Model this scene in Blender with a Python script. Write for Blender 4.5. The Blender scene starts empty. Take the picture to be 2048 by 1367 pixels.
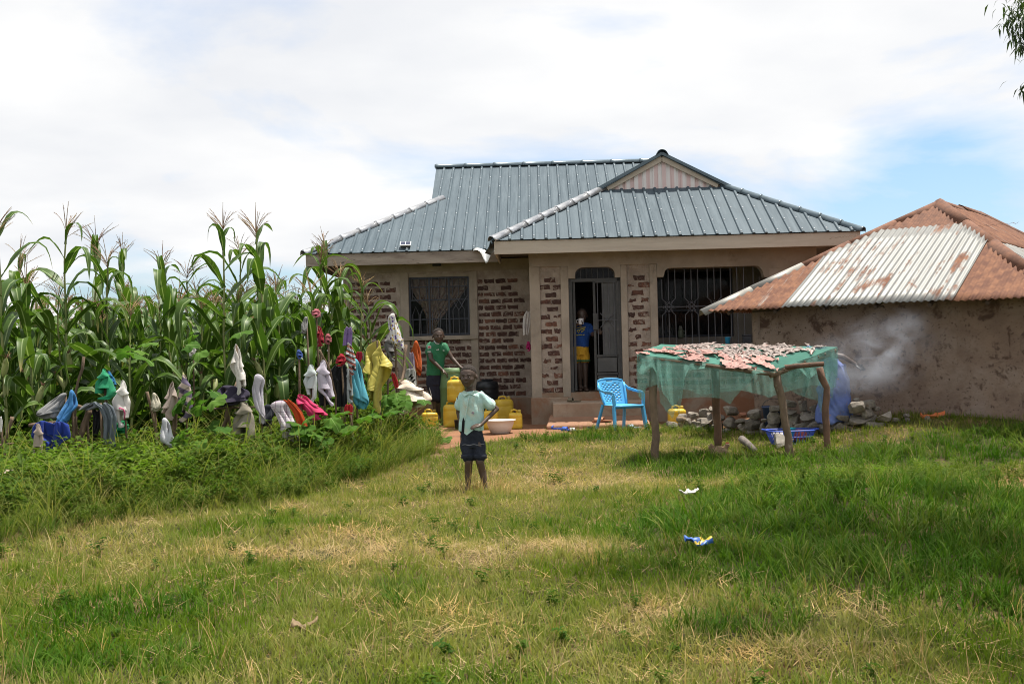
import bpy, bmesh, math, random
import numpy as np
from mathutils import Vector, Matrix, Euler, noise as mnoise
random.seed(7)
sc = bpy.context.scene
col = sc.collection
R = math.radians

# ------------------------------------------------------------------ camera, sky, sun, exposure
FPX = 2276.0                      # focal length in pixels of the 2048 px wide photograph
CAMZ = 1.42
cam_d = bpy.data.cameras.new('camera')
cam_d.sensor_width = 36.0
cam_d.lens = 36.0 * FPX / 2048.0
cam_d.clip_start = 0.05
cam_d.clip_end = 3000
cam = bpy.data.objects.new('camera', cam_d)
col.objects.link(cam)
CAMM = (Matrix.Translation((0, 0, CAMZ)) @ Matrix.Rotation(R(90) + 13.5 / FPX, 4, 'X')
        @ Matrix.Rotation(-0.024, 4, 'Z'))
cam.matrix_world = CAMM
sc.camera = cam

SUN_EL, SUN_AZ = R(74), R(62)      # azimuth measured from +Y (away from camera) towards +X
sun_dir = Vector((math.sin(SUN_AZ) * math.cos(SUN_EL), math.cos(SUN_AZ) * math.cos(SUN_EL), math.sin(SUN_EL)))
sun_d = bpy.data.lights.new('sun', 'SUN')
sun_d.energy = 4.3
sun_d.angle = R(0.6)
sun_d.color = (1.0, 0.95, 0.86)
sun = bpy.data.objects.new('sun', sun_d)
sun.rotation_euler = sun_dir.to_track_quat('Z', 'Y').to_euler()
sun.location = (8, 10, 20)
col.objects.link(sun)

world = bpy.data.worlds.new('World')
sc.world = world
world.use_nodes = True
wt = world.node_tree
wt.nodes.clear()
def wn(t, **kw):
    n = wt.nodes.new(t)
    for k, v in kw.items():
        setattr(n, k, v)
    return n
def wl(a, b): wt.links.new(a, b)
w_out = wn('ShaderNodeOutputWorld')
w_bg = wn('ShaderNodeBackground')
w_bg.inputs['Strength'].default_value = 0.1
w_sky = wn('ShaderNodeTexSky', sky_type='NISHITA')
w_sky.sun_disc = False
w_sky.sun_elevation = SUN_EL
w_sky.sun_rotation = SUN_AZ
w_sky.air_density = 1.0
w_sky.dust_density = 1.2
w_sky.ozone_density = 1.5
tc = wn('ShaderNodeTexCoord')
sep = wn('ShaderNodeSeparateXYZ')
wl(tc.outputs['Generated'], sep.inputs[0])
def wmath(op, a, b=None, clamp=False):
    n = wn('ShaderNodeMath', operation=op)
    n.use_clamp = clamp
    for i, v in enumerate((a, b)):
        if v is None: continue
        if isinstance(v, (int, float)): n.inputs[i].default_value = v
        else: wl(v, n.inputs[i])
    return n.outputs[0]
zz = wmath('ADD', wmath('ABSOLUTE', sep.outputs[2]), 0.16)
cmb = wn('ShaderNodeCombineXYZ')
wl(wmath('DIVIDE', sep.outputs[0], zz), cmb.inputs[0])
wl(wmath('DIVIDE', sep.outputs[1], zz), cmb.inputs[1])
cmb.inputs[2].default_value = 3.1
wnz = wn('ShaderNodeTexNoise')
wnz.inputs['Scale'].default_value = 0.85
wnz.inputs['Detail'].default_value = 9
wnz.inputs['Roughness'].default_value = 0.55
wnz.inputs['Distortion'].default_value = 0.35
wl(cmb.outputs[0], wnz.inputs['Vector'])
def gap(px, py, width, amp):
    v = CAMM.to_3x3() @ Vector(((px - 1024) / FPX, (683.5 - py) / FPX, -1)); v.normalize()
    d = wn('ShaderNodeVectorMath', operation='DISTANCE')
    wl(tc.outputs['Generated'], d.inputs[0]); d.inputs[1].default_value = v
    m = wn('ShaderNodeMapRange'); m.interpolation_type = 'SMOOTHSTEP'
    m.inputs['From Min'].default_value = 0; m.inputs['From Max'].default_value = width
    m.inputs['To Min'].default_value = amp; m.inputs['To Max'].default_value = 0
    wl(d.outputs['Value'], m.inputs['Value'])
    return m.outputs[0]
cov = wnz.outputs['Fac']
for g in ((1985, 310, .15, .22), (1780, 385, .11, .18), (560, 590, .11, .24), (260, 595, .10, .22), (560, 0, .09, .10), (300, 10, .1, .09), (60, 40, .1, .06)):
    cov = wmath('SUBTRACT', cov, gap(*g))
ramp = wn('ShaderNodeValToRGB')
ramp.color_ramp.elements[0].position = 0.255
ramp.color_ramp.elements[0].color = (0, 0, 0, 1)
ramp.color_ramp.elements[1].position = 0.47
ramp.color_ramp.elements[1].color = (1, 1, 1, 1)
wl(cov, ramp.inputs[0])
wnz2 = wn('ShaderNodeTexNoise')
wnz2.inputs['Scale'].default_value = 1.3
wnz2.inputs['Detail'].default_value = 6
wl(cmb.outputs[0], wnz2.inputs['Vector'])
r2 = wn('ShaderNodeValToRGB')
r2.color_ramp.elements[0].position = 0.35
r2.color_ramp.elements[0].color = (4.8, 4.9, 5.1, 1)
r2.color_ramp.elements[1].position = 0.58
r2.color_ramp.elements[1].color = (5.65, 5.65, 5.65, 1)
wl(wnz2.outputs['Fac'], r2.inputs[0])
mixs = wn('ShaderNodeMix', data_type='RGBA')
wl(ramp.outputs[0], mixs.inputs[0])
hs = wn('ShaderNodeMix', data_type='RGBA', blend_type='ADD')     # thin high haze over the blue
hs.inputs[0].default_value = 1.0
wl(w_sky.outputs[0], hs.inputs[6]); hs.inputs[7].default_value = (.45, .55, .6, 1)
hm = wn('ShaderNodeMix', data_type='RGBA', blend_type='MULTIPLY')
hm.inputs[0].default_value = 1.0
wl(hs.outputs[2], hm.inputs[6]); hm.inputs[7].default_value = (.70, .80, .92, 1)
wl(hm.outputs[2], mixs.inputs[6])
wl(r2.outputs[0], mixs.inputs[7])
wl(mixs.outputs[2], w_bg.inputs[0])
wl(w_bg.outputs[0], w_out.inputs[0])

sc.cycles.filter_width = 1.0
sc.view_settings.view_transform = 'Standard'
sc.view_settings.look = 'None'
sc.view_settings.exposure = 0.85
sc.view_settings.gamma = 1.0
sc.view_settings.use_curve_mapping = False

# ------------------------------------------------------------------ helpers
_inv = CAMM.to_3x3()
def P(px, py, Y):
    """world point at depth Y (metres from the camera plane) seen at photo pixel px,py"""
    d = _inv @ Vector(((px - 1024) / FPX, (683.5 - py) / FPX, -1))
    return Vector((0, 0, CAMZ)) + d * (Y / d.y)
def sstep(a, b, x):
    t = min(1.0, max(0.0, (x - a) / (b - a))); return t * t * (3 - 2 * t)
def gauss(x, y, cx, cy, rx, ry): return math.exp(-((x - cx) / rx) ** 2 - ((y - cy) / ry) ** 2)
def gz(x, y):
    """height of the ground"""
    z = 0.13 * sstep(12, 17.3, y)
    z += 0.36 * sstep(2.9, 5.3, x) * sstep(11.5, 14.5, y) * (1 - sstep(24, 40, y))
    z += 0.26 * gauss(x, y, 2.9, 8.9, 1.2, 1.3) + 0.10 * gauss(x, y, 2.4, 6.6, 1.2, 1.0)
    z += 0.08 * gauss(x, y, -4.2, 10.6, 1.6, 2.2)
    if y < 30:
        n = 0.028 * mnoise.noise(Vector((x * .7, y * .7, 0))) + 0.012 * mnoise.noise(Vector((x * 2.3, y * 2.3, 4)))
        z += n * (1 - sstep(16.5, 18, y))
    return z
def G(px, py):
    """where the sight line through a photo pixel meets the ground"""
    lo, hi = 2.0, 60.0
    for _ in range(40):
        m = (lo + hi) / 2; p = P(px, py, m)
        if p.z > gz(p.x, p.y): lo = m
        else: hi = m
    p = P(px, py, lo); p.z = gz(p.x, p.y); return p
def lerp(a, b, t): return a + (b - a) * t
def interp(tab, x):
    if x <= tab[0][0]: return tab[0][1]
    for (a, va), (b, vb) in zip(tab, tab[1:]):
        if x <= b: return lerp(va, vb, (x - a) / (b - a))
    return tab[-1][1]

ORG = {}
def org(o): return ORG[o.name] if o is not None else Vector((0, 0, 0))
def tag(o, label=None, cat=None, group=None, kind=None):
    if label: o['label'] = label
    if cat: o['category'] = cat
    if group: o['group'] = group
    if kind: o['kind'] = kind
    return o
def thing(name, label, cat, loc, group=None):
    o = bpy.data.objects.new(name, None); o.empty_display_size = .2
    o.location = loc; col.objects.link(o); ORG[o.name] = Vector(loc)
    return tag(o, label, cat, group)
def link(name, me, parent=None, loc=(0, 0, 0), rot=None, scale=None):
    """loc is relative to the parent"""
    o = bpy.data.objects.new(name, me); col.objects.link(o)
    o.parent = parent; o.location = loc
    if rot is not None: o.rotation_euler = rot
    if scale is not None: o.scale = scale
    ORG[o.name] = org(parent) + Vector(loc)
    return o

class MB:
    """collects shapes; build() links them as one mesh object"""
    def __init__(s): s.v = []; s.f = []; s.m = []; s.attr = None
    def add(s, vs, fs, m=0):
        b = len(s.v); s.v += [Vector(v) for v in vs]
        s.f += [tuple(i + b for i in f) for f in fs]; s.m += [m] * len(fs); return s
    def box(s, a, b, m=0, jit=0):
        (x0, y0, z0), (x1, y1, z1) = a, b
        vs = [(x, y, z) for z in (z0, z1) for y in (y0, y1) for x in (x0, x1)]
        if jit: vs = [tuple(c + random.uniform(-jit, jit) for c in v) for v in vs]
        return s.add(vs, [(0, 2, 3, 1), (4, 5, 7, 6), (0, 1, 5, 4), (2, 6, 7, 3), (0, 4, 6, 2), (1, 3, 7, 5)], m)
    def bar(s, p, q, w, d=None, m=0, up=(0, -1, 0)):
        """box beam from p to q, w wide and d deep"""
        p, q = Vector(p), Vector(q); d = d or w
        t = (q - p).normalized(); u = Vector(up); sd = t.cross(u)
        if sd.length < 1e-4: sd = t.cross(Vector((1, 0, 0)))
        sd.normalize(); u = sd.cross(t).normalized()
        vs = []
        for c in (p, q):
            for a, b in ((-1, -1), (1, -1), (1, 1), (-1, 1)): vs.append(c + sd * (a * w / 2) + u * (b * d / 2))
        return s.add(vs, [(0, 1, 2, 3), (7, 6, 5, 4), (0, 4, 5, 1), (1, 5, 6, 2), (2, 6, 7, 3), (3, 7, 4, 0)], m)
    def tube(s, pts, rad, n=6, m=0, cap=True, flat=1.0):
        pts = [Vector(p) for p in pts]
        if isinstance(rad, (int, float)): rad = [rad] * len(pts)
        base = len(s.v); N = len(pts); ref = Vector((0.31, 0.87, 0.37))
        for i, p in enumerate(pts):
            t = (pts[min(i + 1, N - 1)] - pts[max(i - 1, 0)]).normalized()
            a = t.cross(ref)
            if a.length < 1e-3: a = t.cross(Vector((1, 0, 0)))
            a.normalize(); b = t.cross(a)
            for k in range(n):
                an = 2 * math.pi * k / n
                s.v.append(p + a * (math.cos(an) * rad[i]) + b * (math.sin(an) * rad[i] * flat))
        for i in range(N - 1):
            for k in range(n):
                k2 = (k + 1) % n
                s.f.append((base + i * n + k, base + i * n + k2, base + (i + 1) * n + k2, base + (i + 1) * n + k)); s.m.append(m)
        if cap:
            s.f.append(tuple(base + k for k in reversed(range(n)))); s.m.append(m)
            s.f.append(tuple(base + (N - 1) * n + k for k in range(n))); s.m.append(m)
        return s
    def lathe(s, prof, n=16, c=(0, 0, 0), m=0, sx=1, sy=1, power=2.0, capb=True, capt=True):
        """prof: (radius, z) upwards; power > 2 gives rounded squares"""
        base = len(s.v); c = Vector(c)
        for r, z in prof:
            for k in range(n):
                an = 2 * math.pi * (k + .5) / n; ca, sa = math.cos(an), math.sin(an)
                q = (abs(ca) ** power + abs(sa) ** power) ** (-1 / power)
                s.v.append(c + Vector((ca * q * r * sx, sa * q * r * sy, z)))
        for i in range(len(prof) - 1):
            for k in range(n):
                k2 = (k + 1) % n
                s.f.append((base + i * n + k, base + i * n + k2, base + (i + 1) * n + k2, base + (i + 1) * n + k)); s.m.append(m)
        if capb: s.f.append(tuple(base + k for k in reversed(range(n)))); s.m.append(m)
        if capt: s.f.append(tuple(base + (len(prof) - 1) * n + k for k in range(n))); s.m.append(m)
        return s
    def prism(s, poly, y0, y1, m=0):
        """polygon of (x, z) extruded from y0 to y1"""
        n = len(poly)
        vs = [(x, y0, z) for x, z in poly] + [(x, y1, z) for x, z in poly]
        fs = [tuple(range(n)), tuple(reversed(range(n, 2 * n)))]
        fs += [(i, i + n, (i + 1) % n + n, (i + 1) % n) for i in range(n)]
        return s.add(vs, fs, m)
    def grid(s, fn, nu, nv, m=0):
        b = len(s.v)
        for j in range(nv + 1):
            for i in range(nu + 1): s.v.append(Vector(fn(i / nu, j / nv)))
        for j in range(nv):
            for i in range(nu):
                a = b + j * (nu + 1) + i
                s.f.append((a, a + 1, a + nu + 2, a + nu + 1)); s.m.append(m)
        return s
    def ell(s, c, r, nu=12, nv=8, m=0, rot=None):
        c = Vector(c); b = len(s.v)
        for j in range(1, nv):
            th = math.pi * j / nv
            for i in range(nu):
                ph = 2 * math.pi * i / nu
                v = Vector((r[0] * math.sin(th) * math.cos(ph), r[1] * math.sin(th) * math.sin(ph), r[2] * math.cos(th)))
                if rot: v = rot @ v
                s.v.append(c + v)
        up = Vector((0, 0, r[2])); dn = -up
        if rot: up = rot @ up; dn = rot @ dn
        s.v += [c + up, c + dn]; t = b + (nv - 1) * nu
        for j in range(nv - 2):
            for i in range(nu):
                i2 = (i + 1) % nu
                s.f.append((b + j * nu + i, b + (j + 1) * nu + i, b + (j + 1) * nu + i2, b + j * nu + i2)); s.m.append(m)
        for i in range(nu):
            i2 = (i + 1) % nu
            s.f.append((t, b + i, b + i2)); s.m.append(m)
            s.f.append((t + 1, b + (nv - 2) * nu + i2, b + (nv - 2) * nu + i)); s.m.append(m)
        return s
    def mesh(s, name, mats, origin=(0, 0, 0), smooth=False, fix=False):
        og = Vector(origin); me = bpy.data.meshes.new(name)
        me.from_pydata([tuple(v - og) for v in s.v], [], s.f)
        for m in (mats if isinstance(mats, (list, tuple)) else [mats]): me.materials.append(m)
        me.polygons.foreach_set('material_index', s.m)
        if smooth: me.polygons.foreach_set('use_smooth', [True] * len(s.f))
        if s.attr:
            for k, vals in s.attr.items():
                a = me.attributes.new(k, 'FLOAT', 'POINT'); a.data.foreach_set('value', vals)
        if fix:
            bm = bmesh.new(); bm.from_mesh(me); bmesh.ops.recalc_face_normals(bm, faces=bm.faces); bm.to_mesh(me); bm.free()
        me.update(); return me
    def build(s, name, mats, parent=None, origin=None, smooth=False, fix=True):
        """vertices are in world design space; with no parent the origin is the bottom centre"""
        if parent is not None: og = org(parent)
        elif origin is not None: og = Vector(origin)
        else:
            xs = [v.x for v in s.v]; ys = [v.y for v in s.v]; zs = [v.z for v in s.v]
            og = Vector(((min(xs) + max(xs)) / 2, (min(ys) + max(ys)) / 2, min(zs)))
        me = s.mesh(name, mats, og, smooth, fix)
        o = link(name, me, parent, (0, 0, 0) if parent is not None else og)
        return o

def solidify(o, t, off=0):
    md = o.modifiers.new('thickness', 'SOLIDIFY'); md.thickness = t; md.offset = off; return o
def bevel(o, w, seg=2):
    md = o.modifiers.new('edges', 'BEVEL'); md.width = w; md.segments = seg; md.limit_method = 'ANGLE'; return o
def subsurf(o, n=1):
    md = o.modifiers.new('smooth', 'SUBSURF'); md.levels = n; md.render_levels = n; return o

# ------------------------------------------------------------------ materials
def newmat(name):
    m = bpy.data.materials.new(name); m.use_nodes = True
    nt = m.node_tree; nt.nodes.clear()
    out = nt.nodes.new('ShaderNodeOutputMaterial')
    return m, nt, out
def N(nt, t, **kw):
    n = nt.nodes.new(t)
    for k, v in kw.items(): setattr(n, k, v)
    return n
def mixc(nt, fac, a, b, blend='MIX'):
    n = N(nt, 'ShaderNodeMix', data_type='RGBA', blend_type=blend)
    for i, v in ((0, fac), (6, a), (7, b)):
        if isinstance(v, (int, float)): n.inputs[i].default_value = v
        elif isinstance(v, tuple): n.inputs[i].default_value = v if len(v) == 4 else v + (1,)
        else: nt.links.new(v, n.inputs[i])
    return n.outputs[2]
def mathn(nt, op, a, b=None, clamp=False):
    n = N(nt, 'ShaderNodeMath', operation=op); n.use_clamp = clamp
    for i, v in ((0, a), (1, b)):
        if v is None: continue
        if isinstance(v, (int, float)): n.inputs[i].default_value = v
        else: nt.links.new(v, n.inputs[i])
    return n.outputs[0]
def rampn(nt, fac, p0, p1):
    n = N(nt, 'ShaderNodeMapRange'); n.interpolation_type = 'SMOOTHSTEP'
    n.inputs['From Min'].default_value = p0; n.inputs['From Max'].default_value = p1
    nt.links.new(fac, n.inputs['Value']); return n.outputs[0]
def objvec(nt, stretch=(1, 1, 1), rnd=True):
    t = N(nt, 'ShaderNodeTexCoord'); mp = N(nt, 'ShaderNodeMapping')
    mp.inputs['Scale'].default_value = stretch
    if rnd:
        oi = N(nt, 'ShaderNodeObjectInfo'); ml = N(nt, 'ShaderNodeVectorMath', operation='MULTIPLY_ADD')
        nt.links.new(oi.outputs['Random'], ml.inputs[0]); ml.inputs[1].default_value = (37, 53, 71)
        nt.links.new(t.outputs['Object'], ml.inputs[2]); nt.links.new(ml.outputs[0], mp.inputs['Vector'])
    else: nt.links.new(t.outputs['Object'], mp.inputs['Vector'])
    return mp.outputs[0]
def noisen(nt, vec, scale, detail=5, rough=.55, dist=0):
    n = N(nt, 'ShaderNodeTexNoise'); n.inputs['Scale'].default_value = scale
    n.inputs['Detail'].default_value = detail; n.inputs['Roughness'].default_value = rough
    n.inputs['Distortion'].default_value = dist
    nt.links.new(vec, n.inputs['Vector']); return n.outputs['Fac']
def c3(*c): return tuple(c)
def simple(name, c1, c2=None, scale=6, rough=.8, bump=0, bscale=None, metal=0, rnd=0.0, spots=None, stretch=(1, 1, 1), spec=.4, sheen=0, p=(.35, .65), trans=0):
    """two-tone procedural surface; spots = (colour, scale, lo, hi) patches of wear or dirt; rnd = per-object brightness change"""
    m, nt, out = newmat(name)
    b = N(nt, 'ShaderNodeBsdfPrincipled')
    vec = objvec(nt, stretch)
    c2 = c2 or tuple(x * .75 for x in c1)
    f = rampn(nt, noisen(nt, vec, scale, 6, .6), p[0], p[1])
    c = mixc(nt, f, c1, c2)
    if spots:
        for sc_, ss, lo, hi in (spots if isinstance(spots, list) else [spots]):
            c = mixc(nt, rampn(nt, noisen(nt, vec, ss, 8, .65, .4), lo, hi), c, sc_)
    if rnd:
        oi = N(nt, 'ShaderNodeObjectInfo')
        k = mathn(nt, 'MULTIPLY_ADD', oi.outputs['Random'], rnd * 2); k.node.inputs[2].default_value = 1 - rnd
        hv = N(nt, 'ShaderNodeHueSaturation'); nt.links.new(k, hv.inputs['Value']); nt.links.new(c, hv.inputs['Color']); c = hv.outputs[0]
    nt.links.new(c, b.inputs['Base Color'])
    b.inputs['Roughness'].default_value = rough; b.inputs['Metallic'].default_value = metal
    b.inputs['Specular IOR Level'].default_value = spec
    if sheen: b.inputs['Sheen Weight'].default_value = sheen
    if bump:
        bn = N(nt, 'ShaderNodeBump'); bn.inputs['Strength'].default_value = bump; bn.inputs['Distance'].default_value = .02
        nt.links.new(noisen(nt, vec, bscale or scale * 4, 6, .6), bn.inputs['Height']); nt.links.new(bn.outputs[0], b.inputs['Normal'])
    if trans:
        t = N(nt, 'ShaderNodeBsdfTranslucent'); nt.links.new(c, t.inputs[0])
        mx = N(nt, 'ShaderNodeMixShader'); mx.inputs[0].default_value = trans
        nt.links.new(b.outputs[0], mx.inputs[1]); nt.links.new(t.outputs[0], mx.inputs[2]); nt.links.new(mx.outputs[0], out.inputs[0])
    else: nt.links.new(b.outputs[0], out.inputs[0])
    return m
def leafmat(name, g1, g2, dry, rib=None, rough=.45, trans=.35, inst=True, spec=.35):
    """foliage; attribute 'dry' of the instancer turns it to straw; 'u' is the distance from the midrib"""
    m, nt, out = newmat(name)
    oi = N(nt, 'ShaderNodeObjectInfo')
    c = mixc(nt, oi.outputs['Random'], g1, g2)
    g = N(nt, 'ShaderNodeNewGeometry'); 
    c = mixc(nt, rampn(nt, noisen(nt, g.outputs['Position'], 1.1, 3), .4, .65), c, tuple(x * k for x, k in zip(g1, (1.35, 1.2, .9))))
    if inst:
        a = N(nt, 'ShaderNodeAttribute', attribute_type='INSTANCER', attribute_name='dry')
        c = mixc(nt, a.outputs['Fac'], c, dry)
    if rib:
        a = N(nt, 'ShaderNodeAttribute', attribute_type='GEOMETRY', attribute_name='u')
        c = mixc(nt, rampn(nt, a.outputs['Fac'], .16, .03), c, rib)
        tp = N(nt, 'ShaderNodeAttribute', attribute_type='GEOMETRY', attribute_name='t')
        c = mixc(nt, mathn(nt, 'MULTIPLY', rampn(nt, tp.outputs['Fac'], .8, 1.0), rampn(nt, oi.outputs['Random'], .5, .9)), c, dry)
    b = N(nt, 'ShaderNodeBsdfPrincipled'); nt.links.new(c, b.inputs['Base Color'])
    b.inputs['Roughness'].default_value = rough; b.inputs['Specular IOR Level'].default_value = spec
    t = N(nt, 'ShaderNodeBsdfTranslucent')
    nt.links.new(mixc(nt, 1.0, c, (1.45, 1.6, .75), 'MULTIPLY'), t.inputs[0])     # light passing through a leaf turns yellower
    mx = N(nt, 'ShaderNodeMixShader'); mx.inputs[0].default_value = trans
    nt.links.new(b.outputs[0], mx.inputs[1]); nt.links.new(t.outputs[0], mx.inputs[2]); nt.links.new(mx.outputs[0], out.inputs[0])
    return m

def emit_count(): return len(bpy.data.objects)
# ------------------------------------------------------------------ ground
def yard_edge(x):
    """depth where the lawn ends and the bare red yard of the house begins"""
    return interp([(-3, 14.6), (-1.3, 14.9), (-.7, 15.7), (.1, 16.5), (1.0, 16.9), (1.6, 17.3), (2.3, 17.6), (3, 17.2), (4.5, 15.6), (6, 14.6), (9, 13.4)], x)
def bank_edge(x_or_y):
    """x of the front edge of the weed bank at a given depth y"""
    return interp([(6, -5.0), (8.3, -4.15), (8.9, -3.75), (10, -2.95), (11.1, -2.2), (13, -1.65), (15, -1.2), (16.2, -1.15), (17.5, -1.9)], x_or_y)
mg, nt, out = newmat('ground_soil_and_straw')
gp = N(nt, 'ShaderNodeNewGeometry').outputs['Position']
b = N(nt, 'ShaderNodeBsdfPrincipled'); b.inputs['Roughness'].default_value = .95; b.inputs['Specular IOR Level'].default_value = .1
lawn = mixc(nt, rampn(nt, noisen(nt, gp, .9, 6, .6), .42, .6), (.05, .055, .018), (.15, .11, .05))  # dark tones also put the shade between grass clumps into the ground colour
lawn = mixc(nt, rampn(nt, noisen(nt, gp, 14, 5, .6), .45, .7), lawn, (.05, .036, .02))
soil = mixc(nt, rampn(nt, noisen(nt, gp, 3.0, 8, .65), .35, .7), (.27, .135, .075), (.19, .10, .06))
soil = mixc(nt, rampn(nt, noisen(nt, gp, 26, 6, .7), .55, .75), soil, (.33, .2, .13))
at = N(nt, 'ShaderNodeAttribute', attribute_type='GEOMETRY', attribute_name='bare')
bare = rampn(nt, mathn(nt, 'ADD', at.outputs['Fac'], mathn(nt, 'MULTIPLY', mathn(nt, 'SUBTRACT', noisen(nt, gp, 4, 6), .5), .9)), .35, .65)
nt.links.new(mixc(nt, bare, lawn, soil), b.inputs['Base Color'])
bn = N(nt, 'ShaderNodeBump'); bn.inputs['Strength'].default_value = .7; bn.inputs['Distance'].default_value = .03
nt.links.new(noisen(nt, gp, 22, 8, .7), bn.inputs['Height']); nt.links.new(bn.outputs[0], b.inputs['Normal'])
nt.links.new(b.outputs[0], out.inputs[0])
def axis(lo, hi, step, far):
    a = list(np.arange(lo, hi + 1e-6, step)); s = step; l = lo; h = hi; L = []; H = []
    while h < far: s *= 1.6; h += s; H.append(h); 
    s = step
    while l > -far: s *= 1.6; l -= s; L.append(l)
    return L[::-1] + a + H
def bareness(x, y):
    v = sstep(-.35, .35, y - yard_edge(x)) if x > bank_edge(y) - .2 else 0
    v = max(v, .55 * gauss(x, y, 1.05, 4.85, .55, .28), .75 * gauss(x, y, 5.3, 11.2, 1.5, .7), .5 * gauss(x, y, 5.1, 9.6, .9, .5))
    v = max(v, .42 * gauss(x - bank_edge(y) - .3, 0, 0, 0, .28, 1) * sstep(9.5, 11, y) * (1 - sstep(15, 16.5, y)))
    return v
xs = axis(-9, 9, .16, 900); ys = axis(1.5, 24, .16, 900)
mb = MB()
for y in ys:
    for x in xs: mb.v.append(Vector((x, y, gz(x, y) if abs(x) < 40 and -20 < y < 60 else gz(max(-40, min(40, x)), 60))))
nx = len(xs)
for j in range(len(ys) - 1):
    for i in range(nx - 1):
        a = j * nx + i; mb.f.append((a, a + 1, a + nx + 1, a + nx)); mb.m.append(0)
mb.attr = {'bare': [bareness(v.x, v.y) if abs(v.x) < 12 and v.y < 26 else 0 for v in mb.v]}
tag(mb.build('ground', mg, origin=(0, 0, 0), smooth=True, fix=False), kind='structure')

# ------------------------------------------------------------------ block house with blue-grey metal roof
WY, MY = 19.3, 21.4            # depth of the porch front and of the main front
MX0, MX1 = -3.2, 5.0           # main block
WX0, WX1 = .32, 5.17           # porch wing
ZE = 3.24                      # eaves
FLOOR = .66
TANR = math.tan(R(28.3))
house = thing('brick_house', 'brick and cement house with blue-grey metal sheet roof and steel grille door', 'house', (1.0, 19.3, .02))
house.rotation_euler.z = R(-1.4)
m_plaster = simple('cement_plaster', (.40, .335, .265), (.31, .26, .205), 2.2, .92, .35, 18, spots=[((.2, .165, .13), 3.5, .56, .78), ((.47, .41, .34), 6, .6, .8)])
m_mortar = simple('rough_mortar', (.42, .35, .29), (.30, .245, .2), 5, .95, .9, 22, spots=[((.16, .12, .095), 9, .58, .76)])
m_plinth = simple('stained_cement_plinth', (.36, .29, .22), (.27, .19, .13), 1.6, .92, .3, 16, spots=[((.27, .135, .075), 1.3, .45, .62), ((.14, .1, .08), 4, .62, .78)])
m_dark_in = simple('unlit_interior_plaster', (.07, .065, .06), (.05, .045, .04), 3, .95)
m_wood = simple('painted_fascia_timber', (.50, .43, .345), (.43, .365, .29), 2, .8, .15, 30, stretch=(.4, 1, 4), spots=((.2, .15, .1), 7, .66, .74))
m_steel = simple('dark_grey_steel', (.065, .063, .06), (.045, .044, .043), 5, .5, .05, spots=((.16, .13, .11), 8, .6, .75))
m_steel_b = simple('dark_blue_steel', (.03, .035, .05), (.045, .05, .065), 5, .5)
m_panel = simple('steel_sheet_panel', (.10, .098, .095), (.07, .069, .068), 3, .45, spots=((.18, .16, .14), 5, .6, .8))
# glass
m_glass, nt, out = newmat('window_glass')
b = N(nt, 'ShaderNodeBsdfPrincipled'); b.inputs['Base Color'].default_value = (.01, .013, .018, 1); b.inputs['Roughness'].default_value = .08
b.inputs['Specular IOR Level'].default_value = .35
tr = N(nt, 'ShaderNodeBsdfTransparent'); mx = N(nt, 'ShaderNodeMixShader'); mx.inputs[0].default_value = .2
nt.links.new(tr.outputs[0], mx.inputs[1]); nt.links.new(b.outputs[0], mx.inputs[2]); nt.links.new(mx.outputs[0], out.inputs[0])
# brick
m_brick, nt, out = newmat('burnt_brick')
b = N(nt, 'ShaderNodeBsdfPrincipled'); b.inputs['Roughness'].default_value = .95; b.inputs['Specular IOR Level'].default_value = .15
oi = N(nt, 'ShaderNodeObjectInfo'); vec = objvec(nt)
cr = N(nt, 'ShaderNodeValToRGB'); e = cr.color_ramp.elements
e[0].position = 0; e[0].color = (.075, .045, .038, 1); e[1].position = 1; e[1].color = (.24, .115, .078, 1)
e.new(.45).color = (.12, .062, .05, 1); e.new(.75).color = (.17, .085, .06, 1)
nt.links.new(oi.outputs['Random'], cr.inputs[0])
c = mixc(nt, rampn(nt, noisen(nt, vec, 9, 6, .7), .35, .7), cr.outputs[0], (.06, .035, .03))
c = mixc(nt, rampn(nt, noisen(nt, vec, 13, 8, .7, .5), .53, .66), c, (.36, .29, .235))
nt.links.new(c, b.inputs['Base Color'])
bn = N(nt, 'ShaderNodeBump'); bn.inputs['Strength'].default_value = .8; bn.inputs['Distance'].default_value = .02
nt.links.new(noisen(nt, vec, 40, 6, .7), bn.inputs['Height']); nt.links.new(bn.outputs[0], b.inputs['Normal']); nt.links.new(b.outputs[0], out.inputs[0])

def brick_mesh(k, w=.195, h=.078, rag=.009):
    """face outline with ragged edge, 3 cm deep, facing -Y"""
    rnd = random.Random(k); pts = []
    for a, b_, n in (((-w / 2, -h / 2), (w / 2, -h / 2), 5), ((w / 2, -h / 2), (w / 2, h / 2), 2), ((w / 2, h / 2), (-w / 2, h / 2), 5), ((-w / 2, h / 2), (-w / 2, -h / 2), 2)):
        for i in range(n):
            t = i / n; pts.append((lerp(a[0], b_[0], t) + rnd.uniform(-rag, rag), lerp(a[1], b_[1], t) + rnd.uniform(-rag, rag)))
    n = len(pts); mb = MB()
    tilt = rnd.uniform(-.004, .004)
    vs = [(x, .02, z) for x, z in pts] + [(x, -.002, z) for x, z in pts] + [(x * .93, -.007 + tilt * x / w * 2, z * .86) for x, z in pts]
    fs = [(i, (i + 1) % n, (i + 1) % n + n, i + n) for i in range(n)] + [(i + n, (i + 1) % n + n, (i + 1) % n + 2 * n, i + 2 * n) for i in range(n)]
    fs.append(tuple(range(2 * n, 3 * n)))
    mb.add(vs, fs); return mb.mesh('brick', m_brick, fix=True)
BR = [brick_mesh(i) for i in range(9)]; BRH = [brick_mesh(50 + i, .095) for i in range(4)]
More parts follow.
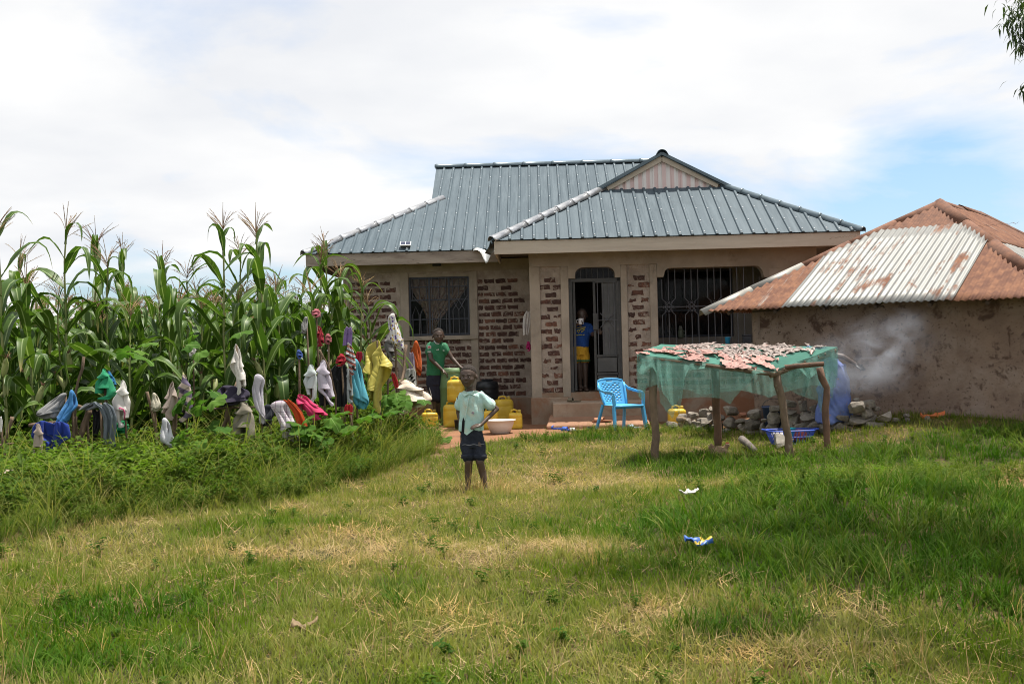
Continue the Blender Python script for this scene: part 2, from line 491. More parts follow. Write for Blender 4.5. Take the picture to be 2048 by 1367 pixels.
BRR = [brick_mesh(80 + i, random.uniform(.09, .17), random.uniform(.05, .075), .016) for i in range(12)]   # chipped, half hidden by mortar
def bricks(wall, x0, x1, z0, z1, y, skip=lambda x, z: False, ragged=False, drop=0.04, axis_='x'):
    c = .1245; r = 0; z = z0 + c / 2
    while z + c / 2 < z1 + .02:
        x = x0 + (.11 if r % 2 else 0.0) + random.uniform(-.012, .012)
        if r % 2 and not ragged:
            xx = x0 + .045
            if not skip(xx, z): put_brick(wall, random.choice(BRH), xx, y, z, axis_)
        x += .105
        while x + .09 < x1:
            if not skip(x, z) and random.random() > drop:
                put_brick(wall, random.choice(BRR if ragged and random.random() < .34 else BR), x + (random.uniform(-.02, .02) if ragged else 0), y, z + random.uniform(-.004, .004), axis_)
            x += .2215 + random.uniform(-.006, .006)
        z += c; r += 1
def put_brick(wall, me, x, y, z, axis_='x'):
    q = Vector((x, y, z)) if axis_ == 'x' else Vector((y, x, z))
    link('brick', me, wall, q - org(wall), (random.uniform(-.02, .02), random.uniform(-.03, .03), (0 if axis_ == 'x' else R(-90))), (random.uniform(.93, 1.04), 1, random.uniform(.9, 1.06)))

# main front: mortar slab round the window
p0 = P(806, 549, MY); p1 = P(941, 676, MY)
wx0, wx1, wz1, wz0 = p0.x, p1.x, p0.z, p1.z          # outer edge of the cement surround
mb = MB(); T = .2
mb.box((MX0, MY, 0), (wx0, MY + T, 3.1)); mb.box((wx1, MY, 0), (WX0 + .02, MY + T, 3.1))
mb.box((wx0, MY, 0), (wx1, MY + T, wz0)); mb.box((wx0, MY, wz1), (wx1, MY + T, 3.1))
mwall = mb.build('wall', m_mortar, house)
bz1 = P(990, 545, MY).z
lx = P(800, 600, MY).x; rx = P(944, 600, MY).x
bricks(mwall, MX0 + .12, lx - .03, .52, bz1, MY)
bricks(mwall, rx + .06, WX0 - .03, .52, bz1, MY)
bricks(mwall, lx - .03, rx + .06, .52, wz0 - .01, MY)
# cement trim of the main front
mb = MB(); mb.box((MX0 - .01, MY - .035, bz1 + .05), (WX0, MY - .002, 3.12)); mb.build('ring_beam', m_plaster, house)
for xa, xb in ((MX0 - .012, MX0 + .09), (lx - .05, wx0 + .04), (wx1 - .04, rx + .05)):
    mb = MB(); mb.box((xa, MY - .03, .5), (xb, MY - .003, bz1 + .048)); bevel(mb.build('pilaster', m_plaster, house), .008)
mb = MB(); mb.box((MX0 - .03, MY - .05, -.05), (WX0 + .05, MY - .004, .5)); bevel(mb.build('plinth', m_plinth, house), .01)
mb = MB(); mb.box((wx0 - .1, MY - .06, wz0 - .02), (wx1 + .1, MY + .1, wz0 + .06)); bevel(mb.build('window_sill', m_plaster, house), .01)
# side and back walls of the main block
mb = MB(); mb.box((MX0, MY + T, 0), (MX0 + T, 27.7, 3.1)); mb.box((MX1 - T, MY, 0), (MX1, 27.7, 3.1)); mb.box((MX0 + T, 27.5, 0), (MX1 - T, 27.7, 3.1))
mb.build('wall', m_mortar, house)
mb = MB(); mb.box((MX0 + T, MY + T, 3.08), (MX1 - T, 27.5, 3.13)); mb.box((MX0 + T, 23.2, 0), (WX1, 23.26, 3.08)); mb.build('ceiling', m_dark_in, house)
# window of the main front
q0 = P(812, 556, MY); q1 = P(933, 667, MY)
ax0, ax1, az1, az0 = q0.x, q1.x, q0.z, q1.z
mb = MB(); yf = MY + .05
for a, b_ in (((ax0, az0), (ax1, az0)), ((ax0, az1), (ax1, az1)), ((ax0, az0), (ax0, az1)), ((ax1, az0), (ax1, az1))):
    mb.bar((a[0], yf, a[1]), (b_[0], yf, b_[1]), .04, .04)
win = mb.build('window', m_steel_b, house)
mb = MB(); mb.box((ax0 - .06, yf + .03, az0 - .03), (ax1 + .06, yf + .036, az1 + .03)); mb.build('pane', m_glass, win)
mb = MB(); mb.box((wx0, MY + .005, wz0 + .06), (ax0 - .015, MY + .12, wz1)); mb.box((ax1 + .015, MY + .005, wz0 + .06), (wx1, MY + .12, wz1)); mb.box((ax0 - .015, MY + .005, az1 + .015), (ax1 + .015, MY + .12, wz1))
mb.build('window_surround', m_plaster, win)
W_ = ax1 - ax0; H_ = az1 - az0
for k in (1, 2):
    mb = MB(); x = ax0 + W_ * k / 3; mb.bar((x, yf - .006, az0), (x, yf - .006, az1), .035, .035); mb.build('mullion', m_steel_b, win)
for t in (.27, .61, .84):
    mb = MB(); z = az0 + H_ * t; mb.bar((ax0, yf - .012, z), (ax1, yf - .012, z), .022, .02); mb.build('rail', m_steel_b, win)
m_grille = simple('grille_bar_paint', (.12, .12, .13), (.085, .085, .095), 6, .5)
for k in range(3):
    xa = ax0 + W_ * k / 3; w3 = W_ / 3; g = MB(); yb = yf - .03; r = .008
    X = lambda t: xa + w3 * t
    Z = lambda t: az0 + H_ * t
    if k < 2:
        for c in (.3, .7):   # pointed hexagons
            pts = [(c - .16, .0), (c - .16, .36), (c, .5), (c + .16, .36), (c + .16, 0)] if c < .5 or k == 0 else [(c - .16, 0), (c - .16, .36), (c, .5), (c + .16, .36), (c + .16, 0)]
            g.tube([(X(a), yb, Z(b2)) for a, b2 in pts], r, 5)
        for a in (.14, .5, .86):
            g.tube([(X(a), yb, Z(1)), (X(a), yb, Z(.7)), (X(a), yb, Z(.62))], r, 5)
        g.tube([(X(.14), yb, Z(.7)), (X(.5), yb, Z(.54)), (X(.86), yb, Z(.7))], r, 5)
    else:
        for a in (.2, .5, .8): g.tube([(X(a), yb, Z(1)), (X(a), yb, Z(.68))], r, 5); g.tube([(X(a), yb, Z(.42)), (X(a), yb, Z(0))], r, 5)
        for d in (-.15, .15):
            g.tube([(X(.2 + d), yb, Z(.68)), (X(.65 + d), yb, Z(.42))], r, 5); g.tube([(X(.8 + d), yb, Z(.68)), (X(.35 + d), yb, Z(.42))], r, 5)
    g.build('grille', m_grille, win)
m_curtain = simple('patterned_curtain', (.62, .50, .38), (.48, .34, .26), 9, .9, spots=((.2, .09, .06), 14, .55, .65), trans=.2)
def curtain(xa, xb, top, gather, ztie):
    mb = MB()
    def fn(u, v):
        z = lerp(top, az0 - .05, v); k = sstep(0, ztie, v)
        x = lerp(lerp(xa, xb, u), gather + (u - .5) * .1, k)
        return (x, yf + .16 + .03 * math.sin(u * 26) * (1 - .5 * k), z)
    mb.grid(fn, 40, 14); o = mb.build('curtain', m_curtain, win, smooth=True, fix=False)
curtain(ax0 - .05, ax0 + W_ * .56, az1 + .05, ax0 + .34, .75)
curtain(ax0 + W_ * .5, ax1 + .05, az1 + .05, ax0 + .40, .95)
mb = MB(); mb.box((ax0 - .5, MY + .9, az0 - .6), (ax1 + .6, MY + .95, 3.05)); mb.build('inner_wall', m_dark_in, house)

# porch wing front -----------------------------------------------------------------
def F(px, py): p = P(px, py, WY); return (p.x, p.z)
zt = 3.12
sill = FLOOR
xa = [F(c, 650)[0] for c in (1064, 1082, 1123, 1139, 1243, 1256, 1301, 1316)]   # strip, panel, strip, door, strip, panel, strip, opening
xa[0] = WX0
xr0 = F(1536, 560)[0]; xr1 = WX1
zp = F(1100, 533)[1]; zd = F(1190, 557)[1]; za = F(1190, 534)[1]; zwin = F(1420, 534)[1]; zsh = F(1322, 554)[1]
LOW = F(1420, 692)[1]
def arc(cx, cz, rx, rz, a0, a1, n=6): return [(cx + rx * math.cos(lerp(a0, a1, i / n)), cz + rz * math.sin(lerp(a0, a1, i / n))) for i in range(n + 1)]
da, db = F(1150, 545)[0], F(1229, 545)[0]; wa, wb = F(1329, 545)[0], F(1522, 545)[0]
hpi = math.pi / 2
beam = [(WX0, zt), (WX0, zp), (xa[3] - .002, zp), (xa[3] - .002, zd + .01), (da, zd + .01)]
beam += arc(da + .14, za - .12, .14, .12, math.pi, hpi) + arc(db - .14, za - .12, .14, .12, hpi, 0)
beam += [(db, zd + .01), (xa[4] + .002, zd + .01), (xa[4] + .002, zp), (xa[7], zp), (xa[7], zsh), (wa - .03, zsh)]
beam += arc(wa + .09, zwin - .1, .1, .1, math.pi, hpi) + arc(wb - .12, zwin - .16, .14, .16, hpi, 0)
beam += [(wb + .04, zsh - .05), (xr0, zsh - .05), (xr0, zp - .12), (WX1, zp - .12), (WX1, zt)]
mb = MB(); mb.prism(beam, WY - .02, WY + .2); mb.build('ring_beam', m_plaster, house)
for i in (0, 2, 4, 6):
    mb = MB(); mb.box((xa[i], WY - .012, sill - .08 if i else -.05), (xa[i + 1], WY + .2, zp)); bevel(mb.build('pilaster', m_plaster, house), .012)
for i in (1, 5):
    mb = MB(); mb.box((xa[i] - .005, WY + .03, sill - .08), (xa[i + 1] + .005, WY + .18, zp)); w = mb.build('brick_panel', m_mortar, house)
    bricks(w, xa[i] - .03, xa[i + 1] + .05, sill - .02, zp - .06, WY + .028, ragged=True, drop=.02)
mb = MB(); mb.box((xr0, WY - .01, LOW), (WX1 - .002, WY + .2, zp - .12)); mb.build('pilaster', m_plaster, house)
mb = MB(); mb.box((xa[7], WY + .02, sill), (WX1 - .004, WY + .18, LOW)); low = mb.build('low_wall', m_mortar, house)
bricks(low, xa[7], WX1, sill + .06, LOW - .04, WY + .018, drop=.12)
mb = MB(); mb.box((xa[7] - .003, WY - .02, LOW - .02), (WX1, WY + .22, LOW + .035)); bevel(mb.build('coping', m_plaster, house), .01)
mb = MB(); mb.box((WX0 - .02, WY - .06, -.06), (xa[3] + .02, WY - .014, sill - .083)); mb.box((xa[3] + .021, WY - .06, -.06), (xa[4] - .001, WY - .014, sill - .12)); mb.box((xa[4], WY - .06, -.06), (WX1 + .02, WY - .014, sill - .002)); bevel(mb.build('plinth', m_plinth, house), .012)
# floor slab, side wall, verandah
mb = MB(); mb.box((WX0 + .05, WY - .01, sill - .2), (WX1 - .05, MY + 1.8, sill - .004)); mb.build('floor_slab', m_plinth, house)
mb = MB(); mb.box((WX0 + .012, WY + .2, 0), (WX0 + .2, MY - .002, zt)); sw = mb.build('wall', m_mortar, house)
bricks(sw, WY + .3, MY, .6, bz1, WX0 + .012, axis_='y')
mb = MB(); mb.box((WX0 - .01, WY + .201, bz1 + .05), (WX0 + .01, MY - .01, zt)); mb.build('ring_beam', m_plaster, house)
mb = MB(); mb.box((WX1 - .2, WY + .2, 0), (WX1 - .01, MY + .5, zt)); mb.build('wall', m_plaster, house)
m_inpl = simple('verandah_plaster', (.33, .29, .24), (.27, .235, .2), 2, .9, .2)
px_ = xa[5] + .06
mb = MB(); mb.box((px_, WY + .21, sill), (px_ + .14, MY + 1.7, zt)); mb.build('partition', m_inpl, house)
VB = WY + 1.7      # back wall of the verandah with its own dark window
v0 = P(1290, 541, VB); v1 = P(1462, 672, VB)
mb = MB(); mb.box((px_ + .142, VB, sill), (WX1 - .21, VB + .15, v1.z)); mb.box((px_ + .142, VB, v0.z), (WX1 - .21, VB + .15, zt)); mb.box((v1.x, VB, v1.z), (WX1 - .21, VB + .15, v0.z))
mb.build('verandah_wall', m_inpl, house)
mb = MB(); mb.box((px_ + .142, VB + .08, v1.z), (v1.x, VB + .09, v0.z)); vw = mb.build('window', m_glass, house)
for t in (0, .33, .66, 1):
    mb = MB(); x = lerp(px_ + .16, v1.x - .02, t); mb.bar((x, VB + .06, v1.z), (x, VB + .06, v0.z), .03, .04); mb.build('mullion', m_steel_b, vw)
for t in (.02, .4, .98):
    mb = MB(); z = lerp(v1.z, v0.z, t); mb.bar((px_ + .15, VB + .05, z), (v1.x, VB + .05, z), .03, .03); mb.build('rail', m_steel_b, vw)
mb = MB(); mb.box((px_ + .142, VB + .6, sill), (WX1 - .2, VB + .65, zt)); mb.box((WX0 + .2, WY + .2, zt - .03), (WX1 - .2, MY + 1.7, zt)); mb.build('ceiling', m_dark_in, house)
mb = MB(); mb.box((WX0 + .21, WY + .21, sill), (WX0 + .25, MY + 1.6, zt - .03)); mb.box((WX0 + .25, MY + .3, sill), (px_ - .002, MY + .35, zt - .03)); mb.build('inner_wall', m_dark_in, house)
# grille of the verandah opening: one bar at a time, joined by knots of crossed squares
def barobj(parent, pts, r=.0095, m=None, name='bar'):
    g = MB(); g.tube(pts, r, 6); return g.build(name, m or m_grille, parent)
gy = WY + .1
mb = MB(); mb.bar((xa[7], gy, zsh - .3 - .42), (xr0, gy, zsh - .3 - .42), .02, .012)
zk = F(1400, 612)[1]
g = mb
vg = MB().tube([(xa[7], gy, zk), (xr0, gy, zk)], .009, 6).build('grille', m_grille, house)
period = F(1364 + 45.7, 600)[0] - F(1364, 600)[0]
kn = period * .29; xc = F(1338, 600)[0]; yb = gy - .012
while xc < xr0 + .05:
    for q in (-1, 0, 1):
        xb = xc + q * kn
        if not xa[7] + .01 < xb < xr0 - .01: continue
        ztop = (zwin if wa + .05 < xb < wb - .05 else zsh - .03) - .005
        if q: 
            barobj(vg, [(xb, yb, ztop), (xb, yb, zk + kn * 1.25), (xc + q * kn * .35, yb, zk + kn * .6)], .0075)
            barobj(vg, [(xb, yb, LOW + .03), (xb, yb, zk - kn * 1.25), (xc + q * kn * .35, yb, zk - kn * .6)], .0075)
        else:
            barobj(vg, [(xb, yb, ztop), (xb, yb, zk + kn)], .0075); barobj(vg, [(xb, yb, LOW + .03), (xb, yb, zk - kn)], .0075)
    if xc < xr0 - kn:
        for s_ in (-1, 1):
            for o_ in (-.45, 0, .45):
                cx, cz = xc + o_ * kn * .7, zk - s_ * o_ * kn * .7; e_ = kn * (.5 if o_ else .62)
                barobj(vg, [(cx - e_, gy - .004 + .008 * s_, cz - s_ * e_), (cx + e_, gy - .004 + .008 * s_, cz + s_ * e_)], .006)
    xc += period
# door: frame, fanlight bars, closed leaf, open leaf
dy = WY + .06
dx0, dx1 = xa[3], xa[4]; dz1 = zd
mb = MB()
for a, b_ in (((dx0 + .03, sill - .02), (dx0 + .03, dz1)), ((dx1 - .03, sill - .02), (dx1 - .03, dz1)), ((dx0, dz1 - .02), (dx1, dz1 - .02))):
    mb.bar((a[0], dy, a[1]), (b_[0], dy, b_[1]), .055, .06)
door = mb.build('door', m_steel, house)
fan = MB().tube([(da + .01, dy, zd + .01), (da + .01, dy, za - .13)] + [(c[0] * .995 + .005, dy, c[1] - .012) for c in arc(da + .15, za - .12, .14, .12, math.pi, hpi) + arc(db - .15, za - .12, .14, .12, hpi, 0)] + [(db - .01, dy, zd + .01)], .009, 6).build('fanlight', m_steel, door)
mb = MB(); mb.box((da - .02, dy + .03, zd), (db + .02, dy + .034, za + .02)); mb.build('pane', m_glass, fan)
for i in range(1, 7):
    xx = lerp(da, db, i / 7); barobj(fan, [(xx, dy - .005, zd), (xx, dy - .005, za - .01)], .007, m_steel)
lx0 = F(1190, 660)[0]; lx1 = dx1 - .06
mb = MB(); z1 = dz1 - .05; zmid = F(1216, 711)[1]; zlow = F(1216, 747)[1]; zb = sill + .02
for a, b_ in (((lx0, zb), (lx0, z1)), ((lx1, zb), (lx1, z1)), ((lx0, z1), (lx1, z1)), ((lx0, zmid), (lx1, zmid)), ((lx0, zlow), (lx1, zlow)), ((lx0, zb + .02), (lx1, zb + .02))):
    mb.bar((a[0], dy - .02, a[1]), (b_[0], dy - .02, b_[1]), .04, .035)
leaf = mb.build('door_leaf', m_steel, door)
for z0_, z1_ in ((zlow + .03, zmid - .03), (zb + .05, zlow - .03)):
    mb = MB(); mb.box((lx0 + .03, dy - .022, z0_), (lx1 - .03, dy - .012, z1_)); bevel(mb.build('panel', m_panel, leaf), .005)
mb = MB(); mb.box((lx0 + .13, dy + .0, zmid), (lx1, dy + .006, z1)); mb.build('panel', m_panel, leaf)
zc = F(1210, 640)[1]; xc = (lx0 + lx1) / 2 + .02
for s in (-1, 1):
    for o_ in (-.035, .035):
        barobj(leaf, [(xc - .09 + o_, dy - .03, zc - s * .09 - s * o_ * -1), (xc + .09 + o_, dy - .03, zc + s * .09 + s * o_)], .006, m_grille)
for i in range(4):
    xx = lerp(lx0, lx1, (i + .6) / 4.2)
    if abs(xx - xc) > .1: barobj(leaf, [(xx, dy - .03, zmid), (xx, dy - .03, z1)], .007, m_grille)
    else: barobj(leaf, [(xx, dy - .03, zmid), (xx, dy - .03, zc - .12)], .007, m_grille); barobj(leaf, [(xx, dy - .03, zc + .12), (xx, dy - .03, z1)], .007, m_grille)
barobj(leaf, [(lx0, dy - .032, zc), (lx1, dy - .032, zc)], .007, m_grille)
mb = MB(); mb.box((lx0 - .03, dy - .06, zc - .16), (lx0 + .05, dy - .04, zc + .12)); bevel(mb.build('lock', m_steel, leaf), .006)
mb = MB(); mb.bar((dx0 + .09, dy + .03, zb), (dx0 + .09, dy + .03, z1), .04); mb.bar((dx0 + .07, dy + .86, zb), (dx0 + .07, dy + .86, z1), .04)
mb.box((dx0 + .07, dy + .05, zb), (dx0 + .085, dy + .84, zmid)); mb.build('door_leaf', m_steel, door)
# steps
m_step = simple('worn_cement_step', (.40, .31, .23), (.33, .235, .165), 2.5, .92, .4, 16, spots=[((.25, .14, .09), 2.6, .5, .68), ((.45, .37, .29), 6, .6, .8)])
s0 = P(1108, 806, 18.5); s1 = P(1292, 800, 18.5)
mb = MB(); mb.box((s0.x, 18.45, .1), (s1.x, WY - .062, .52), jit=.006); bevel(mb.build('step', m_step, house), .02, 3)
mb = MB(); mb.add([(s0.x - .1, 17.98, -.1), (s1.x + .06, 17.95, -.1), (s1.x + .06, 18.7, -.1), (s0.x - .08, 18.7, -.1), (s0.x - .12, 18.0, .19), (s1.x + .02, 17.98, .19), (s1.x + .05, 18.6, .33), (s0.x - .05, 18.6, .33)],
       [(0, 3, 2, 1), (4, 5, 6, 7), (0, 1, 5, 4), (1, 2, 6, 5), (2, 3, 7, 6), (3, 0, 4, 7)])
bevel(mb.build('apron', simple('red_dust_apron', (.33, .18, .11), (.26, .14, .085), 3, .95, .6, 20, spots=((.38, .25, .17), 5, .55, .75)), house), .03, 3)

# roof ------------------------------------------------------------------------------
m_roof, nt, out = newmat('blue_grey_box_profile_sheet')
b = N(nt, 'ShaderNodeBsdfPrincipled'); b.inputs['Specular IOR Level'].default_value = .15; b.inputs['Metallic'].default_value = .0
oi = N(nt, 'ShaderNodeObjectInfo'); vec = objvec(nt, (9, .6, 1)); v2 = objvec(nt, (1, 1, 1))
c = mixc(nt, oi.outputs['Random'], (.058, .082, .10), (.078, .105, .124))
c = mixc(nt, rampn(nt, noisen(nt, vec, 1.6, 6, .7), .4, .7), c, (.10, .13, .15))
c = mixc(nt, rampn(nt, noisen(nt, v2, 1.1, 7, .65), .56, .74), c, (.06, .08, .095))
nt.links.new(c, b.inputs['Base Color'])
rr = mathn(nt, 'MULTIPLY_ADD', noisen(nt, vec, 2, 5), .3); rr.node.inputs[2].default_value = .42; nt.links.new(rr, b.inputs['Roughness'])
bn = N(nt, 'ShaderNodeBump'); bn.inputs['Strength'].default_value = .12; bn.inputs['Distance'].default_value = .02
nt.links.new(noisen(nt, v2, 5, 3), bn.inputs['Height']); nt.links.new(bn.outputs[0], b.inputs['Normal'])
nt.links.new(b.outputs[0], out.inputs[0])
m_screw = simple('galvanised_screw_cap', (.75, .77, .78), (.6, .62, .63), 4, .35, metal=.6)
m_cap = simple('bare_galvanised_cap', (.55, .55, .55), (.42, .43, .45), 5, .28, .15, 9, metal=.8)
m_capb = simple('blue_grey_cap', (.13, .17, .195), (.1, .135, .155), 5, .35, .1, 8, metal=.25)

def clip_poly(poly, xa, xb):
    def cl(pl, f):
        o = []
        for i in range(len(pl)):
            p, q = pl[i], pl[(i + 1) % len(pl)]; a, b_ = f(p), f(q)
            if a >= 0: o.append(p)
            if (a >= 0) != (b_ >= 0): t = a / (a - b_); o.append((lerp(p[0], q[0], t), lerp(p[1], q[1], t)))
        return o
    return cl(cl(poly, lambda p: p[0] - xa), lambda p: xb - p[0])
def vspan(poly, x):
    vs = []
    for i in range(len(poly)):
        p, q = poly[i], poly[(i + 1) % len(poly)]
        if (p[0] - x) * (q[0] - x) < 0: t = (x - p[0]) / (q[0] - p[0]); vs.append(lerp(p[1], q[1], t))
    return (min(vs), max(vs)) if len(vs) >= 2 else None
def slope(o3, ux, uy, poly, pitch, per_sheet, u_start, rows_at, rib_h=.028):
    """a roof slope: o3 origin, ux along the eaves, uy up the slope, poly (u, v) outline; sheets with ribs and screws"""
    ux, uy = Vector(ux).normalized(), Vector(uy).normalized(); un = ux.cross(uy).normalized()
    umin = min(p[0] for p in poly); umax = max(p[0] for p in poly)
    k = math.floor((umin - u_start) / pitch)
    mat = Matrix((ux, uy, un)).transposed().to_4x4(); mat.translation = Vector(o3) - org(house)
    while u_start + k * pitch < umax:
        ua = u_start + k * pitch; ub = ua + pitch * per_sheet
        mb = MB()
        for i in range(per_sheet):
            a, b_ = ua + i * pitch, ua + (i + 1) * pitch
            pl = clip_poly(poly, a, b_)
            if len(pl) >= 3 and max(p[0] for p in pl) - min(p[0] for p in pl) > .004:
                n = len(pl); dz = .0025 * ((k // per_sheet) % 2)
                mb.add([(x, y, dz) for x, y in pl] + [(x, y, dz - .004) for x, y in pl], [tuple(range(n)), tuple(reversed(range(n, 2 * n)))] + [(j, j + n, (j + 1) % n + n, (j + 1) % n) for j in range(n)])
            sp = vspan(poly, a)
            if sp and sp[1] - sp[0] > .06:
                y0, y1 = sp; w = .03
                mb.add([(a - w, y0 - .012, .002), (a - w * .55, y0 - .012, rib_h), (a + w * .55, y0 - .012, rib_h), (a + w, y0 - .012, .002), (a - w, y1, .002), (a - w * .55, y1, rib_h), (a + w * .55, y1, rib_h), (a + w, y1, .002)],
                       [(0, 1, 5, 4), (1, 2, 6, 5), (2, 3, 7, 6), (0, 3, 2, 1), (4, 5, 6, 7)])
                for rv in rows_at:
                    vv = y0 + .07 if rv == 0 else rv
                    if y0 + .05 < vv < y1 - .05:
                        mb.lathe([(.014, rib_h), (.013, rib_h + .008), (.005, rib_h + .014)], 6, (a, vv + random.uniform(-.015, .015), 0), 1)
        if mb.v:
            me = mb.mesh('roof_sheet', [m_roof, m_screw], fix=True)
            o = link('roof_sheet', me, house); o.matrix_local = mat
        k += per_sheet
ca = math.cos(math.atan(TANR)); SL = 1 / ca
ME0, ME1, MF = -3.82, 5.62, 20.7            # main eaves
RID = 4.0; tg = 2.33                       # half span, set-back of the small end gable
def slp(u0, pts): return [(u, v * SL) for u, v in pts]
O = Vector((ME0, MF, ZE)); L = ME1 - ME0
# main front slope: the porch roof cuts into it, the sheets simply run under it
poly = slp(0, [(0, 0), (3.62, 0), (3.62 + 3.02, 3.02), (9.2, .6), (L, 0.0), (L - tg, tg), (L - tg + .12, tg), (L - tg + .12, RID), (tg - .12, RID), (tg - .12, tg), (tg, tg)])
poly = slp(0, [(0, 0), (L, 0.0), (L - tg, tg), (L - tg, RID), (tg - .14, RID), (tg - .14, tg), (tg, tg)])
ROWS = [0, .95, 1.75, 2.55, 3.2, 3.75, 4.3]
for pl in ([(0, 0), (tg, 0), (tg, tg)], [(tg, 0), (L - tg, 0), (L - tg, RID), (tg, RID)], [(L - tg, 0), (L, 0), (L - tg, tg)], [(tg - .16, tg), (tg, tg), (tg, RID), (tg - .2, RID)]):
    slope(O, (1, 0, 0), (0, ca, ca * TANR), slp(0, pl), .2045, 4, .06, ROWS)
# left, right and back slopes of the main block
slope(Vector((ME0, MF + 8, ZE)), (0, -1, 0), (ca, 0, ca * TANR), slp(0, [(0, 0), (8, 0), (8 - tg, tg), (tg, tg)]), .2045, 4, .06, [0, .95, 1.75])
slope(Vector((ME1, MF, ZE)), (0, 1, 0), (-ca, 0, ca * TANR), slp(0, [(0, 0), (8, 0), (8 - tg, tg), (tg, tg)]), .2045, 4, .06, [0])
slope(Vector((ME1, MF + 8, ZE)), (-1, 0, 0), (0, -ca, ca * TANR), slp(0, [(0, 0), (L, 0), (L - tg, tg), (L - tg, RID), (tg, RID), (tg, tg)]), .2045, 4, .06, [0])
# porch roof
PE0, PE1, PF = -.28, 5.77, 18.6; PL = PE1 - PE0; h = PL / 2; pt = 1.93; ZP = 3.2
slope(Vector((PE0, PF, ZP)), (1, 0, 0), (0, ca, ca * TANR), slp(0, [(0, 0), (PL, 0), (PL - pt, pt), (pt, pt)]), .199, 4, .1, [0, .55, 1.1, 1.65])
slope(Vector((PE0, PF + 5.4, ZP)), (0, -1, 0), (ca, 0, ca * TANR), slp(0, [(0, 0), (5.4, 0), (5.4 - pt, pt), (5.4 - pt + .08, pt), (5.4 - pt + .08, h), (0, h)]), .2045, 4, .06, [0, .95, 1.9])
slope(Vector((PE1, PF, ZP)), (0, 1, 0), (-ca, 0, ca * TANR), slp(0, [(0, 0), (5.4, 0), (5.4, h), (pt - .08, h), (pt - .08, pt), (pt, pt)]), .2045, 4, .06, [0])
# gable board of the porch, striped ribbed sheet
m_gable, nt, out = newmat('pale_pink_ribbed_gable')
b = N(nt, 'ShaderNodeBsdfPrincipled'); b.inputs['Roughness'].default_value = .6
vec = objvec(nt, (1, 1, 1), False)
wv = N(nt, 'ShaderNodeTexWave'); wv.wave_type = 'BANDS'; wv.bands_direction = 'X'; wv.inputs['Scale'].default_value = 2.2; wv.inputs['Distortion'].default_value = 1.2; wv.inputs['Detail Scale'].default_value = .3
nt.links.new(vec, wv.inputs['Vector'])
nt.links.new(mixc(nt, rampn(nt, wv.outputs['Fac'], .3, .7), (.74, .70, .68), (.66, .50, .48)), b.inputs['Base Color']); nt.links.new(b.outputs[0], out.inputs[0])
gx0, gx1 = PE0 + pt, PE1 - pt; gyy = PF + pt + .03; gzb = ZP + pt * TANR; gzt = ZP + h * TANR; gcx = (gx0 + gx1) / 2
mb = MB(); n = 26
for i in range(n):
    a, b_ = lerp(gx0, gx1, i / n), lerp(gx0, gx1, (i + 1) / n)
    za_ = gzb + (1 - abs((a - gcx) / (gx1 - gcx))) * (gzt - gzb); zb_ = gzb + (1 - abs((b_ - gcx) / (gx1 - gcx))) * (gzt - gzb)
    y = gyy - (.014 if i % 2 else 0)
    mb.add([(a, y, gzb - .03), (b_, y, gzb - .03), (b_, y, zb_), (a, y, za_), (a, gyy + .02, gzb - .03), (b_, gyy + .02, gzb - .03), (b_, gyy + .02, zb_), (a, gyy + .02, za_)], [(0, 1, 2, 3), (7, 6, 5, 4), (0, 4, 5, 1), (1, 5, 6, 2), (2, 6, 7, 3), (3, 7, 4, 0)])
mb.build('gable_sheet', m_gable, house)
for s in (-1, 1):     # barge boards under the gable verge
    mb = MB(); e_ = gx0 if s < 0 else gx1
    mb.bar((e_ - s * .1, gyy - .05, gzb + .02), (gcx, gyy - .05, gzt - .055), .09, .04); mb.build('barge_board', m_wood, house)
# left end gable of the main roof: a dark sheet paints the shade of the open gable
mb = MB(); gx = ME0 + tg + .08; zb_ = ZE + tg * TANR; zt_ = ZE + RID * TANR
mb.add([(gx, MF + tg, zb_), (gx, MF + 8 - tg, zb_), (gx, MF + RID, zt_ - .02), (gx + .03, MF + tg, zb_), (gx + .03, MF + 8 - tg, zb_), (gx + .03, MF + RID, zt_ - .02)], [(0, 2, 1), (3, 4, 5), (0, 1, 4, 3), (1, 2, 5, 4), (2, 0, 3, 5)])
mb.build('gable_sheet', simple('gable_opening_shade', (.05, .045, .045)), house)
# caps: overlapping half-round pieces along hips and ridges
def caps(p, q, r, m, seg=.42, lift=.02):
    p, q = Vector(p), Vector(q); d = q - p; n = max(1, round(d.length / seg)); t = d.normalized()
    side = t.cross(Vector((0, 0, 1))).normalized(); up = side.cross(t).normalized()
    for i in range(n):
        a = p + d * (i / n) - t * .03; b_ = p + d * ((i + 1) / n) + t * .02
        mb = MB(); K = 9
        rows = [(a, r * 1.0, -.0), (a.lerp(b_, .06), r * 1.06, .008), (a.lerp(b_, .12), r, 0), (b_, r * .93, 0)]
        for c, rr_, l in rows:
            for j in range(K):
                an = math.pi * j / (K - 1); w = math.cos(an) * rr_; hgt = math.sin(an) * rr_ * .8 + lift
                if j in (0, K - 1): hgt = -.03 + lift; w *= 1.28
                mb.v.append(c + side * w + up * (hgt + l + random.uniform(-.003, .003)))
        for ii in range(len(rows) - 1):
            for j in range(K - 1):
                b0 = ii * K + j; mb.f.append((b0, b0 + 1, b0 + K + 1, b0 + K)); mb.m.append(0)
        solidify(mb.build('ridge_cap', m, house, smooth=True, fix=False), .004)
caps((ME0 + .02, MF + .02, ZE), (ME0 + tg + .05, MF + tg + .05, ZE + tg * TANR), .075, m_cap)
caps((ME0 + tg - .2, MF + RID, ZE + RID * TANR), (ME1 - tg + .1, MF + RID, ZE + RID * TANR), .07, m_capb, .62)
